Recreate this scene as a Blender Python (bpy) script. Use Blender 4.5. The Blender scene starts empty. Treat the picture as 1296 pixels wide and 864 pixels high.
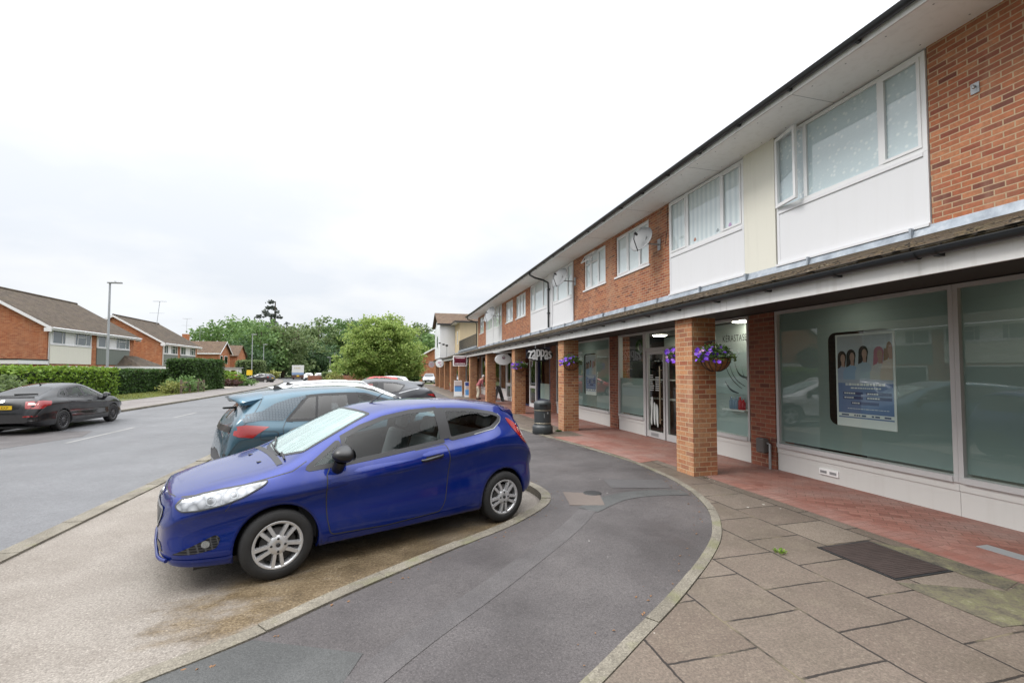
LUMTOP, SUNE, EXPO = 4.8, 1.5, 0.2
import bpy, bmesh, math, random
import numpy as np
from mathutils import Vector, Matrix
random.seed(11); rng = np.random.default_rng(11)
SC = bpy.context.scene; COL = SC.collection
R = math.radians; PI = math.pi

# ------------------------------------------------------------------ node helper
class G:
    def __init__(s, name):
        s.m = bpy.data.materials.new(name); s.m.use_nodes = True
        s.nt = s.m.node_tree; s.nt.nodes.clear()
        s.out = s.nt.nodes.new('ShaderNodeOutputMaterial')
    def n(s, t, **kw):
        nd = s.nt.nodes.new('ShaderNode' + t)
        for k, v in kw.items():
            if k.startswith('_'): setattr(nd, k[1:], v)
            else: s.set(nd.inputs[k.replace('__', ' ')], v)
        return nd
    def set(s, sock, v):
        if isinstance(v, bpy.types.NodeSocket): s.nt.links.new(v, sock)
        else:
            if hasattr(sock.default_value, '__len__') and not isinstance(v, str) and hasattr(v, '__len__') and len(sock.default_value) == 4 and len(v) == 3:
                v = (*v, 1)
            sock.default_value = v
    def math(s, op, a, b=0.0, clamp=False):
        nd = s.nt.nodes.new('ShaderNodeMath'); nd.operation = op; nd.use_clamp = clamp
        s.set(nd.inputs[0], a); s.set(nd.inputs[1], b); return nd.outputs[0]
    def mix(s, f, a, b, mode='MIX'):
        nd = s.nt.nodes.new('ShaderNodeMix'); nd.data_type = 'RGBA'; nd.blend_type = mode
        s.set(nd.inputs[0], f); s.set(nd.inputs[6], a); s.set(nd.inputs[7], b); return nd.outputs[2]
    def ramp(s, f, stops, interp='LINEAR'):
        nd = s.nt.nodes.new('ShaderNodeValToRGB'); cr = nd.color_ramp; cr.interpolation = interp
        while len(cr.elements) < len(stops): cr.elements.new(.5)
        for e, (p, c) in zip(cr.elements, stops):
            e.position = p; e.color = (*c, 1) if len(c) == 3 else c
        s.set(nd.inputs[0], f); return nd.outputs[0]
    def rng(s, f, a, b, c=0., d=1.):
        nd = s.nt.nodes.new('ShaderNodeMapRange')
        for i, v in enumerate((f, a, b, c, d)): s.set(nd.inputs[i], v)
        return nd.outputs[0]
    def uv(s): return s.nt.nodes.new('ShaderNodeUVMap').outputs[0]
    def obj(s): return s.nt.nodes.new('ShaderNodeTexCoord').outputs['Object']
    def pos(s): return s.nt.nodes.new('ShaderNodeNewGeometry').outputs['Position']
    def noise(s, vec, scale, detail=3, rough=.55):
        return s.n('TexNoise', Vector=vec, Scale=scale, Detail=detail, Roughness=rough).outputs['Fac']
    def bump(s, h, strength=.3, dist=.01):
        return s.n('Bump', Height=h, Strength=strength, Distance=dist).outputs[0]
    def bsdf(s, **kw): return s.n('BsdfPrincipled', **kw)
    def fres(s, f0=.045, add=0.):
        ge = s.nt.nodes.new('ShaderNodeNewGeometry'); d = s.nt.nodes.new('ShaderNodeVectorMath'); d.operation = 'DOT_PRODUCT'
        s.nt.links.new(ge.outputs['Incoming'], d.inputs[0]); s.nt.links.new(ge.outputs['Normal'], d.inputs[1])
        c = s.math('SUBTRACT', 1., s.math('ABSOLUTE', d.outputs['Value']), True)
        return s.math('ADD', f0+add, s.math('MULTIPLY', s.math('POWER', c, 5.), 1-f0-add), True)
    def done(s, sh):
        s.nt.links.new(sh if isinstance(sh, bpy.types.NodeSocket) else sh.outputs[0], s.out.inputs[0]); return s.m

def simple(name, col, rough=.6, metal=0., spec=.5, var=.12, vs=3., bump=0., bs=60., coat=0.):
    g = G(name); p = g.pos()
    nz = g.noise(p, vs, 4)
    c = g.mix(nz, tuple(x * (1 - var) for x in col), tuple(min(1, x * (1 + var)) for x in col))
    b = g.bsdf(Base__Color=c, Roughness=rough, Metallic=metal, Specular__IOR__Level=spec, Coat__Weight=coat)
    if bump: g.set(b.inputs['Normal'], g.bump(g.noise(p, bs, 3), bump, .005))
    return g.done(b)

def brickmat(name, hues, mortar, bw=.225, rh=.075, ms=.006, rough=.85, dirt=.25, bump=.5, off=.5):
    g = G(name); uv = g.uv()
    bt = g.n('TexBrick', _offset=off, Vector=uv, Color1=(0, 0, 0), Color2=(1, 1, 1), Mortar=(0.5, .5, .5), Scale=1., Mortar__Size=ms, Mortar__Smooth=.15, Bias=0., Brick__Width=bw, Row__Height=rh)
    st = [(i / (len(hues) - 1), h) for i, h in enumerate(hues)]
    c = g.ramp(bt.outputs[0], st)
    p = g.pos()
    n1 = g.noise(p, 26, 4); c = g.mix(g.rng(n1, .3, .75, 0, .45), c, (.10, .055, .035), 'MIX')
    n2 = g.noise(p, 1.1, 5, .6)
    c = g.mix(g.rng(n2, .42, .72, 0, dirt), c, (.30, .25, .18), 'MIX')
    sk = g.noise(g.n('Mapping', Vector=p, Scale=(2.6, 2.6, .45)).outputs[0], 1., 5, .6)
    c = g.mix(g.rng(sk, .52, .74, 0, .28), c, (.15,.08,.05)); c = g.mix(g.rng(sk, .46, .28, 0, .30), c, (.52,.36,.25))
    m = g.mix(g.noise(p, 40, 2), tuple(x * .8 for x in mortar), mortar)
    c = g.mix(bt.outputs['Fac'], c, m)
    hgt = g.math('ADD', g.math('MULTIPLY', bt.outputs['Fac'], -1.), g.math('MULTIPLY', n1, .4))
    b = g.bsdf(Base__Color=c, Roughness=rough, Specular__IOR__Level=.25, Normal=g.bump(hgt, bump, .008))
    return g.done(b)

# ------------------------------------------------------------------ mesh builder
class MB:
    def __init__(s): s.v = []; s.f = []; s.mi = []; s.uvm = []; s.sm = []
    def face(s, pts, mi=0, uvm=None, sm=False):
        i = len(s.v); s.v += [tuple(p) for p in pts]
        s.f.append(tuple(range(i, i + len(pts)))); s.mi.append(mi); s.uvm.append(uvm); s.sm.append(sm)
    def mesh(s, vs, fs, mi=0, sm=True, uvm=None):
        i = len(s.v); s.v += [tuple(p) for p in vs]
        for f in fs: s.f.append(tuple(i + k for k in f)); s.mi.append(mi); s.uvm.append(uvm); s.sm.append(sm)
    def box(s, x0, x1, y0, y1, z0, z1, mi=0, M=None, skip=''):
        P = [(x0,y0,z0),(x1,y0,z0),(x1,y1,z0),(x0,y1,z0),(x0,y0,z1),(x1,y0,z1),(x1,y1,z1),(x0,y1,z1)]
        if M is not None: P = [tuple(M @ Vector(p)) for p in P]
        F = {'b':(0,3,2,1),'t':(4,5,6,7),'s':(0,1,5,4),'e':(1,2,6,5),'n':(2,3,7,6),'w':(3,0,4,7)}
        s.mesh(P, [f for k, f in F.items() if k not in skip], mi, False)
    def bbox(s, x0, x1, y0, y1, z0, z1, bv=.01, mi=0, M=None):
        """box with chamfered vertical+horizontal edges"""
        bm = bmesh.new(); bmesh.ops.create_cube(bm, size=1)
        for v in bm.verts: v.co = Vector(((x0+x1)/2 + v.co.x*(x1-x0), (y0+y1)/2 + v.co.y*(y1-y0), (z0+z1)/2 + v.co.z*(z1-z0)))
        bmesh.ops.bevel(bm, geom=bm.edges[:], offset=bv, segments=2, affect='EDGES', profile=.5)
        s.bm(bm, mi, M)
    def bm(s, bm, mi=0, M=None, sm=False):
        bm.verts.index_update()
        vs = [v.co.copy() if M is None else M @ v.co for v in bm.verts]
        s.mesh(vs, [[v.index for v in f.verts] for f in bm.faces], mi, sm); bm.free()
    def tube(s, pts, r, n=8, mi=0, caps=True, sm=True):
        pts = [Vector(p) for p in pts]; m = len(pts)
        rs = r if hasattr(r, '__len__') else [r] * m
        vs = []; prev = None
        for i, p in enumerate(pts):
            d = (pts[min(i+1, m-1)] - pts[max(i-1, 0)]).normalized()
            if prev is None:
                a = d.orthogonal().normalized()
            else:
                a = (prev - d * prev.dot(d)).normalized()
            prev = a; b = d.cross(a)
            for k in range(n):
                t = 2 * PI * k / n
                vs.append(p + (a * math.cos(t) + b * math.sin(t)) * rs[i])
        fs = [(i*n+k, i*n+(k+1) % n, (i+1)*n+(k+1) % n, (i+1)*n+k) for i in range(m-1) for k in range(n)]
        s.mesh(vs, fs, mi, sm)
        if caps:
            s.face([vs[k] for k in range(n)][::-1], mi); s.face([vs[(m-1)*n+k] for k in range(n)], mi)
    def lathe(s, prof, n=32, mi=0, M=None, sm=True):
        """prof: (r, h) along local z"""
        vs = []; m = len(prof)
        for (r, h) in prof:
            for k in range(n):
                t = 2*PI*k/n; vs.append(Vector((r*math.cos(t), r*math.sin(t), h)))
        if M is not None: vs = [M @ v for v in vs]
        s.mesh(vs, [(i*n+k, i*n+(k+1) % n, (i+1)*n+(k+1) % n, (i+1)*n+k) for i in range(m-1) for k in range(n)], mi, sm)
    def prism(s, poly, ax, a, b, mi=0):
        """extrude 2D polygon along axis ax from a to b; poly in the two other axes (order x,y,z minus ax)"""
        def P(q, h):
            return (h, q[0], q[1]) if ax == 'x' else (q[0], h, q[1]) if ax == 'y' else (q[0], q[1], h)
        n = len(poly)
        s.face([P(q, a) for q in poly], mi); s.face([P(q, b) for q in poly][::-1], mi)
        for i in range(n):
            s.face([P(poly[i], a), P(poly[i], b), P(poly[(i+1) % n], b), P(poly[(i+1) % n], a)], mi)
    def build(s, name, mats, parent=None, normals=False, local=False):
        me = bpy.data.meshes.new(name); me.from_pydata(s.v, [], s.f)
        if not hasattr(mats, '__len__'): mats = [mats]
        for m in mats: me.materials.append(m)
        me.polygons.foreach_set('material_index', s.mi)
        me.polygons.foreach_set('use_smooth', s.sm)
        me.update()
        if normals:
            bm = bmesh.new(); bm.from_mesh(me); bmesh.ops.recalc_face_normals(bm, faces=bm.faces[:]); bm.to_mesh(me); bm.free()
        uvl = me.uv_layers.new(name='UVMap'); data = uvl.data
        if len(me.polygons) < 60000:
            co = me.vertices
            for p in me.polygons:
                um = s.uvm[p.index] if not normals else None
                nx, ny, nz = (abs(c) for c in p.normal)
                for li in p.loop_indices:
                    c = co[me.loops[li].vertex_index].co
                    if um == 'yx': q = (c.y, c.x * 1.15)
                    elif um == 'xy': q = (c.x, c.y * 1.15)
                    elif nz >= nx and nz >= ny: q = (c.x, c.y)
                    elif nx >= ny: q = (c.y, c.z)
                    else: q = (c.x, c.z)
                    data[li].uv = q
        o = bpy.data.objects.new(name, me); COL.objects.link(o)
        if parent: adopt(o, parent, local)
        return o

def adopt(o, parent, local=False):
    o.parent = parent
    if parent.parent is None and not local:
        o.matrix_parent_inverse = Matrix.LocRotScale(parent.location, parent.rotation_euler, parent.scale).inverted()
def tag(o, label=None, cat=None, group=None, kind=None):
    if label: o['label'] = label
    if cat: o['category'] = cat
    if group: o['group'] = group
    if kind: o['kind'] = kind
    return o
def thing(name, loc, label, cat, rz=0., group=None):
    o = bpy.data.objects.new(name, None); COL.objects.link(o); o.empty_display_size = .3
    o.location = loc; o.rotation_euler = (0, 0, rz); return tag(o, label, cat, group)
def struct(o): o['kind'] = 'structure'; return o
def copy_tree(o, parent=None):
    c = o.copy(); COL.objects.link(c)
    if parent: c.parent = parent; c.matrix_parent_inverse = o.matrix_parent_inverse.copy()
    for ch in list(o.children): copy_tree(ch, c)
    return c
def textmesh(body, size, extrude=.002):
    cu = bpy.data.curves.new('txt', 'FONT'); cu.body = body; cu.size = size; cu.extrude = extrude
    ob = bpy.data.objects.new('txt', cu); COL.objects.link(ob)
    dg = bpy.context.evaluated_depsgraph_get(); dg.update()
    me = bpy.data.meshes.new_from_object(ob.evaluated_get(dg))
    vs = [v.co.copy() for v in me.vertices]; fs = [tuple(p.vertices) for p in me.polygons]
    bpy.data.objects.remove(ob); bpy.data.curves.remove(cu); bpy.data.meshes.remove(me)
    return vs, fs
def catmull(pts, n=8, closed=True):
    out = []; m = len(pts)
    for i in range(m if closed else m-1):
        g = lambda k: pts[k % m] if closed else pts[max(0, min(m-1, k))]
        p0, p1, p2, p3 = (np.array(g(i+k), float) for k in (-1, 0, 1, 2))
        for j in range(n):
            t = j / n
            out.append(tuple(.5*((2*p1)+(-p0+p2)*t+(2*p0-5*p1+4*p2-p3)*t*t+(-p0+3*p1-3*p2+p3)*t**3)))
    if not closed: out.append(tuple(pts[-1]))
    return out
def rpoly(pts, r=.02, n=4):
    """polygon with rounded corners"""
    out = []; m = len(pts)
    for i in range(m):
        a, b, c = (np.array(pts[(i+k) % m], float) for k in (-1, 0, 1))
        la, lc = np.linalg.norm(a-b), np.linalg.norm(c-b)
        q = min(r, la*.45, lc*.45)
        p0 = b+(a-b)/la*q; p2 = b+(c-b)/lc*q
        for j in range(n+1):
            t = j/n; out.append(tuple((1-t)**2*p0+2*t*(1-t)*b+t*t*p2))
    return out
def dens(poly, step=.04, closed=True):
    out = []; m = len(poly)
    for i in range(m if closed else m-1):
        a, b = np.array(poly[i], float), np.array(poly[(i+1) % m], float)
        k = max(1, int(np.linalg.norm(b-a)/step))
        out += [tuple(a+(b-a)*j/k) for j in range(k)]
    if not closed: out.append(tuple(poly[-1]))
    return out
def area2(p): return sum(p[i][0]*p[(i+1) % len(p)][1]-p[(i+1) % len(p)][0]*p[i][1] for i in range(len(p)))/2
def offset_poly(poly, d):
    """positive = outward"""
    p = [np.array(q, float) for q in poly]; m = len(p); s = 1 if area2(poly) > 0 else -1
    out = []
    for i in range(m):
        a, b, c = p[i-1], p[i], p[(i+1) % m]
        e1 = b-a; e2 = c-b
        n1 = np.array((e1[1], -e1[0]))/(np.linalg.norm(e1)+1e-9); n2 = np.array((e2[1], -e2[0]))/(np.linalg.norm(e2)+1e-9)
        nn = n1+n2; l = np.linalg.norm(nn); nn = nn/l if l > 1e-6 else n1
        k = 1/max(.5, float(nn@n1))
        out.append(tuple(b+nn*s*d*k))
    return out
def inside(poly, x, y):
    c = False; m = len(poly)
    for i in range(m):
        x1, y1 = poly[i]; x2, y2 = poly[(i+1) % m]
        if (y1 > y) != (y2 > y) and x < (x2-x1)*(y-y1)/(y2-y1)+x1: c = not c
    return c
def pchip(xs, ys):
    xs = np.array(xs, float); ys = np.array(ys, float); h = np.diff(xs); d = np.diff(ys)/h
    m = np.zeros(len(xs)); m[0] = d[0]; m[-1] = d[-1]
    for i in range(1, len(xs)-1):
        if d[i-1]*d[i] > 0:
            w1 = 2*h[i]+h[i-1]; w2 = h[i]+2*h[i-1]; m[i] = (w1+w2)/(w1/d[i-1]+w2/d[i])
    def f(x):
        x = np.clip(x, xs[0], xs[-1]); i = np.clip(np.searchsorted(xs, x)-1, 0, len(h)-1)
        t = (x-xs[i])/h[i]
        return (2*t**3-3*t**2+1)*ys[i]+(t**3-2*t**2+t)*h[i]*m[i]+(-2*t**3+3*t**2)*ys[i+1]+(t**3-t**2)*h[i]*m[i+1]
    return f
# ------------------------------------------------------------------ materials
M = {}
M['brick'] = brickmat('parade_brick', [(.17,.055,.045),(.35,.10,.055),(.49,.17,.08),(.25,.078,.054),(.53,.22,.11),(.40,.12,.064),(.53,.215,.11),(.46,.155,.075),(.31,.09,.06)], (.52,.38,.25), ms=.007, bw=.195, rh=.067, dirt=.15, bump=.8)
M['pillar'] = brickmat('pillar_brick', [(.44,.155,.07),(.60,.29,.135),(.38,.115,.06),(.58,.29,.14),(.53,.22,.10),(.33,.12,.068),(.57,.26,.12),(.46,.175,.08)], (.56,.41,.26), ms=.007, rh=.08, dirt=.2, off=.35, bump=.7)
M['pier'] = brickmat('dark_pier_brick', [(.26,.075,.05),(.36,.115,.07),(.17,.06,.05),(.38,.14,.085),(.28,.08,.055)], (.36,.25,.17), ms=.007, rh=.08, dirt=.1)
M['hbrick'] = brickmat('house_brick', [(.42,.12,.05),(.54,.19,.08),(.34,.085,.04),(.50,.17,.075),(.58,.25,.12)], (.48,.30,.18), dirt=.2)

def tiles(name, cols, w=.27, r=.16, moss=.4):
    g = G(name); uv = g.uv()
    bt = g.n('TexBrick', _offset=.5, Vector=uv, Color1=(0,0,0), Color2=(1,1,1), Mortar=(.2,.2,.2), Scale=1., Mortar__Size=.010, Mortar__Smooth=.4, Brick__Width=w, Row__Height=r)
    c = g.ramp(bt.outputs[0], [(i/(len(cols)-1), k) for i, k in enumerate(cols)])
    p = g.pos(); n = g.noise(p, 2.2, 5, .65); c = g.mix(g.rng(n, .45, .75, 0, moss), c, (.10,.085,.03))
    n2 = g.noise(p, 14, 3); c = g.mix(g.rng(n2, .58, .72, 0, .5), c, (.24,.21,.16))
    c = g.mix(bt.outputs['Fac'], c, (.03,.025,.02))
    b = g.bsdf(Base__Color=c, Roughness=.9, Specular__IOR__Level=.2, Normal=g.bump(g.math('MULTIPLY', bt.outputs['Fac'], -1.), .8, .02))
    return g.done(b)
M['tile'] = tiles('canopy_tiles', [(.07,.05,.034),(.105,.074,.047),(.05,.04,.029),(.088,.062,.042)], .25, .09, .45)
M['rtile'] = tiles('house_roof_tiles', [(.075,.056,.044),(.10,.078,.06),(.058,.046,.037),(.085,.066,.053)], .30, .30, .25)
M['rtile2'] = tiles('brown_roof_tiles', [(.115,.075,.055),(.145,.10,.07),(.095,.063,.05)], .30, .28, .3)

def weath(name, col, rough=.5, streak=.25, dirt=(.35,.32,.27), spec=.4):
    g = G(name); p = g.pos()
    mp = g.n('Mapping', Vector=p, Scale=(9, 9, .7)).outputs[0]
    s1 = g.rng(g.noise(mp, 1, 4, .6), .5, .8, 0, streak)
    s2 = g.rng(g.noise(p, 2.5, 5, .6), .5, .8, 0, streak*.7)
    c = g.mix(s1, col, dirt); c = g.mix(s2, c, tuple(x*.85 for x in col))
    return g.done(g.bsdf(Base__Color=c, Roughness=rough, Specular__IOR__Level=spec, Normal=g.bump(g.noise(p, 35, 3), .05, .004)))
M['upvc'] = weath('white_upvc', (.76,.76,.77), .3, .06)
M['panel'] = weath('white_panel', (.72,.72,.74), .35, .06)
M['cream'] = weath('cream_render', (.72,.70,.62), .7, .15)
M['soffit'] = weath('white_soffit', (.92,.92,.91), .5, .16)
M['fascia'] = weath('grey_white_fascia', (.72,.71,.70), .5, .42)
M['plinth'] = weath('grey_white_plinth', (.62,.62,.60), .4, .12)
M['alu'] = weath('silver_shop_frame', (.52,.52,.52), .35, .1)
M['beige'] = weath('beige_render', (.55,.44,.28), .85, .25)
M['timber'] = weath('white_weatherboard', (.78,.79,.82), .5, .12)
M['gutter'] = simple('black_gutter', (.018,.020,.022), .35, 0, .5, .2, 6)
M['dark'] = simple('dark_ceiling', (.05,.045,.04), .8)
M['black'] = simple('black_plastic', (.02,.02,.021), .45)
M['bin'] = simple('bin_plastic', (.035,.040,.043), .42, bump=.1, bs=90)
M['grey'] = simple('grey_metal', (.33,.34,.35), .45, .3)
M['galv'] = simple('galvanised_post', (.36,.38,.40), .5, .4)
M['white'] = simple('plain_white', (.86,.86,.86), .45, var=.04)
M['maroon'] = simple('maroon_sign', (.15,.008,.03), .4)
M['greenclad'] = weath('grey_green_cladding', (.16,.18,.16), .6, .2)
M['wood'] = simple('weathered_wood', (.16,.12,.09), .85, var=.3, vs=12)
M['bark'] = simple('bark', (.075,.055,.04), .95, var=.4, vs=8, bump=.6, bs=20)
M['net'] = simple('net_curtain', (.86,.88,.90), .9, var=.10, vs=9)
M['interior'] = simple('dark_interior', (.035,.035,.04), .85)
M['roomwall'] = simple('pale_room_wall', (.60,.67,.65), .8, var=.06)
M['bluepaint'] = simple('navy_shop_paint', (.02,.03,.09), .4)
M['yellow'] = simple('yellow_sign', (.75,.50,.03), .5)
g = G('lead_flashing'); p = g.pos()
c = g.ramp(g.noise(p, 5, 5, .65), [(.3,(.22,.25,.29)),(.55,(.36,.40,.45)),(.75,(.55,.57,.60))])
M['lead'] = g.done(g.bsdf(Base__Color=c, Roughness=.5, Metallic=.25, Normal=g.bump(g.noise(p, 8, 3), .4, .01)))
g = G('floral_net_curtain'); uv = g.uv()
vo = g.n('TexVoronoi', Vector=uv, Scale=13.).outputs['Distance']
nz = g.noise(uv, 30, 3)
f = g.math('ADD', g.rng(vo, .08, .42, 1, 0), g.math('MULTIPLY', nz, .5))
M['lace'] = g.done(g.bsdf(Base__Color=g.ramp(f, [(.2,(.64,.71,.75)),(.7,(.74,.79,.82)),(1,(.88,.90,.91))]), Roughness=.9))
g = G('drape_curtain'); uv = g.uv()
w = g.n('TexWave', Vector=uv, Scale=2.2, Distortion=1.2, Detail=2.).outputs['Fac']
M['drape'] = g.done(g.bsdf(Base__Color=g.ramp(w, [(0,(.70,.74,.77)),(1,(.90,.91,.92))]), Roughness=.9))

def clear_glass(name, tint=(.80,.88,.86), ior=1.5, rough=.01, boost=0.):
    g = G(name)
    fr = g.fres(((ior-1)/(ior+1))**2, boost)
    tr = g.n('BsdfTransparent', Color=tint); gl = g.n('BsdfGlossy', Color=(1,1,1), Roughness=rough)
    mx = g.n('MixShader'); g.set(mx.inputs[0], fr)
    g.nt.links.new(tr.outputs[0], mx.inputs[1]); g.nt.links.new(gl.outputs[0], mx.inputs[2])
    return g.done(mx)
def misted_glass(name):
    g = G(name); p = g.obj(); fr = g.fres(.05, .05)
    st = g.noise(g.n('Mapping', Vector=p, Scale=(1.2, 26, 1.2)).outputs[0], 1., 4, .6)
    tr = g.n('BsdfTransparent', Color=(.62,.78,.74)); df = g.n('BsdfDiffuse', Color=(.50,.66,.62)); gl = g.n('BsdfGlossy', Color=(1,1,1), Roughness=.05)
    a = g.n('MixShader', Fac=g.rng(st, .35, .65, .34, .62)); g.nt.links.new(tr.outputs[0], a.inputs[1]); g.nt.links.new(df.outputs[0], a.inputs[2])
    mx = g.n('MixShader', Fac=fr); g.nt.links.new(a.outputs[0], mx.inputs[1]); g.nt.links.new(gl.outputs[0], mx.inputs[2]); return g.done(mx)
M['glass'] = clear_glass('window_glass', (.90,.94,.94), 1.55, .005, .05)
M['shopglass'] = clear_glass('shop_glass', (.86,.95,.92), 1.5, .004, .02)
M['carglass'] = clear_glass('car_glass', (.72,.78,.76), 1.5, .01, .0)
M['screenglass'] = misted_glass('windscreen_glass')
M['darkglass'] = clear_glass('privacy_glass', (.10,.11,.12), 1.5, .01, .05)
g = G('frosted_teal_film'); p = g.pos()
sp = g.n('SeparateXYZ', Vector=p).outputs
c = g.mix(g.noise(p, .8, 3), (.31,.375,.372), (.36,.43,.425))
df = g.n('BsdfDiffuse', Color=c); tl = g.n('BsdfTranslucent', Color=c); mx = g.n('MixShader', Fac=.4); g.nt.links.new(df.outputs[0], mx.inputs[1]); g.nt.links.new(tl.outputs[0], mx.inputs[2])
M['film'] = g.done(mx)

def ground_mat(name, cols, scale, fine, rough=(.55,.9), bump=.35, specks=None, wet=0., grain=1.):
    g = G(name); p = g.obj()
    n1 = g.noise(p, scale, 6, .62)
    c = g.ramp(n1, [(.36, cols[0]), (.5, cols[1]), (.64, cols[2])])
    n2 = g.noise(p, fine, 2, .7)
    c = g.mix(g.rng(n2, .35, .65, 0, .55*grain), c, tuple(x*.45 for x in cols[0]))
    vo = g.n('TexVoronoi', Vector=p, Scale=fine*.55)
    c = g.mix(g.math('MULTIPLY', g.math('LESS_THAN', vo.outputs['Distance'], .20), .30*grain), c, tuple(min(1, x*1.6) for x in cols[2]))
    n6 = g.noise(p, fine*.42, 3, .75); c = g.mix(g.rng(n6, .52, .66, 0, .40*grain), c, tuple(x*.40 for x in cols[0]))
    if specks:
        vs = g.n('TexVoronoi', Vector=p, Scale=specks, Randomness=1.)
        c = g.mix(g.math('LESS_THAN', vs.outputs['Distance'], .028), c, (.42,.41,.38))
    r = g.rng(g.noise(p, scale*1.7, 4), .35, .65, rough[0], rough[1])
    b = g.bsdf(Base__Color=c, Roughness=r, Specular__IOR__Level=.4, Normal=g.bump(g.math('ADD', n2, g.math('MULTIPLY', vo.outputs['Distance'], .6)), bump, .006))
    return g, b, c, p
g, b, c, p = ground_mat('lane_asphalt', [(.058,.051,.050),(.083,.074,.073),(.108,.097,.095)], .9, 90, (.5,.75), .5, 3.1)
M['lane'] = g.done(b)
g, b, c, p = ground_mat('lane_patch_asphalt', [(.073,.066,.066),(.096,.088,.087),(.116,.106,.105)], 1.4, 120, (.55,.8), .5)
M['patch'] = g.done(b)
g, b, c, p = ground_mat('dark_patch_asphalt', [(.062,.063,.061),(.08,.081,.079),(.098,.099,.097)], 1.4, 120, (.5,.7), .4)
M['patchdark'] = g.done(b)
g, b, c, p = ground_mat('road_asphalt', [(.115,.115,.12),(.145,.146,.152),(.175,.176,.184)], .35, 60, (.38,.62), .55)
mp = g.n('Mapping', Vector=p, Scale=(1.3, .10, 1)).outputs[0]
c2 = g.mix(g.rng(g.noise(mp, 1., 4, .6), .52, .72, 0, .28), c, (.085,.082,.085)); c2 = g.mix(g.rng(g.noise(p, 5., 5, .7), .4, .62, 0, .4), c2, (.10,.10,.105))
g.set(b.inputs['Base Color'], c2); M['road'] = g.done(b)
# forecourt: pale exposed-aggregate concrete with brown damp stains
g, b, c, p = ground_mat('forecourt_concrete', [(.20,.173,.147),(.262,.233,.203),(.325,.295,.26)], .8, 62, (.6,.85), .7, None, 0, 1.0)
mp = g.n('Mapping', Vector=p, Rotation=(0,0,-.4), Scale=(1., 1.7, 1)).outputs[0]
st = g.noise(mp, 1.5, 8, .66)
sx = g.n('SeparateXYZ', Vector=p).outputs
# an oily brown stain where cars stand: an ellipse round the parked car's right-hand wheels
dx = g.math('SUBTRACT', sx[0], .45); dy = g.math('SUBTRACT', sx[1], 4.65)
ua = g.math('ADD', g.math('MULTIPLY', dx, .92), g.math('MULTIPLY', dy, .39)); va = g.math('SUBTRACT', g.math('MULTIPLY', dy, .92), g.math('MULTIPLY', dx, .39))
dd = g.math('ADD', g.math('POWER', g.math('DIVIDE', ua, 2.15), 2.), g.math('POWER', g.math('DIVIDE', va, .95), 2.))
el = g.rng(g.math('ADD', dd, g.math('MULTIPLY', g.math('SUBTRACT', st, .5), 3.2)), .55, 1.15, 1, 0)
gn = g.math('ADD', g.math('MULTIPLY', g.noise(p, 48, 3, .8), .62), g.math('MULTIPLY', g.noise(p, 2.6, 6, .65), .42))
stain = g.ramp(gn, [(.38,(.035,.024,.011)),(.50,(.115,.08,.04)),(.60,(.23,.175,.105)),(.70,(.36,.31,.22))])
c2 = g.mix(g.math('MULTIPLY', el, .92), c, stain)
c2 = g.mix(g.rng(g.noise(p, .55, 5, .6), .52, .68, 0, .35), c2, (.24,.215,.19))
fine = g.noise(p, 75, 2, .7); c2 = g.mix(g.rng(fine, .3, .6, .45, 0), c2, (.06,.045,.03))
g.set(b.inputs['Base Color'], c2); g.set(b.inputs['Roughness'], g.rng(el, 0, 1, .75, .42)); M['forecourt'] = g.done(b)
# slabs
g = G('paving_slabs'); p = g.obj(); sx = g.n('SeparateXYZ', Vector=p).outputs
wob = g.math('ADD', g.math('MULTIPLY', g.math('SUBTRACT', g.noise(p, 2., 2), .5), .03), g.math('MULTIPLY', g.math('SUBTRACT', g.noise(p, 22., 3), .5), .014))
q = g.n('CombineXYZ', X=g.math('ADD', sx[1], wob), Y=g.math('ADD', g.math('ADD', sx[0], .35), wob)).outputs[0]
bt = g.n('TexBrick', _offset=.5, Vector=q, Color1=(0,0,0), Color2=(1,1,1), Mortar=(.5,.5,.5), Scale=1., Mortar__Size=.0095, Mortar__Smooth=.35, Brick__Width=.61, Row__Height=.65)
c = g.ramp(bt.outputs[0], [(0,(.115,.086,.066)),(.35,(.15,.118,.094)),(.6,(.134,.103,.082)),(.88,(.168,.134,.108)),(1,(.195,.158,.125))])
n1 = g.noise(p, 1.4, 6, .65); c = g.mix(g.rng(n1, .44, .66, 0, .5), c, (.105,.088,.066))
n3 = g.noise(p, 3.7, 5, .6); c = g.mix(g.rng(n3, .54, .68, 0, .30), c, (.20,.165,.125))
n4 = g.noise(p, 70, 3, .75); c = g.mix(g.rng(n4, .42, .60, 0, .55), c, (.06,.048,.038)); c = g.mix(g.rng(g.noise(p, 48, 2, .7), .58, .68, 0, .35), c, (.26,.22,.17))
vs = g.n('TexVoronoi', Vector=p, Scale=7., Randomness=1.)
c = g.mix(g.math('MULTIPLY', g.math('LESS_THAN', vs.outputs['Distance'], g.rng(g.noise(p, 1.1, 2), .5, .75, 0., .16)), .8), c, (.52,.50,.45))
mo = g.mix(g.rng(g.noise(p, 2.5, 3), .54, .64, 0, 1), (.025,.02,.017), (.14,.115,.075))
c = g.mix(bt.outputs['Fac'], c, mo)
hh = g.math('SUBTRACT', g.math('MULTIPLY', n4, .25), bt.outputs['Fac'])
M['slab'] = g.done(g.bsdf(Base__Color=c, Roughness=g.rng(n1, .35, .65, .8, .5), Specular__IOR__Level=.35, Normal=g.bump(hh, .6, .008)))
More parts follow.
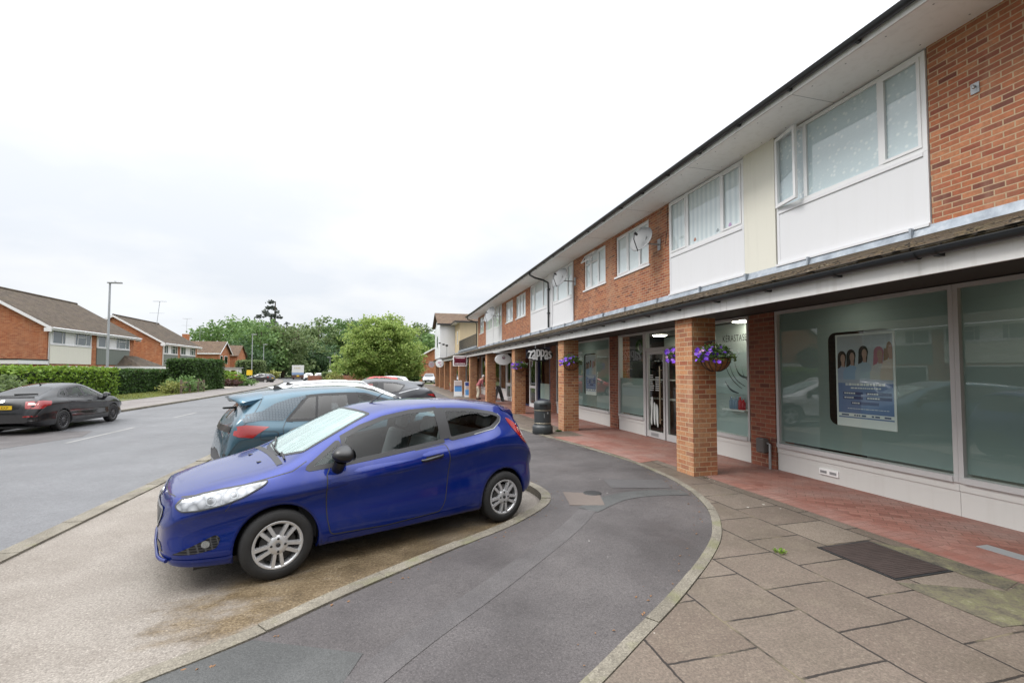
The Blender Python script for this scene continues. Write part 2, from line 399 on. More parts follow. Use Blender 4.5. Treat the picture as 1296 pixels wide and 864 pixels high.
# block paviours
g = G('red_block_paving'); p = g.obj(); sx = g.n('SeparateXYZ', Vector=p).outputs
q = g.n('CombineXYZ', X=sx[1], Y=sx[0]).outputs[0]
rot = g.n('Mapping', Vector=p, Rotation=(0,0,R(45))).outputs[0]
bt = g.n('TexBrick', _offset=.5, Vector=rot, Color1=(0,0,0), Color2=(1,1,1), Mortar=(.5,.5,.5), Scale=1., Mortar__Size=.005, Mortar__Smooth=.2, Brick__Width=.21, Row__Height=.105)
b2 = g.n('TexBrick', _offset=0., Vector=p, Color1=(0,0,0), Color2=(1,1,1), Mortar=(.5,.5,.5), Scale=1., Mortar__Size=.005, Mortar__Smooth=.2, Brick__Width=.21, Row__Height=.105)
edge = g.math('LESS_THAN', sx[0], 5.37)
cf = g.mix(edge, bt.outputs[0], b2.outputs[0]); ff = g.math('ADD', g.math('MULTIPLY', bt.outputs['Fac'], g.math('SUBTRACT', 1., edge)), g.math('MULTIPLY', b2.outputs['Fac'], edge))
c = g.ramp(cf, [(0,(.20,.075,.055)),(.3,(.28,.12,.09)),(.6,(.235,.095,.072)),(.8,(.31,.145,.11)),(1,(.26,.11,.085))])
n1 = g.noise(p, 1.5, 5, .6); c = g.mix(g.rng(n1, .42, .66, 0, .7), c, (.30,.205,.178))
n2 = g.noise(p, 60, 2); c = g.mix(g.rng(n2, .4, .65, 0, .3), c, (.13,.06,.045))
n5 = g.noise(p, .9, 4); c = g.mix(g.math('MULTIPLY', ff, g.rng(n5, .35, .6, .9, .25)), c, (.12,.07,.05))
M['pave'] = g.done(g.bsdf(Base__Color=c, Roughness=.7, Normal=g.bump(g.math('SUBTRACT', g.math('MULTIPLY', n2, .3), ff), .5, .006)))
g, b, c, p = ground_mat('kerb_concrete', [(.14,.124,.097),(.195,.174,.138),(.255,.23,.185)], 2.2, 80, (.7,.9), .6)
c2 = g.mix(g.rng(g.noise(p, 3.1, 4), .55, .68, 0, .6), c, (.13,.13,.06)); g.set(b.inputs['Base Color'], c2); M['kerb'] = g.done(b)
g, b, c, p = ground_mat('far_pavement_asphalt', [(.16,.14,.135),(.20,.18,.17),(.24,.22,.205)], .7, 40, (.6,.85), .3); M['farpave'] = g.done(b)
g, b, c, p = ground_mat('meadow_ground', [(.06,.085,.025),(.09,.115,.035),(.14,.14,.05)], .5, 20, (.9,1), .4); M['grass'] = g.done(b)
g, b, c, p = ground_mat('bare_drive', [(.28,.24,.2),(.34,.3,.25),(.4,.36,.3)], .6, 30, (.8,.95), .3); M['drive'] = g.done(b)
M['roadpaint'] = simple('worn_road_paint', (.27,.265,.255), .7, var=.45, vs=25)

# paint and car bits
def paint(name, col, metal=.35, rough=.32, drops=.0, back=(.03,.03,.032)):
    g = G(name); p = g.obj()
    ge = g.nt.nodes.new('ShaderNodeNewGeometry')
    fl = g.noise(p, 900, 1); c = g.mix(fl, tuple(x*.85 for x in col), tuple(min(1, x*1.15) for x in col))
    du = g.rng(g.noise(p, 3., 4, .6), .5, .75, 0, .10); c = g.mix(du, c, (.22,.20,.18))
    c = g.mix(ge.outputs['Backfacing'], c, back)
    b = g.bsdf(Base__Color=c, Metallic=metal, Roughness=rough, Coat__Weight=1., Coat__Roughness=.025, Coat__IOR=1.45, Specular__IOR__Level=.12)
    if drops:
        vo = g.n('TexVoronoi', _feature='SMOOTH_F1', Vector=p, Scale=70.)
        st = g.n('Mapping', Vector=p, Scale=(26, 60, 26)).outputs[0]
        up = g.n('SeparateXYZ', Vector=ge.outputs['Normal']).outputs[2]
        h = g.math('ADD', g.rng(vo.outputs['Distance'], .05, .35, 1, 0), g.noise(st, 1, 2))
        sc = g.rng(up, .25, .75, .02, drops)
        nb = g.n('Bump', Height=h, Strength=sc, Distance=.004).outputs[0]
        g.set(b.inputs['Coat Normal'], nb)
    return g.done(b)
M['blue'] = paint('deep_blue_paint', (.0008,.0155,.165), .42, .36, .03)
M['blue_spoiler'] = paint('deep_blue_spoiler_paint', (.0008,.0155,.165), .42, .36, .0, (.0008,.0155,.165)); M['teal_spoiler'] = paint('teal_spoiler_paint', (.035,.10,.15), .45, .33, 0, (.035,.10,.15))
M['teal'] = paint('light_teal_paint', (.052,.105,.142), .45, .33, .03)
M['cwhite'] = paint('white_car_paint', (.75,.76,.77), .0, .3, .1)
M['cgrey'] = paint('mid_grey_car_paint', (.045,.048,.055), .5, .35, .02)
M['cblack'] = paint('black_car_paint', (.007,.007,.009), .2, .35, .0)
M['cred'] = paint('red_car_paint', (.45,.015,.015), .1, .35)
M['csilver'] = paint('silver_car_paint', (.42,.43,.45), .7, .35)
M['trim'] = simple('car_trim_black', (.012,.012,.013), .35)
M['seal'] = simple('car_rubber_seal', (.03,.03,.032), .5)
M['chrome'] = simple('satin_chrome', (.62,.63,.65), .22, 1., var=.03)
M['alloy'] = simple('alloy_silver', (.60,.60,.61), .34, .6, var=.06)
M['alloydark'] = simple('alloy_dark', (.09,.09,.095), .35, .7)
M['hubdark'] = simple('brake_dark', (.035,.033,.032), .6, .2)
M['cabin'] = simple('car_cabin_grey', (.055,.055,.06), .8)
M['seatgrey'] = simple('car_seat_cloth', (.16,.165,.175), .9)
g = G('tyre_rubber'); p = g.obj()
M['tyre'] = g.done(g.bsdf(Base__Color=g.mix(g.noise(p, 14, 3), (.010,.010,.011), (.024,.023,.022)), Roughness=.75, Normal=g.bump(g.noise(p, 120, 2), .3, .003)))
g = G('tail_light_red'); M['tail'] = g.done(g.bsdf(Base__Color=(.27,.004,.006), Roughness=.12, Coat__Weight=1., Specular__IOR__Level=.6))
g = G('tail_light_pale'); M['tailpale'] = g.done(g.bsdf(Base__Color=(.85,.45,.42), Roughness=.15, Coat__Weight=1.))
g = G('headlight_lens'); p = g.obj()
hl = g.ramp(g.n('TexVoronoi', Vector=p, Scale=16.).outputs['Distance'], [(.1,(.42,.43,.45)),(.5,(.24,.25,.27)),(.75,(.08,.085,.09))])
M['lens'] = g.done(g.bsdf(Base__Color=hl, Roughness=.12, Metallic=.35, Coat__Weight=1.))
g = G('grille_mesh'); p = g.obj()
sx = g.n('SeparateXYZ', Vector=p).outputs; vo = g.n('TexVoronoi', _voronoi_dimensions='2D', _feature='DISTANCE_TO_EDGE', Vector=g.n('CombineXYZ', X=g.math('ADD', sx[1], sx[0]), Y=g.math('MULTIPLY', sx[2], 1.6)).outputs[0], Scale=30., Randomness=.15).outputs['Distance']
M['mesh'] = g.done(g.bsdf(Base__Color=g.ramp(vo, [(.05,(.055,.055,.06)),(.16,(.004,.004,.005))]), Roughness=.3))
g = G('honeycomb_trim'); p = g.obj()
sx = g.n('SeparateXYZ', Vector=p).outputs; vo = g.n('TexVoronoi', _voronoi_dimensions='2D', _feature='DISTANCE_TO_EDGE', Vector=g.n('CombineXYZ', X=sx[0], Y=g.math('MULTIPLY', sx[2], 1.7)).outputs[0], Scale=24., Randomness=.35).outputs['Distance']
M['honey'] = g.done(g.bsdf(Base__Color=g.ramp(vo, [(.04,(.04,.055,.07)),(.14,(.10,.13,.155))]), Roughness=.35))
M['plate'] = simple('yellow_plate', (.72,.46,.02), .45, var=.04)
M['plateink'] = simple('plate_black', (.015,.015,.015), .5)

def leafmat(name, dark, mid, light, trans=.35):
    g = G(name); ge = g.nt.nodes.new('ShaderNodeNewGeometry')
    n = g.noise(ge.outputs['Position'], .9, 3, .6)
    f = g.math('ADD', g.math('MULTIPLY', ge.outputs['Random Per Island'], .55), g.math('MULTIPLY', n, .5))
    c = g.ramp(f, [(.2, dark), (.5, mid), (.85, light)])
    d = g.bsdf(Base__Color=c, Roughness=.55, Specular__IOR__Level=.3)
    t = g.n('BsdfTranslucent', Color=g.mix(.5, c, light))
    mx = g.n('MixShader', Fac=trans); g.nt.links.new(d.outputs[0], mx.inputs[1]); g.nt.links.new(t.outputs[0], mx.inputs[2])
    return g.done(mx)
M['lf_lime'] = leafmat('lime_leaves', (.095,.17,.035), (.21,.31,.07), (.42,.50,.16), .45)
M['lf_green'] = leafmat('green_leaves', (.05,.11,.03), (.11,.20,.06), (.20,.30,.10))
M['lf_mid'] = leafmat('olive_leaves', (.07,.11,.045), (.135,.19,.075), (.22,.28,.12))
M['lf_dark'] = leafmat('dark_leaves', (.028,.062,.026), (.055,.11,.045), (.10,.165,.07))
M['lf_con'] = leafmat('conifer_needles', (.05,.062,.055), (.085,.10,.088), (.14,.155,.135), .2)  # greyed and lightened, distance haze is put into the needle colour
M['lf_copper'] = leafmat('copper_leaves', (.04,.02,.02), (.08,.04,.035), (.12,.07,.05))
M['lf_hedge'] = leafmat('bright_hedge_leaves', (.06,.12,.012), (.13,.235,.025), (.26,.37,.055))
M['lf_hedge2'] = leafmat('dark_hedge_leaves', (.025,.06,.015), (.05,.10,.025), (.085,.155,.04))
M['lf_yel'] = leafmat('yellow_green_leaves', (.12,.14,.03), (.22,.25,.06), (.38,.38,.14))
M['hcore'] = simple('hedge_core', (.012,.022,.008), 1.)
g = G('petunia_purple'); ge = g.nt.nodes.new('ShaderNodeNewGeometry')
M['petal'] = g.done(g.bsdf(Base__Color=g.ramp(ge.outputs['Random Per Island'], [(0,(.10,.02,.42)),(.6,(.20,.05,.60)),(1,(.38,.18,.75))]), Roughness=.6))
M['petalpink'] = simple('pink_petals', (.55,.30,.55), .6); M['petalwhite'] = simple('white_petals', (.85,.85,.82), .6); M['petalred'] = simple('red_petals', (.55,.05,.06), .6)
g = G('coir_liner'); p = g.obj()
M['coir'] = g.done(g.bsdf(Base__Color=g.ramp(g.noise(p, 30, 4), [(.3,(.16,.07,.025)),(.7,(.36,.17,.07))]), Roughness=.95, Normal=g.bump(g.noise(p, 90, 3), .8, .01)))
g = G('lit_lamp'); M['lamp'] = g.done(g.n('Emission', Color=(1,.90,.76), Strength=22.))
g = G('sky_blue_board'); M['boardblue'] = g.done(g.bsdf(Base__Color=(.10,.30,.62), Roughness=.4))
M['skin'] = simple('skin', (.55,.33,.25), .6); M['shirt'] = simple('checked_red_shirt', (.36,.11,.12), .85, var=.45, vs=40); M['trouser'] = simple('stone_trousers', (.48,.43,.34), .85); M['hair'] = simple('white_hair', (.7,.68,.66), .8)
# ------------------------------------------------------------------ cars
# local frame: x forward from the front axle, y to the car's left, z up; u = -x runs rearwards
class Car:
    def __init__(s, c, N=110, K=64):
        s.c = c; f = {k: pchip(*zip(*v)) for k, v in c.items() if isinstance(v, list) and k in ('T','R','RW','B','BW','W','ZB','K')}
        s.u0, s.u1 = c['W'][0][0], c['W'][-1][0]
        t = np.linspace(0, 1, N); e = .5-.5*np.cos(PI*t); us = s.u0+(s.u1-s.u0)*(.62*t+.38*e)
        s.us = us; s.sec = []
        for u in us:
            W, T, Rz, RW, B, BW, ZB, K_ = (float(f[k](u)) for k in ('W','T','R','RW','B','BW','ZB','K'))
            T = max(T, ZB+.1); Kz = min(K_, T-.06); B = min(max(B, Kz+.02), T-.03); Rz = min(max(Rz, B+.012), T-.004)
            BW = min(BW, W-.012); RW = min(RW, BW-.02)
            lo = ZB; h = Kz-lo
            P = [(W*.70, lo), (W*.93, lo+.012), (W*.975, lo+.07), (W*.985, lo+h*.30), (W*.958, lo+h*.68), (W*.978, lo+h*.90), (W, Kz), (W*.985, Kz+(B-Kz)*.35), (BW, B),
                 (BW*.54+RW*.46+.012, B+(Rz-B)*.5), (RW, Rz), (RW*.90, Rz+(T-Rz)*.42), (RW*.66, Rz+(T-Rz)*.74), (RW*.33, Rz+(T-Rz)*.94), (0., T)]
            tt = np.arange(len(P)); pv = pchip(tt, [p[0] for p in P]); pz = pchip(tt, [p[1] for p in P])
            q = np.linspace(0, len(P)-1, K); v = pv(q); z = np.maximum.accumulate(pz(q)+np.arange(K)*1e-6)
            s.sec.append((v, z))
        s.K = K; s.kb = int(8/14*(K-1))
    def _bl(s, u, fn):
        i = int(np.clip(np.searchsorted(s.us, u)-1, 0, len(s.us)-2)); t = (u-s.us[i])/(s.us[i+1]-s.us[i]); t = min(1, max(0, t))
        return fn(s.sec[i])*(1-t)+fn(s.sec[i+1])*t
    def V(s, u, z): return s._bl(u, lambda q: float(np.interp(z, q[1], q[0])))
    def Z(s, u, v): return s._bl(u, lambda q: float(np.interp(abs(v), q[0][s.kb:][::-1], q[1][s.kb:][::-1])))
    def U(s, v, z, rear=False):
        idx = range(len(s.us)) if not rear else range(len(s.us)-1, -1, -1); pu = None; pd = None
        for i in idx:
            vv, zz = s.sec[i]
            d = (float(np.interp(z, zz, vv)) if zz[0] <= z <= zz[-1] else -.02-min(abs(z-zz[0]), abs(z-zz[-1])))-abs(v)
            if d >= 0:
                if pu is None: return s.us[i]
                t = d/(d-pd) if d != pd else 0; return s.us[i]*(1-t)+pu*t
            pu, pd = s.us[i], d
        return s.us[0 if not rear else -1]
    def mapf(s, proj, off, sgn=1):
        if proj == 'side': return lambda a, b: (-a, sgn*(s.V(a, b)+off), b), (0, sgn, .2)
        if proj == 'top': return lambda a, b: (-a, b, s.Z(a, b)+off), (0, 0, 1)
        if proj == 'front': return lambda a, b: (-(s.U(a, b)-off), a, b), (1, 0, 0)
        return lambda a, b: (-(s.U(a, b, True)+off), a, b), (-1, 0, 0)
    def patch(s, mb, poly, proj='side', off=.003, sgn=1, step=.06, mi=0, skirt=0.):
        mf, nn = s.mapf(proj, off, sgn); mf0, _ = s.mapf(proj, off-skirt, sgn)
        poly = dens(poly, .03)
        bm = bmesh.new(); vs = [bm.verts.new((a, b, 0)) for a, b in poly]; bm.faces.new(vs)
        A = np.array(poly); lo, hi = A.min(0), A.max(0)
        for ax in (0, 1):
            for k in range(1, int((hi[ax]-lo[ax])/step)+1):
                co = [0, 0, 0]; co[ax] = lo[ax]+k*step-.001; no = [0, 0, 0]; no[ax] = 1
                bmesh.ops.bisect_plane(bm, geom=bm.verts[:]+bm.edges[:]+bm.faces[:], dist=1e-5, plane_co=co, plane_no=no)
        bm.verts.index_update(); pts = [mf(v.co.x, v.co.y) for v in bm.verts]
        fs = [[v.index for v in f.verts] for f in bm.faces]; bm.free()
        n = Vector((0, 0, 0))
        for f in fs:
            a, b, c = (Vector(pts[k]) for k in (f[0], f[1], f[2])); n += (b-a).cross(c-a)
        if n.dot(Vector(nn)) < 0: fs = [f[::-1] for f in fs]
        mb.mesh(pts, fs, mi, True)
        if skirt:
            o = [mf(a, b) for a, b in poly]; i_ = [mf0(a, b) for a, b in poly]; m = len(poly)
            mb.mesh(o+i_, [(k, (k+1) % m, m+(k+1) % m, m+k) for k in range(m)], mi, False)
    def ring(s, mb, poly, d0, d1, proj='side', off=.004, sgn=1, mi=0, closed=True):
        poly = dens(poly, .025); a = offset_poly(poly, d0); b = offset_poly(poly, d1); mf, nn = s.mapf(proj, off, sgn); m = len(poly)
        pts = [mf(*q) for q in a]+[mf(*q) for q in b]
        fs = [(k, (k+1) % m, m+(k+1) % m, m+k) for k in range(m if closed else m-1)]
        n = Vector((0, 0, 0))
        for f in fs:
            p, q, r = (Vector(pts[k]) for k in f[:3]); n += (q-p).cross(r-p)
        if n.dot(Vector(nn)) < 0: fs = [f[::-1] for f in fs]
        mb.mesh(pts, fs, mi, True)
    def line(s, mb, pts2, w, proj='side', off=.002, sgn=1, mi=0):
        pts2 = dens(pts2, .03, False); mf, _ = s.mapf(proj, off, sgn); P = [np.array(p) for p in pts2]; m = len(P); A = []; B = []
        for i in range(m):
            d = P[min(i+1, m-1)]-P[max(0, i-1)]; d = d/np.linalg.norm(d); n = np.array((-d[1], d[0]))*w/2
            A.append(mf(*(P[i]+n))); B.append(mf(*(P[i]-n)))
        fs = [(k, k+1, m+k+1, m+k) for k in range(m-1)]; _, nn = s.mapf(proj, off, sgn); q = [Vector(x) for x in (A+B)]; t = Vector((0, 0, 0))
        for f in fs: t += (q[f[1]]-q[f[0]]).cross(q[f[2]]-q[f[0]])
        mb.mesh(A+B, fs if t.dot(Vector(nn)) > 0 else [f[::-1] for f in fs], mi, True)
    def body(s, holes_side=(), holes_top=(), holes_rear=(), arches=()):
        mb = MB(); N, K = len(s.us), s.K
        for sg in (1, -1):
            vs = [(-u, sg*v, z) for u, (vv, zz) in zip(s.us, s.sec) for v, z in zip(vv, zz)]; fs = []
            for i in range(N-1):
                for k in range(K-1):
                    f = (i*K+k, (i+1)*K+k, (i+1)*K+k+1, i*K+k+1)
                    c = np.mean([vs[j] for j in f], axis=0); u, v, z = -c[0], abs(c[1]), c[2]
                    if any((u-au)**2+(z-az)**2 < (r+.004)**2 and v > .3 for au, az, r in arches): continue
                    if v > .38 and k > s.kb-14 and any(inside(p, u, z) for p in holes_side): continue
                    if k > s.kb and any(inside(p, u, v*sg) for p in holes_top): continue
                    if any(inside(p, v*sg, z) and u > mu for p, mu in holes_rear): continue
                    fs.append(f if sg > 0 else f[::-1])
            mb.mesh(vs, fs, 0, True)
            for i, fl in ((0, 1), (N-1, -1)):   # end caps
                vv, zz = s.sec[i]; u = s.us[i]
                q = [(-u, sg*v, z) for v, z in zip(vv, zz)]+[(-u, 0, zz[0])]
                mb.face(q[::-1] if sg*fl > 0 else q, 0)
        return mb

def wheel(parent, x, y, r, w, side, style, rimr, alloy=None, local=True):
    """a wheel standing at local (x, y); side = +1 outer face towards +y"""
    Mx = Matrix.Translation((x, y, r)) @ Matrix.Rotation(-side*PI/2, 4, 'X')     # lathe z -> outward
    hub = MB(); hub.lathe([(0, -.05), (rimr*.72, -.05), (rimr*.72, -.035), (0, -.035)], 28, 0, Mx); hub.lathe([(.05, -.05), (.05, -.03), (0, -.03)], 16, 0, Mx)
    o = hub.build('wheel', M['hubdark'], parent, local=local)
    ty = MB(); h = w/2
    ty.lathe([(rimr-.012, -w+.02), (rimr+.01, -w), (r*.90, -w+.005), (r*.975, -w+.02), (r, -w+.045), (r, -.045), (r*.985, -.022), (r*.94, -.004), (rimr+.03, .004), (rimr+.006, -.002), (rimr-.008, -.02)], 48, 0, Mx)
    ty.build('tyre', M['tyre'], o)
    rm = MB()
    rm.lathe([(rimr-.03, -w+.03), (rimr-.025, -.03), (rimr-.022, -.012), (rimr-.004, -.004), (rimr+.004, -.008), (rimr+.004, -.02)], 48, 0, Mx)
    def bar(a, r0, r1, w0, w1, z0, z1, off0=0., off1=0.):
        ca, sa = math.cos(a), math.sin(a)
        def P(rr, t, z): return Mx @ Vector((rr*ca-t*sa, rr*sa+t*ca, z))
        a0, a1 = [P(r0, off0-w0/2, z0), P(r0, off0+w0/2, z0), P(r1, off1+w1/2, z1), P(r1, off1-w1/2, z1)], None
        a1 = [P(r0, off0-w0/2-.006, z0-.03), P(r0, off0+w0/2+.006, z0-.03), P(r1, off1+w1/2+.006, z1-.03), P(r1, off1-w1/2-.006, z1-.03)]
        rm.mesh(a0+a1, [(0,1,2,3), (0,4,5,1), (1,5,6,2), (2,6,7,3), (3,7,4,0)], 0, False)
    rm.lathe([(0, -.008), (.022, -.008), (.03, -.004), (.076, -.005), (.086, -.016), (.086, -.05)], 24, 0, Mx)
    if style == 'twin5':
        for k in range(5):
            a = PI*.5+2*PI*k/5
            for sg in (-1, 1): bar(a, .058, rimr-.010, .026, .030, -.006, -.009, sg*.021, sg*.040)
    elif style == 'multi':
        for k in range(14): bar(2*PI*k/14+.1, .05, rimr-.014, .016, .022, -.012, -.012)
    else:
        for k in range(5): bar(PI*.5+2*PI*k/5, .05, rimr-.014, .05, .07, -.012, -.014)
    rm.build('rim', alloy or M['alloy'], o)
    if style == 'twin5':
        nt = MB()
        for k in range(4):
            a = PI/2*k
            nt.lathe([(.0105, -.02), (.0105, -.001), (0, -.001)], 10, 0, Mx @ Matrix.Translation((.056*math.cos(a), .056*math.sin(a), 0)))
        nt.lathe([(.017, -.01), (.017, .002), (.013, .005), (0, .005)], 16, 0, Mx); nt.build('wheel_nuts', M['black'], o)
    return o

def arch_parts(car, root, mats, spec, lip=.032):
    """dark wheel-house liners and the painted arch lips"""
    ln = MB()
    for au, az, r in spec:
        for sg in (1, -1):
            lp = MB()
            n = 26; a0 = -.30; A = [a0+(PI-2*a0)*k/n for k in range(n+1)]
            ins, outs, l2 = [], [], []
            for a in A:
                u = au+(r+.012)*math.cos(a); z = az+(r+.012)*math.sin(a)
                ins.append((-u, sg*.42, z)); outs.append((-u, sg*(car.V(u, z)-.004), z))
            ln.mesh(ins+outs, [(k, k+1, n+2+k, n+1+k) for k in range(n)], 0, True)
            ln.face([(p[0], sg*.425, p[2]) for p in ins], 0)
            lo, li, lf = [], [], []
            for a in A:
                c, s_ = math.cos(a), math.sin(a)
                u, z = au+(r+lip)*c, az+(r+lip)*s_; lo.append((-u, sg*(car.V(u, z)+.0015), z))
                u, z = au+(r-.002)*c, az+(r-.002)*s_; q = car.V(u, z); li.append((-u, sg*(q+.006), z)); lf.append((-u, sg*(q-.05), z))
            f = [(k, k+1, n+2+k, n+1+k) for k in range(n)]+[(n+1+k, n+2+k, 2*n+3+k, 2*n+2+k) for k in range(n)]
            lp.mesh(lo+li+lf, f if sg > 0 else [q[::-1] for q in f], 0, True); lp.build('wheel_arch_lip', mats, root, local=True)
    ln.build('wheel_arch_liner', M['black'], root, local=True)

def glaze(car, root, name, poly, proj='side', sgn=1, mat=None, frame=.022, fmat=None, foff=.004, out=.010):
    f = MB(); car.ring(f, poly, -frame, out, proj, foff, sgn)
    fo = f.build(name, fmat or M['seal'], root, local=True)
    p = MB(); car.patch(p, offset_poly(dens(poly, .03), .002), proj, .0015, sgn, .08); p.build('pane', mat or M['carglass'], fo)
    return fo
def lamp_part(car, root, name, poly, proj='side', sgn=1, mat=None, off=.006, ringm=None):
    p = MB(); car.patch(p, poly, proj, off, sgn, .04, 0, .02); o = p.build(name, mat, root, local=True)
    return o
def mirror(root, car, u, z, sgn, mat, mat2=None):
    y = car.V(u, z-.12)
    m = MB(); bm = bmesh.new(); bmesh.ops.create_uvsphere(bm, u_segments=20, v_segments=12, radius=1)
    for v in bm.verts:
        x, yy, zz = v.co; x = x if x > 0 else x*.42
        v.co = (x*.135-u+.0, sgn*(y+.135+yy*.115), z-.010+(zz*.088 if zz > 0 else zz*.072)*(1-.18*yy*1))
    m.bm(bm, 0, None, True)
    o = m.build('door_mirror', mat, root, normals=True, local=True)
    a = MB(); a.tube([(-u+.05, sgn*(y-.03), z-.165), (-u+.05, sgn*(y+.03), z-.145), (-u+.04, sgn*(y+.09), z-.06)], [.06, .055, .06], 12)
    a.build('mirror_arm', M['trim'], o)
    g_ = MB(); n = 18
    g_.face([(-u-.058, sgn*(y+.135+.088*math.cos(2*PI*k/n)), z-.015+.052*math.sin(2*PI*k/n)) for k in range(n)][::1 if sgn < 0 else -1], 0)
    g_.build('mirror_glass', M['chrome'], o)
def cabin(root, car, wb, sill, belt, u0=.35, u1=2.5, hw=.68, lhd=False):
    b = MB(); b.box(-u1, -u0+.1, -hw, hw, sill+.06, sill+.09)
    b.box(-u0-.32, -u0+.15, -hw, hw, sill+.09, belt-.08); b.bbox(-u0-.46, -u0-.30, -hw, hw, belt-.24, belt-.06, .03)
    b.build('dashboard', M['cabin'], root, local=True)
    def seat(x, y0, y1, heads):
        s_ = MB(); s_.bbox(x-.05, x+.48, y0, y1, sill+.16, sill+.36, .06)
        Mt = Matrix.Translation((x-.02, 0, sill+.30)) @ Matrix.Rotation(R(-17), 4, 'Y')
        s_.bbox(-.08, .07, y0, y1, 0, .60, .05, 0, Mt)
        for h in heads: s_.bbox(-.05, .05, h-.12, h+.12, .63, .82, .04, 0, Mt)
        s_.build('seat', M['seatgrey'], root, local=True)
    seat(-u0-1.12, .12, .60, [.36]); seat(-u0-1.12, -.60, -.12, [-.36]); seat(-u0-1.92, -.62, .62, [.36, -.36])
    w = MB(); yw = -.36; C0 = Vector((-u0-.52, yw, belt-.02)); ax = Vector((.9, 0, .44)).normalized(); e1 = Vector((0, 1, 0)); e2 = ax.cross(e1)
    w.tube([C0+(e1*math.cos(t)+e2*math.sin(t))*.18 for t in np.linspace(0, 2*PI, 25)], .014, 8, caps=False); w.tube([C0-e1*.17, C0+e1*.17], .014, 6); w.tube([C0, C0+ax*.2], .03, 8)
    w.build('steering_wheel', M['black'], root, local=True)
def underbody(root, u0, u1, hw, z):
    b = MB(); b.box(-u1, -u0, -hw, hw, z, z+.05); b.build('underbody', M['black'], root, local=True)
def plate(root, car, z, text, rear=True, half=.26, h=.055):
    b = MB(); u = car.U(0.05, z, rear); x = -u-(.014 if rear else -.014)
    sg = -1 if rear else 1
    b.box(min(x, x+.02*-sg), max(x, x+.02*-sg), -half, half, z-h, z+h)
    o = b.build('number_plate', M['plate'] if rear else M['white'], root, local=True)
    if text:
        vs, fs = textmesh(text, .095, .0008); ma = max(v.x for v in vs)
        t = MB(); xx = x+sg*.0022
        t.mesh([(xx, (v.x-ma/2)*sg*1.0, z-.034+v.y) for v in vs], fs, 0, False); t.build('plate_lettering', M['plateink'], o)
# ------------------------------------------------------------------ ground, road, kerbs, pavements
def sheet(name, poly, z, mat, stp=None):
    mb = MB(); mb.face([(x, y, z) for x, y in poly]); o = mb.build(name, mat)
    if o.data.polygons[0].normal.z < 0: o.data.flip_normals()
    return struct(o)
def offs(line, d):
    P = [np.array(p, float) for p in line]; out = []
    for i in range(len(P)):
        t = P[min(i+1, len(P)-1)]-P[max(i-1, 0)]; t = t/np.linalg.norm(t); out.append(tuple(P[i]+np.array((t[1], -t[0]))*d))
    return out
def ribbon(name, a, b, z, mat):
    mb = MB(); n = len(a)
    mb.mesh([(x, y, z) for x, y in a]+[(x, y, z) for x, y in b], [(i, n+i, n+i+1, i+1) for i in range(n-1)], 0, False); o = mb.build(name, mat)
    if o.data.polygons[0].normal.z < 0: o.data.flip_normals()
    return struct(o)
def strip3(name, line, d0, d1, z0, z1, mat, seg=None, rnd=.0, gap=.006):
    """a kerb: solid strip between offsets d0 and d1 of a line; split into stones when seg is given"""
    if seg: line = dens(line, .12, False)
    a, b = offs(line, d0), offs(line, d1); mb = MB()
    if not seg: cuts = [(0, len(line)-1)]
    else:
        cuts, acc, st = [], 0, 0
        for i in range(1, len(line)):
            acc += math.dist(line[i], line[i-1])
            if acc >= seg or i == len(line)-1: cuts.append((st, i)); st = i; acc = 0
    for (i0, i1) in cuts:
        dz = random.uniform(-rnd, rnd); A = a[i0:i1+1]; Bq = b[i0:i1+1]
        if seg:
            sh = lambda L: [tuple(np.array(L[0])+(np.array(L[1])-np.array(L[0]))*min(.4, gap/math.dist(L[0], L[1])))]+L[1:]
            A, Bq = sh(A), sh(Bq)
        n = len(A); vs = [(x, y, z1+dz) for x, y in A]+[(x, y, z1+dz) for x, y in Bq]+[(x, y, z0) for x, y in A]+[(x, y, z0) for x, y in Bq]
        fs = [(i, n+i, n+i+1, i+1) for i in range(n-1)]+[(2*n+i, i, i+1, 2*n+i+1) for i in range(n-1)]+[(n+i, 3*n+i, 3*n+i+1, n+i+1) for i in range(n-1)]+[(0, n, 3*n, 2*n), (n-1, 2*n-1+0, 4*n-1, 3*n-1)]
        mb.mesh(vs, fs, 0, False)
    return struct(mb.build(name, mat, normals=True))
sheet('ground', [(-700,-300),(700,-300),(700,900),(-700,900)], -.16, M['grass'])
mid = catmull([(-7.6,-30),(-7.6,0),(-7.62,20),(-7.9,34),(-8.5,46),(-9.9,62),(-12.6,80),(-17.2,100),(-25,125),(-36,150)], 6, False)
far_e = offs(mid, -4.05); near_e = offs(mid, 3.88)
ribbon('road', far_e, near_e, -.03, M['road'])
strip3('far_kerb', far_e, -.14, 0, -.1, .06, M['kerb'])
ribbon('far_pavement', offs(mid, -4.19), offs(mid, -7.4), .055, M['farpave'])
# dashes of the centre line
dm = MB()
for (x0, y0), (x1, y1) in (((-8.05,14.3),(-8.12,17.7)),((-8.3,20.9),(-8.34,23.2)),((-8.6,30.5),(-8.75,33)),((-9.3,42),(-9.5,45)),((-7.9,8.2),(-7.95,10.6))):
    t = np.array((x1-x0, y1-y0)); t = t/np.linalg.norm(t); n = np.array((-t[1], t[0]))*.04
    dm.face([(x0-n[0], y0-n[1], -.025), (x0+n[0], y0+n[1], -.025), (x1+n[0], y1+n[1], -.025), (x1-n[0], y1-n[1], -.025)])
struct(dm.build('centre_line', M['roadpaint']))
sheet('road_patch', [(-11.2,9.0),(-9.1,13.2),(-8.4,15.6),(-8.9,17.0),(-11.3,17.4)], -.0262, M['patch'])
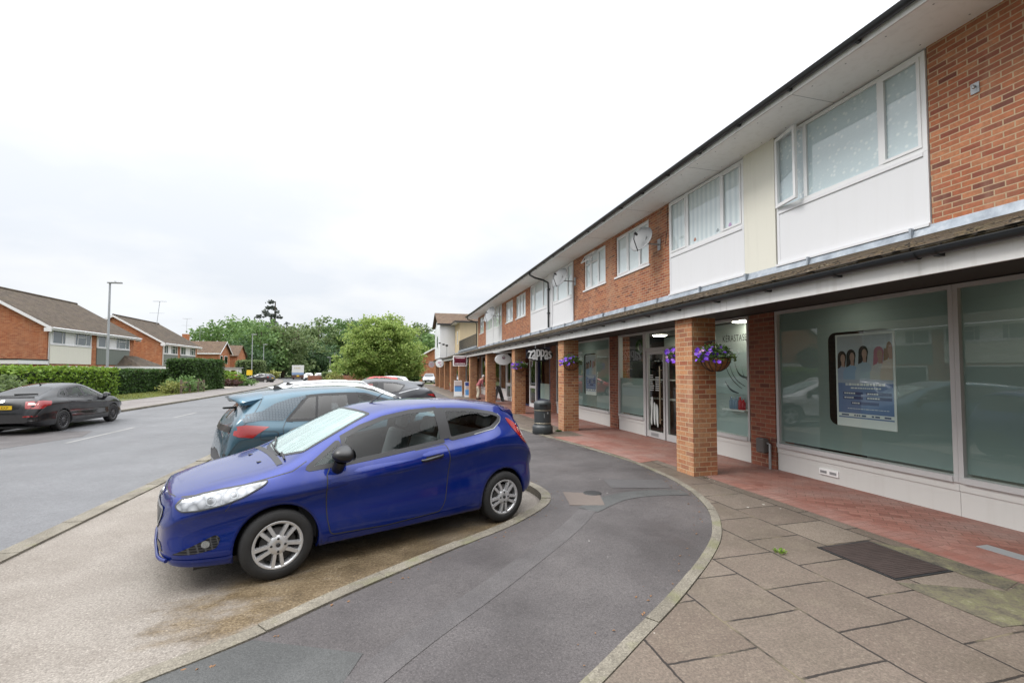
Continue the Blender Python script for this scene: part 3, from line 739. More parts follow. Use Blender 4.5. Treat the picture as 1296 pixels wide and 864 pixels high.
# forecourt where the cars stand
lk = [(-9,-2.2),(-6,-.2),(-3.6,1.62),(-2.4,2.46),(-1.6,3.03),(-.968,3.445),(-.379,3.932),(.512,4.60),(1.282,5.15),(1.838,5.70),(2.04,6.10),(2.06,6.50),(1.98,6.85),(1.80,7.15),(1.75,7.8),(1.9,9.0),(2.0,12),(2.0,34)]
lkc = catmull(lk, 6, False)
fc = [p for p in lkc if p[0] > -3.62 or p[1] > 3]
sheet('forecourt', [(-3.58,1.2)]+[(x, y) for x, y in lkc if x > -3.55]+[(2.0,34),(-3.58,34)], 0., M['forecourt'])
strip3('roadside_kerb', [(-3.68,-1),(-3.66,8),(-3.66,20),(-3.68,34)], -.11, .10, -.12, .022, M['kerb'], .92, .008)
strip3('bay_kerb', lk and lkc, .0, .13, -.05, .098, M['kerb'], .92, .004)
rk = [(-5,-.9),(-2.6,.45),(-.8,1.35),(.3,1.95),(1.04,2.422),(1.568,2.79),(2.143,3.196),(2.895,3.796),(3.425,4.327),(3.934,5.098),(4.313,6.186),(4.45,7.4),(4.442,8.2),(4.268,9.642),(3.971,11.527),(3.75,13.2),(3.66,16),(3.62,22),(3.6,60)]
rkc = catmull(rk, 6, False)
sheet('lane', offs(lkc, .12)+[(2.1,60)]+[(x, y) for x, y in rkc[::-1]], .085, M['lane'])
strip3('lane_kerb', rkc, -.005, .09, .0, .098, M['kerb'], .92, .003)
pv = offs(rkc, .095)
sheet('pavement', [p for p in pv]+[(5.02,60),(5.02,-4),(-4,-4)], .09, M['slab'])
sheet('brick_paving', [(5.02,-4),(5.02,8.6),(5.02,60),(6.72,60),(6.72,-4)], .09, M['pave'])
sheet('brick_paving', [(4.53,7.75),(4.56,8.2),(4.42,9.6),(4.12,11.35),(5.02,11.35),(5.02,7.9)], .0944, M['pave'])
# leaf litter and grit gathered along the kerbs
lm = MB(); random.seed(12)
for line, d0, d1, zz, n in ((lkc,-.10,.02,.004,0),(lkc,.13,.30,.0875,420),(rkc,-.22,-.02,.0875,420)):
    L = [p for p in dens(line, .05, False) if 1 < p[1] < 14 and p[0] > -3.5]
    for k in range(n):
        i = random.randrange(1, len(L)); t = np.array(L[i])-np.array(L[i-1]); t = t/np.linalg.norm(t); q = np.array(L[i])+np.array((t[1], -t[0]))*random.uniform(d0, d1)+t*random.uniform(-.05,.05)
        if random.random() > .25+.75*max(0, math.sin(i*.06)): continue
        a = random.uniform(0, 6.28); s = random.uniform(.006,.02); h = random.uniform(.001,.008)
        lm.face([(q[0]+s*math.cos(a), q[1]+s*math.sin(a), zz+.001), (q[0]-s*.5*math.sin(a), q[1]+s*.5*math.cos(a), zz+h), (q[0]-s*math.cos(a), q[1]-s*math.sin(a), zz+.002), (q[0]+s*.5*math.sin(a), q[1]-s*.5*math.cos(a), zz+h)])
tag(lm.build('leaf_litter', simple('brown_litter', (.20,.105,.05), .9, var=.5, vs=30)), 'brown leaf litter and grit along the kerbs of the lane', 'litter', kind='stuff')
# repairs in the lane
T1 = catmull([(-.9,1.9),(.05,2.95),(.9,3.75),(1.9,4.75),(2.4,5.35)], 6, False)
ribbon('lane_trench', offs(T1, -.11), offs(T1, .11), .0885, M['patch'])
T2 = catmull([(2.4,5.35),(3.0,5.75),(3.55,5.85),(4.1,5.75)], 5, False)
ribbon('lane_trench', offs(T2, -.14), offs(T2, .15), .0893, M['patchdark'])
sheet('lane_patch', [(2.404,6.218),(2.873,6.006),(2.70,5.47),(2.26,5.58)], .0897, simple('brown_patch', (.125,.10,.085), .8, bump=.4))
sheet('lane_patch', [(3.30,6.75),(4.22,6.5),(4.05,6.0),(3.2,6.25)], .0890, simple('black_patch', (.07,.066,.066), .6, bump=.4))
sheet('lane_patch', [(-1.5,2.95),(-.85,3.35),(-.15,3.02),(-.25,2.75),(-1.0,1.9)], .0887, M['patchdark'])
dr = MB(); dr.lathe([(0,.094),(.12,.094),(.13,.0925),(.13,.08)], 24, 0, Matrix.Translation((2.79,6.05,0))); o = dr.build('drain_cover', simple('cast_iron', (.05,.05,.05), .5, .5)); tag(o, 'small round iron drain cover set in the asphalt lane', 'drain cover')
# moss, weeds and litter
def tuft(name, x, y, z, n, h, mat, label, sp=.05):
    mb = MB()
    for k in range(n):
        a = random.uniform(0, 2*PI); l = random.uniform(.5, 1)*h; r0 = random.uniform(0, sp); px, py = x+r0*math.cos(a), y+r0*math.sin(a)
        ex, ey = px+math.cos(a)*l*.7, py+math.sin(a)*l*.7; w = l*.22
        mb.face([(px, py, z), (px+(ex-px)*.5-w*math.sin(a), py+(ey-py)*.5+w*math.cos(a), z+l*.5), (ex, ey, z+l*.6), (px+(ex-px)*.5+w*math.sin(a), py+(ey-py)*.5-w*math.cos(a), z+l*.5)])
    o = mb.build(name, mat); return tag(o, label, 'weed')
tuft('weed', 3.62, 3.62, .09, 26, .055, M['lf_hedge'], 'small green weed growing in a paving joint left of the metal access cover')
tuft('weed', 4.66, 12.33, .09, 40, .09, M['lf_hedge2'], 'green weed at the foot of the brick pillar behind the litter bin', .09)
tuft('weed', 5.0, 6.50, .09, 18, .03, M['lf_hedge2'], 'mossy tuft at the foot of the nearest brick pillar', .12)
# metal access cover with a raised frame
gt = thing('access_cover', (4.40,3.26,.09), 'brown ribbed metal access cover let into the paving slabs', 'manhole cover')
mb = MB(); mb.box(4.07,4.73,2.90,3.63,.091,.0965); mb.build('cover_frame', M['black'], gt)
mb = MB(); mb.box(4.095,4.705,2.925,3.605,.0966,.1005)
for k in range(22):
    for j in range(2): mb.box(4.11+.30*j,4.385+.30*j,2.94+k*.0300,2.955+k*.0300,.1005,.1022)
mb.build('cover_plate', simple('rusty_cover', (.065,.047,.042), .6, .4, var=.4, vs=9), gt)
def mossy():
    g = G('mossy_concrete'); p = g.obj(); n = g.math('ADD', g.math('MULTIPLY', g.noise(p, 4.5, 6, .7), .7), g.math('MULTIPLY', g.noise(p, 45, 3, .7), .3))
    return g.done(g.bsdf(Base__Color=g.ramp(n, [(.38,(.045,.042,.03)),(.5,(.105,.09,.06)),(.57,(.125,.12,.06)),(.66,(.19,.17,.12))]), Roughness=.9, Normal=g.bump(n, .7, .02)))
ex = MB(); ex.face([(4.73,2.55,.0936),(5.0,2.62,.0936),(5.0,3.30,.0936),(4.74,3.62,.0936)]); ex.face([(4.03,2.2,.0936),(5.0,2.1,.0936),(5.0,2.6,.0936),(4.73,2.54,.0936),(4.03,2.88,.0936)])
struct(ex.build('concrete_infill', mossy()))
gd = MB(); gd.box(5.62,5.78,2.9,3.25,.0905,.094); tag(gd.build('gully_grate', M['grey']), 'narrow grey gully grate in the red block paving', 'drain grate')
# verge and garden ground across the road
sheet('grass_verge', [(-15.2,24),(-15.4,36),(-16.0,45.0),(-17.0,45.2),(-19.4,45.2),(-19.4,24)], .058, M['grass'])
sheet('garden_ground', [(-15.4,45.2),(-17.8,62),(-20,80),(-26,100),(-60,100),(-60,20),(-19.4,20),(-19.4,45.2)], .05, M['grass'])
sheet('driveway', [(-16.1,52.2),(-17.3,64),(-24,65),(-24,54)], .064, M['drive'])
sheet('driveway', [(-18.5,72),(-20.3,81),(-26,82),(-26,74)], .064, M['drive'])
gb = MB()
for k in range(2600):
    x, y = random.uniform(-19.2,-15.5), random.uniform(34,45); a = random.uniform(0, PI); h = random.uniform(.04,.10)
    gb.face([(x-.03*math.cos(a), y-.03*math.sin(a), .058), (x+.03*math.cos(a), y+.03*math.sin(a), .058), (x+random.uniform(-.03,.03), y+random.uniform(-.03,.03), .058+h)])
tag(gb.build('grass', M['lf_yel']), 'short grass on the verge in front of the dark hedge', 'grass', kind='stuff')
# ------------------------------------------------------------------ the parade of shops with flats above
UX, GX = 6.40, 6.65            # upper wall plane, shop-front plane
Y0, Y1 = -3.0, 34.25
par = thing('shop_parade', (6.4, 15, 0), 'long two-storey brick shop parade with white flats above and a tiled canopy on pillars', 'building')
def part(mb, name, mat, par_=None, **k): return mb.build(name, mat, par_ or par, **k)
ZB_, ZT = 3.58, 5.85
# upper brickwork, with real openings
def brickrun(a, b, wins, zs=4.58, zt=5.76):
    bw = MB()
    ys = [a]
    for w0, w1 in wins:
        bw.box(UX, UX+.28, ys[-1], w0, ZB_, ZT, skip='')
        bw.box(UX, UX+.28, w0, w1, ZB_, zs); bw.box(UX, UX+.28, w0, w1, zt, ZT); ys.append(w1)
    bw.box(UX, UX+.28, ys[-1], b, ZB_, ZT); part(bw, 'brick_wall', M['brick'])
brickrun(Y0, 4.01, [(.55, 2.33)]); brickrun(9.44, 15.35, [(10.34, 12.13), (12.80, 14.42)]); brickrun(20.62, 26.45, [(21.5, 23.3), (23.95, 25.55)]); brickrun(31.15, Y1, [(32.05, 33.6)])
bw = MB(); bw.box(UX+.28, 11.0, Y1-.28, Y1, 3.0, ZT); part(bw, 'brick_wall', M['brick'])
fr_ = .055
def window(y0, y1, z0, z1, lights, cur='net', x=UX, sill=True, open_=None, top=(), par_=None, depth=.05, fm=None, fx=None):
    """lights: list of (ya, yb); frame mesh > panes, curtain, ornaments"""
    x = x if fx is None else fx
    f = MB()
    f.box(x, x+.07, y0, y0+fr_, z0, z1); f.box(x, x+.07, y1-fr_, y1, z0, z1); f.box(x, x+.07, y0+fr_, y1-fr_, z0, z0+fr_); f.box(x, x+.07, y0+fr_, y1-fr_, z1-fr_, z1)
    es = sorted(lights)
    for (a, b), (c, d) in zip(es, es[1:]): f.box(x-.004, x+.066, b, c, z0+fr_, z1-fr_)
    if sill: f.box(x-.07, x+.02, y0-.06, y1+.06, z0-.05, z0-.002)
    for k, (a, b) in enumerate(es):     # inner sash bead
        if k == open_: continue
        if k % 2 == 0:
            q = .038
            for bx in ((a, a+q, z0+fr_, z1-fr_), (b-q, b, z0+fr_, z1-fr_), (a+q, b-q, z0+fr_, z0+fr_+q), (a+q, b-q, z1-fr_-q, z1-fr_)): f.box(x-.012, x+.03, *bx)
    o = f.build('window', fm or M['upvc'], par_ or par)
    for k, (a, b) in enumerate(es):
        if k == open_: continue
        p = MB(); p.face([(x+.02, a, z0+fr_), (x+.02, a, z1-fr_), (x+.02, b, z1-fr_), (x+.02, b, z0+fr_)]); p.build('pane', M['glass'], o)
    if top:
        t = MB()
        for a, b, zz in top: t.box(x-.006, x+.05, a, b, zz, zz+.05)
        t.build('transom', M['upvc'], o)
    c = MB(); c.face([(x+.034, y0, z0), (x+.034, y0, z1), (x+.034, y1, z1), (x+.034, y1, z0)]); c.build('curtain', M[cur], o)
    return o
def sash(x, y, z0, z1, w, ang, par_, hinge=1):
    """open casement hinged at (x, y), swung ang degrees out to the street"""
    Mt = Matrix.Translation((x, y, 0)) @ Matrix.Rotation(R(-ang if hinge > 0 else ang), 4, 'Z')
    s_ = MB(); q = .055; d = -hinge*w
    lo, hi = sorted((0, d))
    for bx in ((lo, lo+q, z0, z1), (hi-q, hi, z0, z1), (lo+q, hi-q, z0, z0+q), (lo+q, hi-q, z1-q, z1)): s_.box(-.045, .0, *bx, M=Mt)
    o = s_.build('open_casement', M['upvc'], par_)
    p = MB(); p.face([tuple(Mt @ Vector(v)) for v in ((-.02, lo+q, z0+q), (-.02, lo+q, z1-q), (-.02, hi-q, z1-q), (-.02, hi-q, z0+q))])
    return o, p
def bay(y0, y1, lights, cur, open_=None, zp=4.50, top=()):
    b = MB(); b.box(UX-.02, UX+.05, y0, y0+.05, ZB_+.06, 4.55); b.box(UX-.02, UX+.05, y1-.05, y1, ZB_+.06, 4.55); b.box(UX-.02, UX+.05, y0+.05, y1-.05, ZB_+.06, ZB_+.12)
    b.box(UX-.012, UX+.05, y0+.05, y1-.05, ZB_+.12, 4.50); b.box(UX-.03, UX+.05, y0+.05, y1-.05, 4.50, 4.55); b.box(UX-.06, UX+.05, y0-.01, y1+.01, ZB_+.02, ZB_+.058)
    part(b, 'cladding_panel', M['panel'])
    return window(y0, y1, 4.553, 5.82, lights, cur, UX-.02, False, open_, top)
o = bay(4.02, 6.30, [(4.075,4.545),(4.60,5.70),(5.76,6.24)], 'lace', 2)
s_, p_ = sash(UX-.02, 6.27, 4.60, 5.79, .52, 13, o); p_.build('casement_pane', M['glass'], o)
o2 = bay(7.05, 9.42, [(7.11,7.62),(7.68,8.70),(8.78,9.36)], 'drape')
bay(15.37, 17.55, [(15.43,15.9),(15.96,16.95),(17.01,17.49)], 'net', None, top=[(15.96,16.95,5.45)])
bay(18.15, 20.60, [(18.21,18.75),(18.81,19.95),(20.01,20.54)], 'drape')
bay(26.47, 28.75, [(26.53,27.1),(27.16,28.1),(28.16,28.7)], 'net'); bay(29.05, 31.13, [(29.1,29.6),(29.66,30.5),(30.56,31.07)], 'net')
cs = MB(); cs.box(UX-.035, UX+.2, 6.32, 7.03, ZB_+.02, ZT); part(cs, 'render_strip', M['cream'])
for a, b in ((17.57,18.13),(28.77,29.03)): cs = MB(); cs.box(UX-.03, UX+.2, a, b, ZB_+.02, ZT); part(cs, 'white_strip', M['panel'])
w_ = window(10.34, 12.13, 4.58, 5.76, [(10.40,10.86),(10.92,11.45),(11.51,12.07)], 'net', fx=UX+.04)
w_ = window(12.80, 14.42, 4.58, 5.76, [(12.86,13.38),(13.44,13.9),(13.96,14.36)], 'net', fx=UX+.04, top=[(13.44,14.36,5.42)])
# top-hung fanlight propped open
s_ = MB(); Mt = Matrix.Translation((UX+.02, 0, 5.74)) @ Matrix.Rotation(R(32), 4, 'Y')
for bx in ((13.45,13.49,-.30,0),(14.31,14.35,-.30,0),(13.49,14.31,-.30,-.26),(13.49,14.31,-.04,0)): s_.box(-.03, 0, *bx, M=Mt)
s_.build('open_fanlight', M['upvc'], w_)
window(.55, 2.33, 4.58, 5.76, [(.61,1.1),(1.16,1.7),(1.76,2.27)], 'net', fx=UX+.04)
window(21.5, 23.3, 4.58, 5.76, [(21.56,22.1),(22.16,22.65),(22.71,23.24)], 'net', fx=UX+.04); window(23.95, 25.55, 4.58, 5.76, [(24.01,24.6),(24.66,25.49)], 'drape', fx=UX+.04)
window(32.05, 33.6, 4.58, 5.76, [(32.1,32.8),(32.86,33.55)], 'net', fx=UX+.04)
# ornaments on the window sill of the second bay
for (y, h, c_) in ((8.52,.17,simple('terracotta_pot', (.50,.17,.09), .7)),(7.80,.15,M['galv']),(7.45,.16,M['petalpink'])):
    m = MB(); m.lathe([(.05,0),(.09,h*.4),(.08,h*.75),(.04,h),(0,h+.01)], 14, 0, Matrix.Translation((UX+.09, y, 4.615))); ob = m.build('vase', c_)
    tag(ob, {8.52:'round terracotta vase on the upstairs sill of the white bay with curtains', 7.80:'grey ornament on the upstairs window sill near the middle of the white bay', 7.45:'pink ornament on the upstairs window sill near the cream strip'}[y], 'vase')
# eaves
sf = MB(); sf.box(5.60, UX, Y0, Y1+.5, ZT, ZT+.02); sf.box(UX, 7.2, Y0, Y1+.5, ZT, ZT+.02); part(sf, 'soffit', M['soffit'])
sf = MB(); y = Y0+.9
while y < Y1: sf.box(5.605, UX-.005, y, y+.006, ZT-.0025, ZT-.0005); y += 2.44
part(sf, 'soffit_joint', M['grey'])
sf = MB(); random.seed(8)
for k in range(70):
    yy = -1+k*.5+random.uniform(-.02,.02)
    for xx in (5.72, 6.28): sf.box(xx-.008, xx+.008, yy-.008, yy+.008, ZT-.003, ZT-.0006)
part(sf, 'soffit_screws', M['grey'])
sf = MB(); sf.tube([(UX-.012, 9.60, 4.90),(UX-.012, 9.52, 5.2),(UX-.012, 9.50, 5.83)], .006, 5); sf.tube([(UX-.012, 15.28, 5.0),(UX-.012, 15.30, 4.2),(UX-.012, 15.26, 3.66)], .006, 5); part(sf, 'aerial_cable', M['gutter'])
sf = MB(); sf.box(5.575, 5.60, Y0, Y1+.5, ZT-.012, ZT+.13); sf.box(5.60, 11, Y1+.5, Y1+.525, ZT-.012, ZT+.13); part(sf, 'eaves_fascia', M['fascia'])
def gutter(x, z, ya, yb, r=.058, br=1.0, par_=None, y_axis=True):
    g_ = MB(); n = 8
    A = [(x+r*math.cos(PI+PI*k/n), z+r*math.sin(PI+PI*k/n)) for k in range(n+1)]
    vs = [(a, ya, b) for a, b in A]+[(a, yb, b) for a, b in A]; g_.mesh(vs, [(k, k+1, n+2+k, n+1+k) for k in range(n)], 0, True)
    g_.box(x-r-.004, x-r+.006, ya, yb, z-.002, z+.008); g_.box(x+r-.006, x+r+.004, ya, yb, z-.002, z+.008)
    y = math.ceil(ya)+.2
    while y < yb:
        m = len(A); vs = [(x+(a-x)*1.12, y-.022, z+(b-z)*1.14) for a, b in A]+[(x+(a-x)*1.12, y+.022, z+(b-z)*1.14) for a, b in A]
        g_.mesh(vs, [(k, k+1, m+k+1, m+k) for k in range(m-1)], 0, True)
        g_.box(x, x+r+.03, y-.022, y+.022, z-r-.012, z-.02); y += br
    y = ya+2.1
    while y < yb:
        m = len(A); vs = [(x+(a-x)*1.16, y-.06, z+(b-z)*1.18) for a, b in A]+[(x+(a-x)*1.16, y+.06, z+(b-z)*1.18) for a, b in A]
        g_.mesh(vs, [(k, k+1, m+k+1, m+k) for k in range(m-1)], 0, True); y += 4.
    return g_.build('gutter', M['gutter'], par_ or par)
gutter(5.52, 5.955, Y0, Y1+.5)
rf = MB(); zr = 5.99; xr, zr2 = 10.6, 8.35
def slab_roof(mb, q, t=.05, uvm='yx'):
    n = (Vector(q[1])-Vector(q[0])).cross(Vector(q[2])-Vector(q[0])).normalized()
    if n.z < 0: n = -n
    lo = [tuple(Vector(p)-n*t) for p in q]
    mb.face(q, 0, uvm); mb.face(lo[::-1], 0, uvm); m = len(q)
    for i in range(m): mb.face([q[i], lo[i], lo[(i+1) % m], q[(i+1) % m]], 0)
slab_roof(rf, [(5.50,Y0,zr),(5.50,Y1+.55,zr),(xr,Y1-4.6,zr2),(xr,Y0,zr2)])
slab_roof(rf, [(15.7,Y0,zr),(15.7,Y1+.55,zr),(xr,Y1-4.6,zr2),(xr,Y0,zr2)][::-1])
slab_roof(rf, [(5.50,Y1+.55,zr),(15.7,Y1+.55,zr),(xr,Y1-4.6,zr2)], .05, 'xy')
part(rf, 'roof', M['rtile2'])
bk = MB(); bk.box(14.9, 15.2, Y0, Y1, 0, ZT); bk.box(6.7, 15.2, Y0-.25, Y0, 0, ZT); part(bk, 'rear_wall', M['brick'])
# downpipe with swan neck
dp = MB(); dp.tube([(5.52,17.95,5.90),(5.52,17.95,5.80),(5.75,17.9,5.68),(6.10,17.88,5.60),(6.30,17.87,5.50),(6.31,17.87,5.3),(6.31,17.87,3.62)], .038, 10)
for z in (5.2,4.2): dp.box(6.27,6.40,17.80,17.94,z,z+.05)
part(dp, 'downpipe', M['gutter']); dp = MB(); dp.tube([(5.52,34.1,5.90),(5.60,34.2,5.72),(6.2,34.28,5.55),(6.31,34.3,5.35),(6.31,34.3,3.62)], .038, 10); part(dp, 'downpipe', M['gutter'])
# lead flashing and tiled canopy
fl = MB(); y = Y0; random.seed(4)
while y < 53:
    l = random.uniform(1.2,1.7); dz = random.uniform(-.012,.012); y2 = min(y+l, 53)
    fl.mesh([(6.365,y,3.62+dz*.3),(6.365,y2,3.62+dz*.3),(6.30,y2,3.44+dz),(6.30,y,3.44+dz),(6.40,y,3.62+dz*.3),(6.40,y2,3.62+dz*.3)], [(0,1,2,3),(4,5,1,0)], 0, False)
    fl.box(6.29,6.372,y-.012,y+.012,3.45,3.615); y = y2
part(fl, 'lead_flashing', M['lead'])
cr = MB(); n = 9
for k in range(n):
    t0, t1 = k/n, (k+1)/n; xa, xb = 4.68+1.72*t0, 4.68+1.72*t1+.012; za, zb = 2.955+.545*t0, 2.955+.545*t1
    q = [(xa,Y0,za+.022),(xa,53,za+.022),(xb,53,zb+.022),(xb,Y0,zb+.022)]
    cr.face(q, 0, 'yx'); cr.face([(xa,Y0,za),(xa,53,za),(xa,53,za+.022),(xa,Y0,za+.022)], 0)
cr.face([(4.68,Y0,2.95),(6.4,Y0,3.49),(6.4,53,3.49),(4.68,53,2.95)], 0, 'yx'); cr.box(4.685,4.76,Y0,53,2.925,2.95)
for k in range(900):   # moss and lifted tile ends along the bottom courses
    yy = random.uniform(0, 30); t = random.choice((0,.11,.22,.33)); xx = 4.675+1.72*t; zz = 2.955+.545*t+.022; s = random.uniform(.012,.03)
    cr.mesh([(xx-s*.5,yy-s*1.4,zz-.004),(xx-s*.5,yy+s*1.4,zz-.004),(xx+s*2,yy+s,zz+.012),(xx+s*2,yy-s,zz+.012),(xx+s*.4,yy,zz+s*.9)], [(0,1,4),(1,2,4),(2,3,4),(3,0,4)], 0, False)
part(cr, 'canopy_roof', M['tile'])
cf = MB(); y = Y0
while y < 53: cf.box(4.735,4.765,y+.003,min(y+4.3,53)-.003,2.71,2.925); y += 4.3
cf.box(4.742,4.762,Y0,53,2.712,2.90); part(cf, 'canopy_fascia', M['fascia'])
gutter(4.665, 2.915, Y0, 53, .058, .95)
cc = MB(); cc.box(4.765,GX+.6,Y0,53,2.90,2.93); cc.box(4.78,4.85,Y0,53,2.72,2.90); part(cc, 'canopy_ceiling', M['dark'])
# pillars
for k, y in enumerate((1.02,6.55,12.38,17.81,23.30,28.57,33.40,38.07,42.80,47.16,51.50)):
    p = MB(); p.box(4.84,5.30,y,y+.46,.06,2.72); part(p, 'pillar', M['pillar'])
# ---- shop fronts
fr = M['alu']
def mull(a, b, z0=.56, z1=2.88, x0=GX-.05, x1=GX+.08): return (x0, x1, a, b, z0, z1)
def shopwin(ya, yb, glass, name='shop_window', z0=.56, z1=2.88, mid=(), x=GX, fm=None, sub='pane'):
    f = MB(); w = .05
    f.box(x-.05, x+.08, ya, ya+w, z0, z1); f.box(x-.05, x+.08, yb-w, yb, z0, z1); f.box(x-.05, x+.08, ya+w, yb-w, z1-w, z1); f.box(x-.075, x+.08, ya+w, yb-w, z0-.07, z0)
    f.box(x-.06, x+.08, ya, ya+w, z0-.07, z0); f.box(x-.06, x+.08, yb-w, yb, z0-.07, z0)
    for m_ in mid: f.box(x-.045, x+.08, m_-w/2, m_+w/2, z0, z1-w)
    o = f.build(name, fm or fr, par)
    p = MB(); p.face([(x, ya+w, z0), (x, ya+w, z1-w), (x, yb-w, z1-w), (x, yb-w, z0)]); p.build(sub, glass, o)
    return o
def plinth(ya, yb, mat='plinth', x=GX, z1=.49):
    p = MB(); y = ya
    p.box(x-.03, x+.1, ya, yb, .085, z1-.10); p.box(x-.042, x+.1, ya, yb, z1-.10, z1-.002)
    part(p, 'shop_plinth', M[mat])
# frosted salon windows (film on the inside of the pane, with a clear rounded opening for a poster)
def film(o, ya, yb, hole=None, z0=.60, z1=2.83, x=GX+.02):
    f = MB()
    outer = [(ya,z0),(yb,z0),(yb,z1),(ya,z1)]
    if not hole: f.face([(x, a, b) for a, b in outer])
    else:
        h = rpoly([(hole[0],hole[2]),(hole[1],hole[2]),(hole[1],hole[3]),(hole[0],hole[3])], .14, 6)
        if area2(h) < 0: h = h[::-1]
        a, b, c, d = hole
        f.face([(x, q, w) for q, w in ((ya,z0),(yb,z0),(yb,c),(ya,c))]); f.face([(x, q, w) for q, w in ((ya,d),(yb,d),(yb,z1),(ya,z1))])
        f.face([(x, q, w) for q, w in ((ya,c),(a,c),(a,d),(ya,d))]); f.face([(x, q, w) for q, w in ((b,c),(yb,c),(yb,d),(b,d))])
        for cx, cz in ((a,c),(b,c),(b,d),(a,d)):   # rounded corners
            pts = [p for p in h if abs(p[0]-cx) < .145 and abs(p[1]-cz) < .145]
            pts.sort(key=lambda p: math.atan2(p[1]-(cz+(.14 if cz == c else -.14)), p[0]-(cx+(.14 if cx == a else -.14))))
            if cx == a and cz == c: pts.sort(key=lambda p: p[0])
            if cx == a and cz == d: pts.sort(key=lambda p: p[0])
            if cx == b: pts.sort(key=lambda p: p[0])
            f.face([(x, cx, cz)]+[(x, p[0], p[1]) for p in pts])
    f.build('frosted_film', M['film'], o)
o = shopwin(1.1, 3.955, M['shopglass']); film(o, 1.15, 3.905)
o = shopwin(3.957, 6.62, M['shopglass']); film(o, 4.007, 6.57, (4.69,5.66,1.0,2.42)); plinth(1.1, 3.954); plinth(3.958, 6.62)
o = shopwin(7.24, 9.15, M['shopglass']); plinth(7.24, 9.15)
# door of the salon
d = MB(); d.box(GX-.05,GX+.08,9.15,9.22,.09,2.88); d.box(GX-.05,GX+.08,10.90,10.97,.09,2.88); d.box(GX-.045,GX+.08,9.22,10.90,2.35,2.43); d.box(GX-.045,GX+.08,9.22,10.9,2.83,2.88); do = part(d, 'salon_door', fr)
for a, b in ((9.24,10.0),(10.05,10.88)):
    l = MB(); l.box(GX-.03,GX+.03,a,a+.07,.10,2.34); l.box(GX-.03,GX+.03,b-.07,b,.10,2.34); l.box(GX-.03,GX+.03,a+.07,b-.07,.10,.26); l.box(GX-.03,GX+.03,a+.07,b-.07,2.26,2.34); l.build('door_leaf', fr, do)
p = MB()
for a, b in ((9.31,9.93),(10.12,10.81)): p.face([(GX,a,.26),(GX,a,2.26),(GX,b,2.26),(GX,b,.26)])
p.face([(GX,9.22,2.43),(GX,9.22,2.83),(GX,10.9,2.83),(GX,10.9,2.43)]); p.build('door_pane', M['shopglass'], do)
h = MB(); h.tube([(GX-.09,10.17,.5),(GX-.09,10.17,1.95)], .018, 10)
for z in (.6,1.85): h.tube([(GX-.09,10.17,z),(GX-.02,10.17,z)], .012, 8)
h.build('pull_handle', simple('brushed_bronze', (.42,.36,.26), .35, .8), do)
lb = MB(); lb.box(GX-.036,GX-.030,10.35,10.68,.14,.22); lb.build('letter_plate', M['grey'], do)
o = shopwin(10.97, 12.42, M['shopglass']); film(o, 11.02, 12.37, None, .60, 1.62); plinth(10.97, 12.42)
o = shopwin(12.98, 17.75, M['shopglass'], mid=()); film(o, 13.03, 17.70, (14.09,15.06,1.0,2.42)); plinth(12.98, 17.75)
for a, b in ((6.64,7.22),(12.44,12.96),(17.78,18.45)): pr_ = MB(); pr_.box(GX-.056,GX+.35,a,b,.06,2.88); part(pr_, 'brick_pier', M['pier'])
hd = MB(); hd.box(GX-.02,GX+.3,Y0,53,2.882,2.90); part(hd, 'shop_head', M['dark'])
# blue-framed shop
b_ = MB()
for y in (18.45,20.1,22.6): b_.box(GX-.06,GX+.06,y,y+.10,.09,2.88)
b_.box(GX-.05,GX+.05,18.55,22.6,2.45,2.88); b_.box(GX-.05,GX+.05,18.55,20.1,.09,.55); b_.box(GX-.05,GX+.05,20.2,22.6,.09,.16); bo = part(b_, 'blue_shop_front', M['bluepaint'])
p = MB(); p.face([(GX,18.55,.55),(GX,18.55,2.45),(GX,20.1,2.45),(GX,20.1,.55)]); p.build('pane', M['shopglass'], bo)
p = MB(); p.box(GX+.03,GX+.05,18.6,20.05,.56,1.25); p.build('frosted_panel', simple('pale_frosting', (.48,.54,.53), .6), bo)
d = MB()
for a, b in ((20.25,20.36),(21.2,21.31)): d.box(GX-.12,GX-.05,a,b,.10,2.40)
for z0, z1 in ((.10,.28),(1.0,1.12),(2.30,2.40)): d.box(GX-.12,GX-.05,20.36,21.2,z0,z1)
d_ = part(d, 'white_shop_door', M['upvc']); p = MB(); p.face([(GX-.09,20.36,.28),(GX-.09,20.36,2.3),(GX-.09,21.2,2.3),(GX-.09,21.2,.28)]); p.build('door_pane', M['shopglass'], d_)
# white shop with a panelled door, then plainer shops to the far end
shopwin(26.3, 29.8, M['shopglass'], z0=.75, fm=M['upvc'], mid=(28.0,)); plinth(26.3, 29.8, 'upvc', GX, .68)
d = MB()
for a, b in ((24.2,24.34),(25.0,25.12),(25.95,26.1)): d.box(GX-.07,GX+.0,a,b,.10,2.6)
for z0, z1 in ((.10,.34),(.95,1.12),(2.45,2.6)): d.box(GX-.07,GX,24.34,25.95,z0,z1)
d.box(GX-.05,GX-.02,24.34,24.62,.34,.95); d_ = part(d, 'white_shop_door', M['upvc']); p = MB(); p.face([(GX-.03,24.34,.34),(GX-.03,24.34,2.45),(GX-.03,25.95,2.45),(GX-.03,25.95,.34)]); p.build('door_pane', M['shopglass'], d_)
for a, b in ((30.2,34.0),(34.6,38.5),(39.2,43.5),(44.2,48.0),(48.6,52.6)):
    shopwin(a, b, M['shopglass'], z0=.62, fm=M['upvc'] if a < 40 else fr, mid=((a+b)/2,)); plinth(a, b)
for a, b in ((22.75,24.18),(29.82,30.18),(34.02,34.58),(38.52,39.18),(43.52,44.18),(48.02,48.58)): pr_ = MB(); pr_.box(GX-.06,GX+.3,a,b,.06,2.88); part(pr_, 'brick_pier', M['pier'])
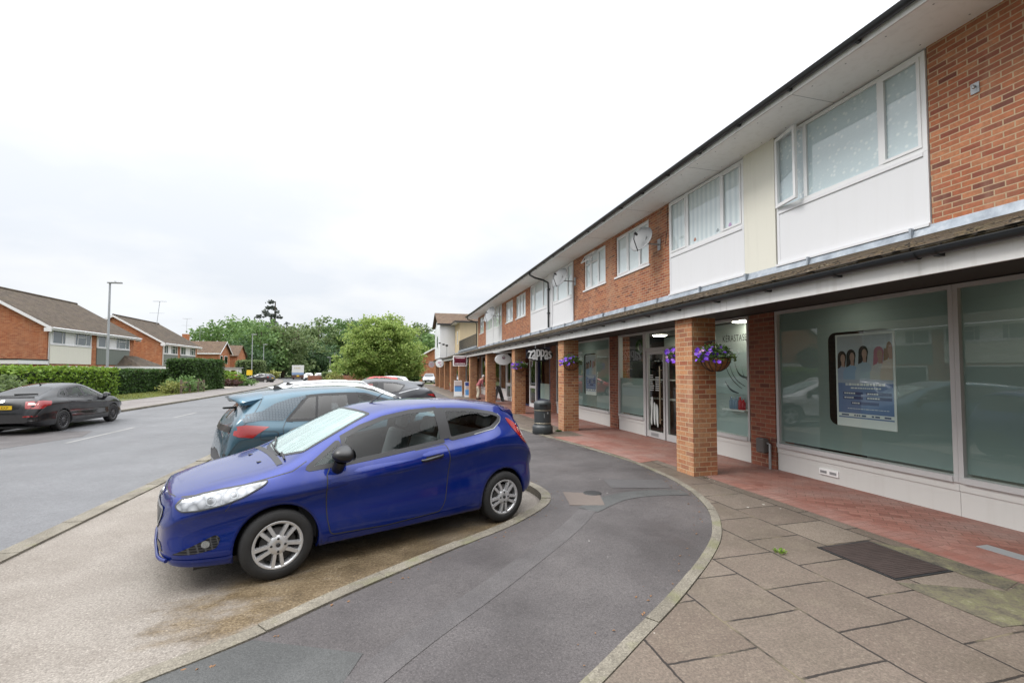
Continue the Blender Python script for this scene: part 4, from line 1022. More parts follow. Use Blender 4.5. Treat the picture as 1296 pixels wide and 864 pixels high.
# rooms behind the glass
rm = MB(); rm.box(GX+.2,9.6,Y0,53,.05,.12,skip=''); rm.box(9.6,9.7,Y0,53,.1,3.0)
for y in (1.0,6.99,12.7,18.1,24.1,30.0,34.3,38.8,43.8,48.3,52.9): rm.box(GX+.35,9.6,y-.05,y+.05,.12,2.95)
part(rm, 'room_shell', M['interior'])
rm = MB(); rm.box(7.25,7.30,7.10,8.95,.12,2.88); rm.box(7.3,9.58,7.05,7.09,.12,2.88); part(rm, 'display_partition', M['roomwall'])
rm = MB(); rm.box(8.3,8.35,8.9,12.6,.12,2.88); part(rm, 'room_wall', M['roomwall'])
for a, b in ((1.1,6.8),(13.1,17.9)): rm = MB(); rm.box(8.9,8.95,a,b,.12,2.88); part(rm, 'room_wall', M['roomwall'])
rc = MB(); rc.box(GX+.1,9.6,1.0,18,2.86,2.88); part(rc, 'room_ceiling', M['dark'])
for x, y, r, lab in ((6.98,7.85,.17,'round lit ceiling lamp inside the narrow window beside the dark brick pier'),(7.25,5.15,.16,'lit ceiling lamp glowing through the frosted film above the large poster'),(7.25,2.9,.16,'lit ceiling lamp glowing through the nearest frosted window'),(7.5,11.6,.2,'added unseen ceiling lamp brightening the clear salon window left of the door'),(7.6,10.0,.2,'added unseen ceiling lamp brightening the room inside the salon door'),(7.4,14.6,.2,'added unseen ceiling lamp brightening the frosted window with the farther poster')):  # lamps by the salon door and behind the farther poster are added room lighting
    lt = MB(); lt.lathe([(.0,-.02),(r*.87,-.02),(r,0)], 20, 0, Matrix.Translation((x,y,2.85))); tag(lt.build('ceiling_lamp', M['lamp']), lab, 'ceiling lamp')
# picture behind the glass: pale panel with dark flowing strokes
pic = thing('display_picture', (7.20,7.9,1.3), 'pale grey picture of flowing dark strokes displayed in the narrow salon window', 'picture')
q = MB(); q.box(7.20,7.22,7.15,8.90,1.32,2.22); q.build('picture_board', simple('pale_picture', (.50,.62,.62), .5), pic)
q = MB(); random.seed(9)
for (y0, z0, y1, z1, w, cv) in ((8.65,2.1,8.1,1.45,.035,.15),(8.5,2.12,8.0,1.5,.03,.2),(8.3,2.0,7.75,1.7,.05,.25),(7.95,2.05,7.70,2.0,.10,.1),(7.95,1.5,7.6,1.55,.09,.1),(8.6,1.6,8.2,1.35,.05,.1),(7.35,2.0,7.25,1.4,.05,.05),(7.5,1.45,7.2,1.4,.05,.06),(8.1,2.1,7.85,1.6,.03,.2)):
    for k in range(14):
        t0, t1 = k/14, (k+1)/14; f = lambda t: (y0+(y1-y0)*t+cv*.4*math.sin(PI*t), z0+(z1-z0)*t-cv*.5*math.sin(PI*t)); a, b = f(t0), f(t1); ww = w*(.4+.6*math.sin(PI*(t0+.04)))
        q.face([(7.1985,a[0],a[1]-ww/2),(7.1985,a[0],a[1]+ww/2),(7.1985,b[0],b[1]+ww/2),(7.1985,b[0],b[1]-ww/2)])
q.build('dark_strokes', simple('picture_ink', (.035,.055,.06), .5), pic)
# lettering on the salon glass
def letters(name, text, x, yc, z, size, mat, label, sx=1., arch=None, cat='lettering', sp=None):
    """lettering on a plane x = const, read from the street; arch(t)->(scale, dz)"""
    mb = MB(); W = []; cur = 0
    for ch in text:
        vs, fs = textmesh(ch, size, .0006); w = max([v.x for v in vs] or [size*.3]); W.append((cur, vs, fs)); cur += w+(sp if sp is not None else size*.06)
    for c0, vs, fs in W:
        t = (c0+size*.25)/cur*2-1; s_, dz = (1, 0)
        if arch: y0, y1 = min(v.y for v in vs), max(v.y for v in vs); hh = arch(t); s_ = 2*hh/(y1-y0); dz = hh*0-hh-y0*s_
        mb.mesh([(x, yc+(cur/2-(c0+v.x))*sx, z+dz+v.y*s_) for v in vs], fs, 0, False)
    return tag(mb.build(name, mat), label, cat)
ink = simple('dark_lettering', (.02,.022,.025), .5)
letters('window_lettering', 'KÉRASTASE', GX-.004, 7.66, 2.42, .185, ink, 'dark capital lettering on the narrow salon window beside the pier', .66)
etch = simple('pale_vinyl', (.62,.66,.64), .6)
letters('window_lettering', 'zappas', GX-.005, 10.42, 1.98, .27, etch, 'pale arched shop name on the salon door glass', .98, lambda t: .17*(1-.4*t*t), sp=.0)
mb = MB(); random.seed(3)
for k in range(8):
    for c0, c1 in ((10.76,10.56),(10.50,10.22)):
        l = random.uniform(.6,1)*(c0-c1)
        if k < 1 and c1 < 10.5: continue
        mb.box(GX-.006,GX-.0045,c0-l,c0,1.70-k*.055,1.725-k*.055)
tag(mb.build('price_list', etch), 'pale list of small print on the salon door glass', 'lettering')
mb = MB()
for pts in ([(10.70,1.12),(10.74,1.0),(10.72,.82),(10.74,.5),(10.68,.42),(10.66,.7),(10.63,.95),(10.62,1.08),(10.66,1.16)],[(10.60,.96),(10.60,.55),(10.54,.42),(10.52,.6),(10.50,.9),(10.54,1.0)],[(10.48,.94),(10.47,.5),(10.40,.38),(10.39,.62),(10.40,.9)]):
    mb.face([(GX-.005,a,b) for a, b in catmull(pts, 5)])
tag(mb.build('window_decal', etch), 'pale figure shapes on the lower part of the salon door glass', 'decal')
# shelf with bottles in the narrow window
sh = MB(); sh.box(7.02,7.25,7.85,8.5,.98,1.01); tag(sh.build('display_shelf', M['white']), 'small white shelf inside the narrow salon window', 'shelf')
bl = simple('blue_bottle', (.22,.30,.42), .25); rd = simple('red_bottle', (.50,.03,.04), .25)
def bottle(y, h, m, lab):
    b = MB(); b.lathe([(0,0),(.038,0),(.042,.02),(.042,h*.68),(.022,h*.78),(.018,h*.80),(.018,h),(0,h)], 14, 0, Matrix.Translation((7.13,y-.14,1.01))); return tag(b.build('bottle', m), lab, 'bottle', 'bottles on the salon shelf')
for k, y in enumerate((8.48,8.39,8.31)): bottle(y, .26-.015*(k % 2), bl, ['blue bottle at the left end of the salon window shelf','second blue bottle from the left on the salon window shelf','blue bottle next to the red ones on the salon window shelf'][k])
for k, y in enumerate((8.22,8.13)): bottle(y, .27-.05*k, rd, ['taller red bottle beside the blue bottles on the salon shelf','shorter red bottle at the right end of the salon shelf'][k])
# dim shelving in the other salon window
sv = thing('display_stand', (7.6,11.6,.12), 'dark display stand with pale shelves inside the salon window left of the door', 'display stand')
q = MB(); q.box(7.85,7.9,11.0,12.4,.12,2.5); q.build('back_board', M['interior'], sv)
for z in (1.0,1.55,2.1): q = MB(); q.box(7.5,7.85,11.05,12.35,z,z+.03); q.build('shelf', M['white'], sv)
wr_ = MB(); wr_.tube([(GX+.12,11.45+.17*math.cos(t),2.50+.17*math.sin(t)) for t in np.linspace(0,2*PI,25)], [.05+.012*math.sin(9*t) for t in np.linspace(0,2*PI,25)], 8, caps=False); tag(wr_.build('wreath', M['lf_dark']), 'dark round wreath hanging inside the salon window', 'wreath')
# posters in the film openings
def poster(yc, lab, mir=False):
    t = thing('poster', (GX+.012, yc, 1.0), lab, 'poster'); x = GX+.010; h, w = 1.30, .80; z0 = 1.05
    Y = lambda s_: yc+w/2-s_*w           # s runs left to right as read from the street
    Z_ = lambda v: z0+v*h
    def add(name, poly, mat, d): mb = MB(); mb.face([(x-d, Y(a), Z_(b)) for a, b in poly]); mb.build(name, mat, t)
    def blob(cx, cy, rx, ry, n=14): return [(cx+rx*math.cos(2*PI*k/n), cy+ry*math.sin(2*PI*k/n)) for k in range(n)]
    mb = MB(); mb.box(x, x+.01, yc-w/2-.03, yc+w/2+.03, z0-.05, z0+h+.03); mb.build('poster_board', M['white'], t)
    add('picture_ground', [(0,.48),(1,.48),(1,1),(0,1)], simple('poster_grey', (.52,.55,.60), .35), .001)
    add('text_ground', [(0,.06),(1,.06),(1,.52),(0,.52)], simple('poster_blue', (.17,.25,.47), .35), .0015)
    add('footer_strip', [(0,.075),(1,.075),(1,.115),(0,.115)], M['white'], .002); add('fade_band', [(0,.46),(1,.46),(1,.53),(0,.53)], simple('poster_mist', (.42,.46,.58), .4), .002)
    hair = [simple('poster_brown_hair', (.03,.018,.016), .5), simple('poster_pink_hair', (.48,.18,.24), .5), simple('poster_fair_hair', (.30,.17,.10), .5)]
    fig = [(.09,.76,(.36,.40,.55),0),(.27,.775,(.30,.42,.60),0),(.50,.81,(.42,.50,.60),0),(.77,.795,(.58,.55,.56),1),(.95,.84,(.62,.52,.46),2)]
    face = simple('poster_skin', (.48,.29,.24), .5)
    for k, (cx, cy, col, hi) in enumerate(fig):
        s_ = max(0, cx-.16), min(1, cx+.16)
        dr_ = simple('poster_dress', col, .5)
        hp = [(min(1, max(0, a)), b) for a, b in blob(cx, cy, .088 if hi != 2 else .05, .072)]; add('hair', hp, hair[hi], .0035+.0002*k)
        hp = [(min(1, max(0, a)), b) for a, b in [(cx-.085,cy),(cx-.10,cy-.13),(cx-.06,cy-.17),(cx-.02,cy-.10),(cx+.03,cy-.10),(cx+.06,cy-.12),(cx+.085,cy)]]; add('hair', hp, hair[hi], .0037+.0002*k)
        add('neck', [(cx-.01,cy-.14),(cx+.05,cy-.14),(min(1,cx+.05),cy-.05),(cx-.01,cy-.05)], face, .0039+.0002*k)
        add('clothing', [(s_[0],.50),(s_[1],.50),(s_[1],.58),(min(1,cx+.12),cy-.14),(cx+.05,cy-.115),(cx-.02,cy-.115),(max(0,cx-.11),cy-.14),(s_[0],.58)], dr_, .0043+.0002*k)
        add('face', [(min(1, max(0, a)), b) for a, b in blob(cx+.02, cy-.02, .046, .054)], face, .005+.0002*k)
    bars = simple('poster_dark_bar', (.045,.07,.20), .4)
    for a, b, c in ((.10,.47,.325),(.53,.97,.325),(.10,.47,.275),(.53,.97,.275),(.25,.75,.215)): add('text_panel', [(a,c),(b,c),(b,c+.034),(a,c+.034)], bars, .003)
    mb = MB(); random.seed(5)
    for a, b, c in ((.12,.30,.335),(.55,.74,.335),(.12,.30,.285),(.55,.74,.285),(.27,.40,.225)):
        s0 = a
        while s0 < b: l = random.uniform(.02,.04); mb.face([(x-.0036, Y(s0), Z_(c)), (x-.0036, Y(s0+l), Z_(c)), (x-.0036, Y(s0+l), Z_(c+.016)), (x-.0036, Y(s0), Z_(c+.016))]); s0 += l+.008
    for c, a, b, hh in ((.43,.15,.85,.028),(.395,.25,.80,.016),(.165,.18,.9,.007)):
        s0 = a
        while s0 < b: l = random.uniform(.02,.06); mb.face([(x-.0036, Y(s0), Z_(c)), (x-.0036, Y(s0+l), Z_(c)), (x-.0036, Y(s0+l), Z_(c+hh)), (x-.0036, Y(s0), Z_(c+hh))]); s0 += l+.010
    mb.build('small_print', M['white'], t)
    mb = MB()
    for a, b in ((.06,.2),(.30,.33),(.345,.375),(.385,.415),(.44,.52),(.62,.66),(.68,.76),(.84,.95)): mb.face([(x-.004, Y(a), Z_(.085)), (x-.004, Y(b), Z_(.085)), (x-.004, Y(b), Z_(.102)), (x-.004, Y(a), Z_(.102))])
    mb.build('footer_print', bars, t)
poster(5.10, 'blue and grey hair salon poster of five women in the large near shop window')
poster(14.5, 'blue and grey salon poster in the frosted window between the two hanging baskets')
# plaster vent, meter box
v = thing('wall_vent', (GX-.04,5.7,.24), 'small white double vent in the low panel under the large shop window', 'vent')
q = MB(); q.box(GX-.052,GX-.03,5.49,5.81,.20,.29); q.build('vent_frame', M['white'], v)
q = MB()
for a in (5.52,5.68): q.box(GX-.056,GX-.052,a,a+.11,.225,.265)
q.build('vent_slots', M['grey'], v)
mbx = thing('meter_box', (GX-.12,6.80,.1), 'grey weathered meter box with a pipe at the foot of the dark brick pier', 'meter box')
q = MB(); q.bbox(GX-.22,GX-.10,6.75,6.93,.36,.62,.02); q.build('box_case', simple('meter_grey', (.13,.12,.115), .6), mbx); q = MB(); q.tube([(GX-.13,6.70,.09),(GX-.13,6.70,.52),(GX-.13,6.76,.54)], .022, 8); q.build('pipe', M['grey'], mbx)
lp = MB(); lp.box(GX-.145,GX-.10,2.9,3.0,4.9,5.0)
# small bracket on the upper brick wall
bk = thing('wall_bracket', (UX-.02,3.55,5.05), 'small metal bracket fixed to the upper brick wall near the photo edge', 'bracket')
q = MB(); q.box(UX-.012,UX,3.50,3.58,4.98,5.10); q.build('bracket_plate', M['galv'], bk); q = MB(); q.tube([(UX-.01,3.54,5.06),(UX-.09,3.52,5.05),(UX-.10,3.50,5.00)], .012, 6); q.build('bracket_arm', M['galv'], bk)
# ---- satellite dishes
def dish(y, z, lab, sc=1., yaw=200, wall=UX, out=.35, dy=-.0):
    t = thing('satellite_dish', (wall,y,z), lab, 'satellite dish', 0, 'satellite dishes on the upper wall')
    q = MB(); q.box(wall-.02,wall,y-.06,y+.06,z-.14,z+.14); q.tube([(wall-.01,y,z),(wall-out,y,z),(wall-out,y,z+.18)], .02, 8); q.build('wall_bracket', M['grey'], t)
    Mx = Matrix.Translation((wall-out-.04,y+dy,z+.12)) @ Matrix.Rotation(R(yaw), 4, 'Z') @ Matrix.Rotation(R(66), 4, 'Y') @ Matrix.Diagonal((1.12*sc,1*sc,1,1))
    q = MB(); q.lathe([(.0,.0),(.12,.006),(.22,.022),(.31,.045),(.315,.04),(.22,.014),(.12,-.004),(0,-.01)], 28, 0, Mx); q.build('dish', simple('dish_grey', (.20,.205,.21), .5) if sc < 1.2 else simple('mesh_dish', (.30,.31,.32), .6), t)
    q = MB(); e = Mx @ Vector((.0,0,.33)); q.tube([Mx @ Vector((.31,0,.03)), Mx @ Vector((.16,0,.28)), e], .012, 6); q.tube([e, Mx @ Vector((0,0,.22))], .03, 8); q.build('feed_arm', M['black'], t)
    return t
dish(9.86, 4.95, 'grey satellite dish on the brick wall beside the white bay with curtains', 1.0, 205, UX, .38, .12)
dish(15.2, 5.05, 'satellite dish in the middle of the row, next to the fanlight window', 1.1, 205, UX, .5, .1)
dish(26.6, 5.1, 'farthest satellite dish, a dark mesh one on the third brick wall', 1.5, 205, UX, .6, .3)
# ---- roof terrace end, beige flat and white boarded block
blk = thing('end_building', (8,47,0), 'beige rendered and white boarded block at the far end of the shop parade', 'building')
q = MB(); q.box(6.40,15,43.85,47.28,3.55,6.55); q.build('beige_wall', M['beige'], blk)
q = MB(); q.box(4.88,15,47.30,53,3.15,6.62); q.build('boarded_wall', M['timber'], blk)
q = MB()
for k in range(20): q.prism([(4.858,3.17+k*.17),(4.858,3.185+k*.17),(4.88,3.335+k*.17),(4.88,3.17+k*.17)], 'y', 47.28, 53); 
for k in range(20): q.mesh([(4.86,47.275,3.17+k*.17),(6.40,47.275,3.17+k*.17),(6.40,47.298,3.335+k*.17),(4.86,47.298,3.335+k*.17),(4.86,47.298,3.17+k*.17),(6.4,47.298,3.17+k*.17)], [(0,1,2,3),(0,4,5,1)], 0, False)
q.build('weatherboards', M['timber'], blk)
q = MB(); q.box(6.37,6.402,45.1,45.55,4.45,5.75); wn = q.build('narrow_window', M['upvc'], blk); q = MB(); q.box(6.365,6.3695,45.16,45.49,4.52,5.68); q.build('pane', M['glass'], wn)
q = MB(); q.box(4.84,4.879,49.2,50.5,4.3,5.6); wn = q.build('narrow_window', M['upvc'], blk); q = MB(); q.box(4.835,4.8395,49.28,50.42,4.38,5.52); q.build('pane', M['glass'], wn)
q = MB(); slab_roof(q, [(5.85,43.35,6.60),(15,43.35,6.60),(15,46.6,8.4),(9.0,46.6,8.4)], .05, 'xy'); slab_roof(q, [(5.85,43.35,6.60),(9.0,46.6,8.4),(9,49,8.4),(5.85,49,6.6)]); q.build('roof', M['rtile2'], blk)
q = MB(); slab_roof(q, [(4.55,46.95,6.68),(15,46.95,6.68),(15,50.15,8.15),(4.55,50.15,8.15)], .05, 'xy'); slab_roof(q, [(4.55,53.4,6.68),(15,53.4,6.68),(15,50.15,8.15),(4.55,50.15,8.15)][::-1], .05, 'xy'); q.build('roof', M['rtile2'], blk)
q = MB(); q.prism([(47.3,6.6),(53,6.6),(50.15,8.05)], 'x', 4.9, 5.0); q.build('gable', M['timber'], blk)
q = MB(); q.box(5.80,15,43.30,43.33,6.46,6.62); q.box(5.80,5.83,43.33,46.9,6.46,6.62); q.box(4.5,15,46.90,46.93,6.52,6.68); q.build('gutter', M['gutter'], blk)
q = MB(); q.box(5.83,15,43.33,43.85,6.53,6.55); q.box(5.83,6.40,43.85,46.93,6.53,6.55); q.build('soffit', M['soffit'], blk)
tr = MB(); tr.box(6.30,15,Y1+.01,43.8,3.30,3.62); tr.box(6.24,6.34,Y1,43.8,3.60,3.75); tr.build('terrace_deck', M['lead'], par)
rl = thing('terrace_railing', (6.3,39,3.75), 'thin dark metal railing along the roof terrace before the beige wall', 'railing')
q = MB(); q.tube([(6.30,Y1+.1,4.66),(6.30,43.6,4.66)], .022, 6); q.tube([(6.30,Y1+.1,3.85),(6.30,43.6,3.85)], .016, 6); q.build('rail', M['gutter'], rl)
q = MB(); y = Y1+.2
while y < 43.6: q.tube([(6.30,y,3.74),(6.30,y,4.66)], .009, 5); y += .13
q.build('baluster', M['gutter'], rl)
vp = MB(); vp.tube([(8.6,33.2,7.2),(8.6,33.2,8.05)], .05, 8); vp.tube([(8.6,33.2,8.05),(8.6,33.2,8.15)], .08, 8); vp.build('vent_pipe', M['gutter'], par)
def car_root(name, x, y, heading, label, cat='car', group=None, z=0.):
    return thing(name, (x, y, z), label, cat, heading, group)

# ---------------- deep blue three-door hatchback (the car in front)
def blue_hatch(x, y, head, z=0.):
    c = dict(
        W=[(-.835,.34),(-.82,.46),(-.79,.56),(-.74,.645),(-.66,.71),(-.52,.77),(-.3,.822),(0,.848),(.5,.856),(1.3,.86),(2.2,.86),(2.5,.852),(2.75,.815),(2.92,.765),(3.02,.70),(3.09,.59),(3.125,.42)],
        T=[(-.835,.62),(-.82,.69),(-.79,.745),(-.74,.785),(-.62,.825),(-.4,.878),(-.1,.935),(.07,.985),(.3,1.11),(.6,1.265),(.92,1.405),(1.2,1.46),(1.6,1.482),(2.1,1.472),(2.5,1.435),(2.80,1.385),(2.88,1.33),(2.95,1.16),(3.0,1.02),(3.05,.92),(3.09,.82),(3.125,.62)],
        R=[(-.835,.60),(-.74,.76),(-.62,.80),(-.4,.855),(-.1,.915),(.05,.955),(.22,1.02),(.5,1.15),(.8,1.287),(1.0,1.36),(1.3,1.412),(1.7,1.43),(2.1,1.412),(2.5,1.36),(2.74,1.30),(2.85,1.22),(2.95,1.03),(3.03,.90),(3.125,.60)],
        RW=[(-.835,.30),(-.74,.52),(-.5,.62),(-.1,.665),(.1,.675),(.25,.655),(.5,.62),(.9,.565),(1.3,.55),(1.9,.548),(2.5,.535),(2.75,.52),(2.9,.54),(3.03,.50),(3.125,.30)],
        B=[(-.835,.56),(-.74,.70),(-.5,.79),(-.12,.86),(.2,.905),(.5,.925),(.9,.955),(1.67,1.034),(2.2,1.10),(2.5,1.17),(2.75,1.14),(2.95,.92),(3.05,.82),(3.125,.56)],
        BW=[(-.835,.32),(-.74,.60),(-.5,.725),(-.12,.765),(.2,.772),(.6,.772),(1.7,.768),(2.3,.735),(2.6,.70),(2.85,.68),(3.0,.64),(3.125,.36)],
        K=[(-.835,.50),(-.7,.62),(-.3,.70),(.3,.74),(1.0,.80),(1.8,.88),(2.4,.93),(2.75,.90),(3.0,.76),(3.125,.52)],
        ZB=[(-.835,.33),(-.80,.27),(-.74,.225),(-.5,.20),(0,.19),(2.5,.20),(2.8,.25),(3.0,.30),(3.125,.42)])
    car = Car(c, 250, 120); wr = .301; ar = .345
    root = car_root('hatchback', x, y, head, 'wet deep blue three-door hatchback parked closest to the viewer, black mirror, five twin-spoke alloy wheels', 'car', None, z)
    front = catmull([(.60,1.155),(.80,1.232),(1.05,1.308),(1.35,1.36),(1.66,1.377),(1.665,1.2),(1.665,1.055),(1.3,1.005),(.9,.965),(.595,.935),(.60,1.04)], 5)
    front = dens([(.605,1.165),(.80,1.25),(1.05,1.325),(1.35,1.372),(1.655,1.385),(1.665,1.05),(1.3,1.008),(.9,.966),(.60,.938)], .05)
    tri = rpoly([(.25,.922),(.55,1.125),(.555,.938)], .02)
    quart = rpoly([(1.765,1.375),(2.15,1.352),(2.46,1.295),(2.535,1.262),(2.50,1.215),(2.36,1.14),(2.1,1.098),(1.77,1.062)], .04)
    ws = dens(rpoly([(.075,.0),(.10,.35),(.235,.60),(.55,.565),(.93,.505),(.90,.25),(.89,0),(.90,-.25),(.93,-.505),(.55,-.565),(.235,-.60),(.10,-.35)], .04), .05)
    rw = rpoly([(-.44,1.31),(.44,1.31),(.50,1.02),(-.50,1.02)], .06)
    sh = [offset_poly(dens(p, .03), .010) for p in (front, tri, quart)]
    arches = [(0, wr+.005, ar), (2.489, wr+.005, ar)]
    b = car.body(sh, [offset_poly(ws, .006)], [], arches); b.build('body', M['blue'], root, local=True)
    arch_parts(car, root, M['blue'], arches, .028); underbody(root, -.6, 2.9, .62, .17)
    for sg in (1, -1):
        # door: skin, shut line, handle, pane
        d = [(.41,.90),(.40,.70),(.41,.46),(.44,.30),(1.0,.275),(1.60,.30),(1.66,.40),(1.695,.6),(1.72,.80),(1.70,1.015),(1.3,.975),(.9,.935),(.6,.912)]
        dm = MB(); car.patch(dm, rpoly(d, .05), 'side', .0022, sg, .07, 0); door = dm.build('door', M['blue'], root, local=True)
        gp = MB(); car.line(gp, [(.44,.905)]+rpoly(d, .05)[4:52], .010, 'side', .0032, sg); gp.build('shut_line', M['seal'], door)
        h = MB(); 
        vm = lambda u, z: (-u, sg*(car.V(u, z)), z)
        hp = [(1.375,.872),(1.40,.876),(1.50,.889),(1.60,.902),(1.63,.905)]
        h.tube([(-u, sg*(car.V(u, z)+(.012 if 0 < i < 4 else -.004)+(.022 if i in (1, 2, 3) else 0)), z) for i, (u, z) in enumerate(hp)], [.012,.017,.018,.017,.012], 10)
        car.patch(h, rpoly([(1.42,.862),(1.58,.884),(1.60,.925),(1.42,.905)], .03), 'side', .0035, sg); h.build('door_handle', M['trim'], door)
        fr = MB(); car.ring(fr, front, -.016, .026, 'side', .0045, sg); car.ring(fr, quart, -.016, .024, 'side', .0042, sg); car.ring(fr, tri, -.016, .024, 'side', .0042, sg)
        car.patch(fr, [(1.66,1.06),(1.66,1.40),(1.77,1.40),(1.77,1.07)], 'side', .005, sg)
        fo = fr.build('side_window_frame', M['seal'], root, local=True)
        for nm, p in (('door_pane', front), ('quarter_pane', quart), ('triangle_pane', tri)):
            pm = MB(); car.patch(pm, offset_poly(dens(p, .03), .003), 'side', .0012, sg, .09); pm.build(nm, M['carglass'], fo)
        ch = MB(); car.line(ch, [(2.10,1.083),(2.38,1.125),(2.52,1.20),(2.562,1.256),(2.53,1.29)], .006, 'side', .0065, sg); ch.build('pale_strip', M['grey'], fo)
        mirror(root, car, .56, 1.045, sg, M['trim'])
        # lights
        hlp = rpoly([(-.735,.715),(-.70,.762),(-.55,.805),(-.40,.832),(-.20,.855),(-.08,.868),(-.115,.838),(-.27,.765),(-.42,.718),(-.58,.690),(-.70,.683)], .03)
        lamp_part(car, root, 'headlight', hlp, 'side', sg, M['lens'], .014)
        hr = MB(); car.ring(hr, hlp, -.002, .007, 'side', .0145, sg); hr.build('headlight_seal', M['seal'], root, local=True)
        hb = MB()
        for cu_, cz_, r_ in ((-.50,.755,.036),(-.34,.785,.030)): car.ring(hb, [(cu_+r_*math.cos(t), cz_+r_*math.sin(t)) for t in np.linspace(0, 2*PI, 20)[:-1]], -.009, .0, 'side', .0155, sg)
        car.line(hb, [(-.43,.725),(-.415,.815)], .006, 'side', .0155, sg); hb.build('headlight_bowls', M['galv'], root, local=True)
        tl = catmull([(2.64,1.225),(2.72,1.20),(2.80,1.12),(2.86,1.04),(2.915,.92),(2.895,.905),(2.80,.955),(2.70,1.08)], 5)
        o = lamp_part(car, root, 'tail_light', tl, 'side', sg, M['tail'], .008)
        t2 = MB(); car.patch(t2, rpoly([(2.86,1.085),(2.915,1.02),(2.925,.955),(2.885,1.01)], .01), 'side', .009, sg, .03, 0, .01); t2.build('reversing_lamp', M['white'], o)
        fg = MB(); fp = rpoly([(-.755,.335),(-.46,.475),(-.425,.44),(-.455,.365),(-.60,.335)], .025); car.patch(fg, fp, 'side', .003, sg, .04); fog = fg.build('fog_lamp_surround', M['mesh'], root, local=True)
        fl = MB(); fc = (-.53, .405); car.patch(fl, [(fc[0]+.030*math.cos(t), fc[1]+.028*math.sin(t)) for t in np.linspace(0, 2*PI, 16)[:-1]], 'side', .006, sg, .03, 0, .01); fl.build('fog_lamp', M['chrome'], fog)
        car_b = MB(); car.line(car_b, [(-.775,.287),(-.6,.278),(-.4,.275),(-.345,.285)], .022, 'side', .010, sg); car_b.build('bumper_lip', M['blue'], root, local=True)
        ln = MB(); car.line(ln, [(2.965,.98),(2.955,.82),(2.93,.65),(2.90,.56)], .006, 'side', .002, sg); car.line(ln, [(-.71,.775),(-.62,.79),(-.30,.842),(-.05,.885),(.12,.915),(.25,.985)], .007, 'side', .002, sg)
        car.line(ln, [(-.12,.845),(-.36,.72),(-.40,.66)], .005, 'side', .002, sg); ln.build('panel_gap', M['seal'], root, local=True)
        sk = MB(); car.line(sk, [(.42,.255),(1.0,.245),(1.7,.262),(2.05,.28)], .05, 'side', .008, sg); sk.build('side_skirt', M['blue'], root, local=True)
        for ux in (0, 2.489): wheel(root, -ux, sg*.835, wr, .195, sg, 'twin5', .205)
    # glass
    glaze(car, root, 'windscreen', ws, 'top', 1, M['screenglass'], .03, M['trim'], .003, .006)
    rr = MB(); car.patch(rr, rw, 'rear', .004, 1, .06); rr.build('rear_window', M['darkglass'], root, local=True)
    hood = MB(); car.line(hood, [(-.73,-.50),(-.765,-.30),(-.78,0),(-.765,.30),(-.73,.50)], .007, 'top', .002); car.line(hood, [(.04,-.62),(.055,-.3),(.06,0),(.055,.3),(.04,.62)], .05, 'top', .003)
    for t in (-.52, .52): car.line(hood, [(-.5,t*.92),(-.2,t*1.02),(.03,t*1.08)], .003, 'top', .001)
    hood.build('bonnet_gap', M['seal'], root, local=True)
    sp = MB(); q = [(2.70,0),(2.87,0)]
    for k in range(12):
        v0, v1 = -.54+k*.09, -.54+(k+1)*.09; e0, e1 = 2.90-.05*(abs(v0)/.54)**3, 2.90-.05*(abs(v1)/.54)**3
        pt = lambda u, v, dz: (-u, v, car.Z(min(u, 2.83), v*.97)+dz-(max(0, u-2.83)*.25))
        sp.mesh([pt(2.66, v0, .003), pt(2.66, v1, .003), pt(e1, v1, .010), pt(e0, v0, .010), pt(e0-.015, v0, -.05), pt(e1-.015, v1, -.05), pt(2.80, v0, -.05), pt(2.80, v1, -.05)], [(1,0,3,2),(2,3,4,5),(5,4,6,7)], 0, True)
    for v in (-.54, .54): sp.face([pt(2.66, v, .003), pt(2.85, v, .010), pt(2.835, v, -.05), pt(2.80, v, -.05)], 0)
    sp.build('roof_spoiler', M['blue_spoiler'], root, normals=True, local=True)
    gr = MB(); car.patch(gr, rpoly([(-.40,.66),(.40,.66),(.36,.54),(.24,.475),(-.24,.475),(-.36,.54)], .05), 'front', .006, 1, .05); go = gr.build('grille', M['mesh'], root, local=True)
    gc = MB(); car.ring(gc, rpoly([(-.40,.66),(.40,.66),(.36,.54),(.24,.475),(-.24,.475),(-.36,.54)], .05), -.004, .016, 'front', .008); gc.build('grille_surround', M['chrome'], go)
    lg = MB(); car.patch(lg, rpoly([(-.46,.40),(.46,.40),(.50,.33),(-.50,.33)], .03), 'front', .004, 1, .05); lg.build('lower_grille', M['mesh'], root, local=True)
    sl = MB(); sl.tube([(-car.U(v, .30)+.022, v, .285) for v in np.linspace(-.60, .60, 17)], .016, 8); sl.build('front_splitter', M['blue'], root, local=True)
    bd = MB(); n = 20; zb = .735; bd.tube([(-car.U(0, zb)+.004, 0, zb), (-car.U(0, zb)+.012, 0, zb+.003)], .038, 16); bo = bd.build('oval_badge', M['chrome'], root, local=True)
    wp = MB()
    for pts in ([(.10,.30),(.115,-.05),(.14,-.28)], [(.13,-.10),(.20,-.40),(.23,-.56)], [(.09,.56),(.12,.30)]):
        wp.tube([(-u, v, car.Z(u, v)+.016) for u, v in pts], .009, 6)
    wp.build('windscreen_wipers', M['black'], root, local=True)
    an = MB(); an.tube([(-1.13, 0, car.Z(1.13, 0)-.005), (-1.15, 0, car.Z(1.13, 0)+.02), (-1.32, 0, car.Z(1.13, 0)+.13)], [.022, .009, .003], 8); an.build('roof_aerial', M['black'], root, local=True)
    nz = MB()
    for v in (-.25, .25): nz.bbox(.07+.0-.02, .07+.02, v-.02, v+.02, car.Z(-.07, v)-.006, car.Z(-.07, v)+.008, .004)
    nz.build('washer_jets', M['black'], root, local=True)
    cabin(root, car, 2.489, .2, .93)
    return root
HEAD = R(-156.83)
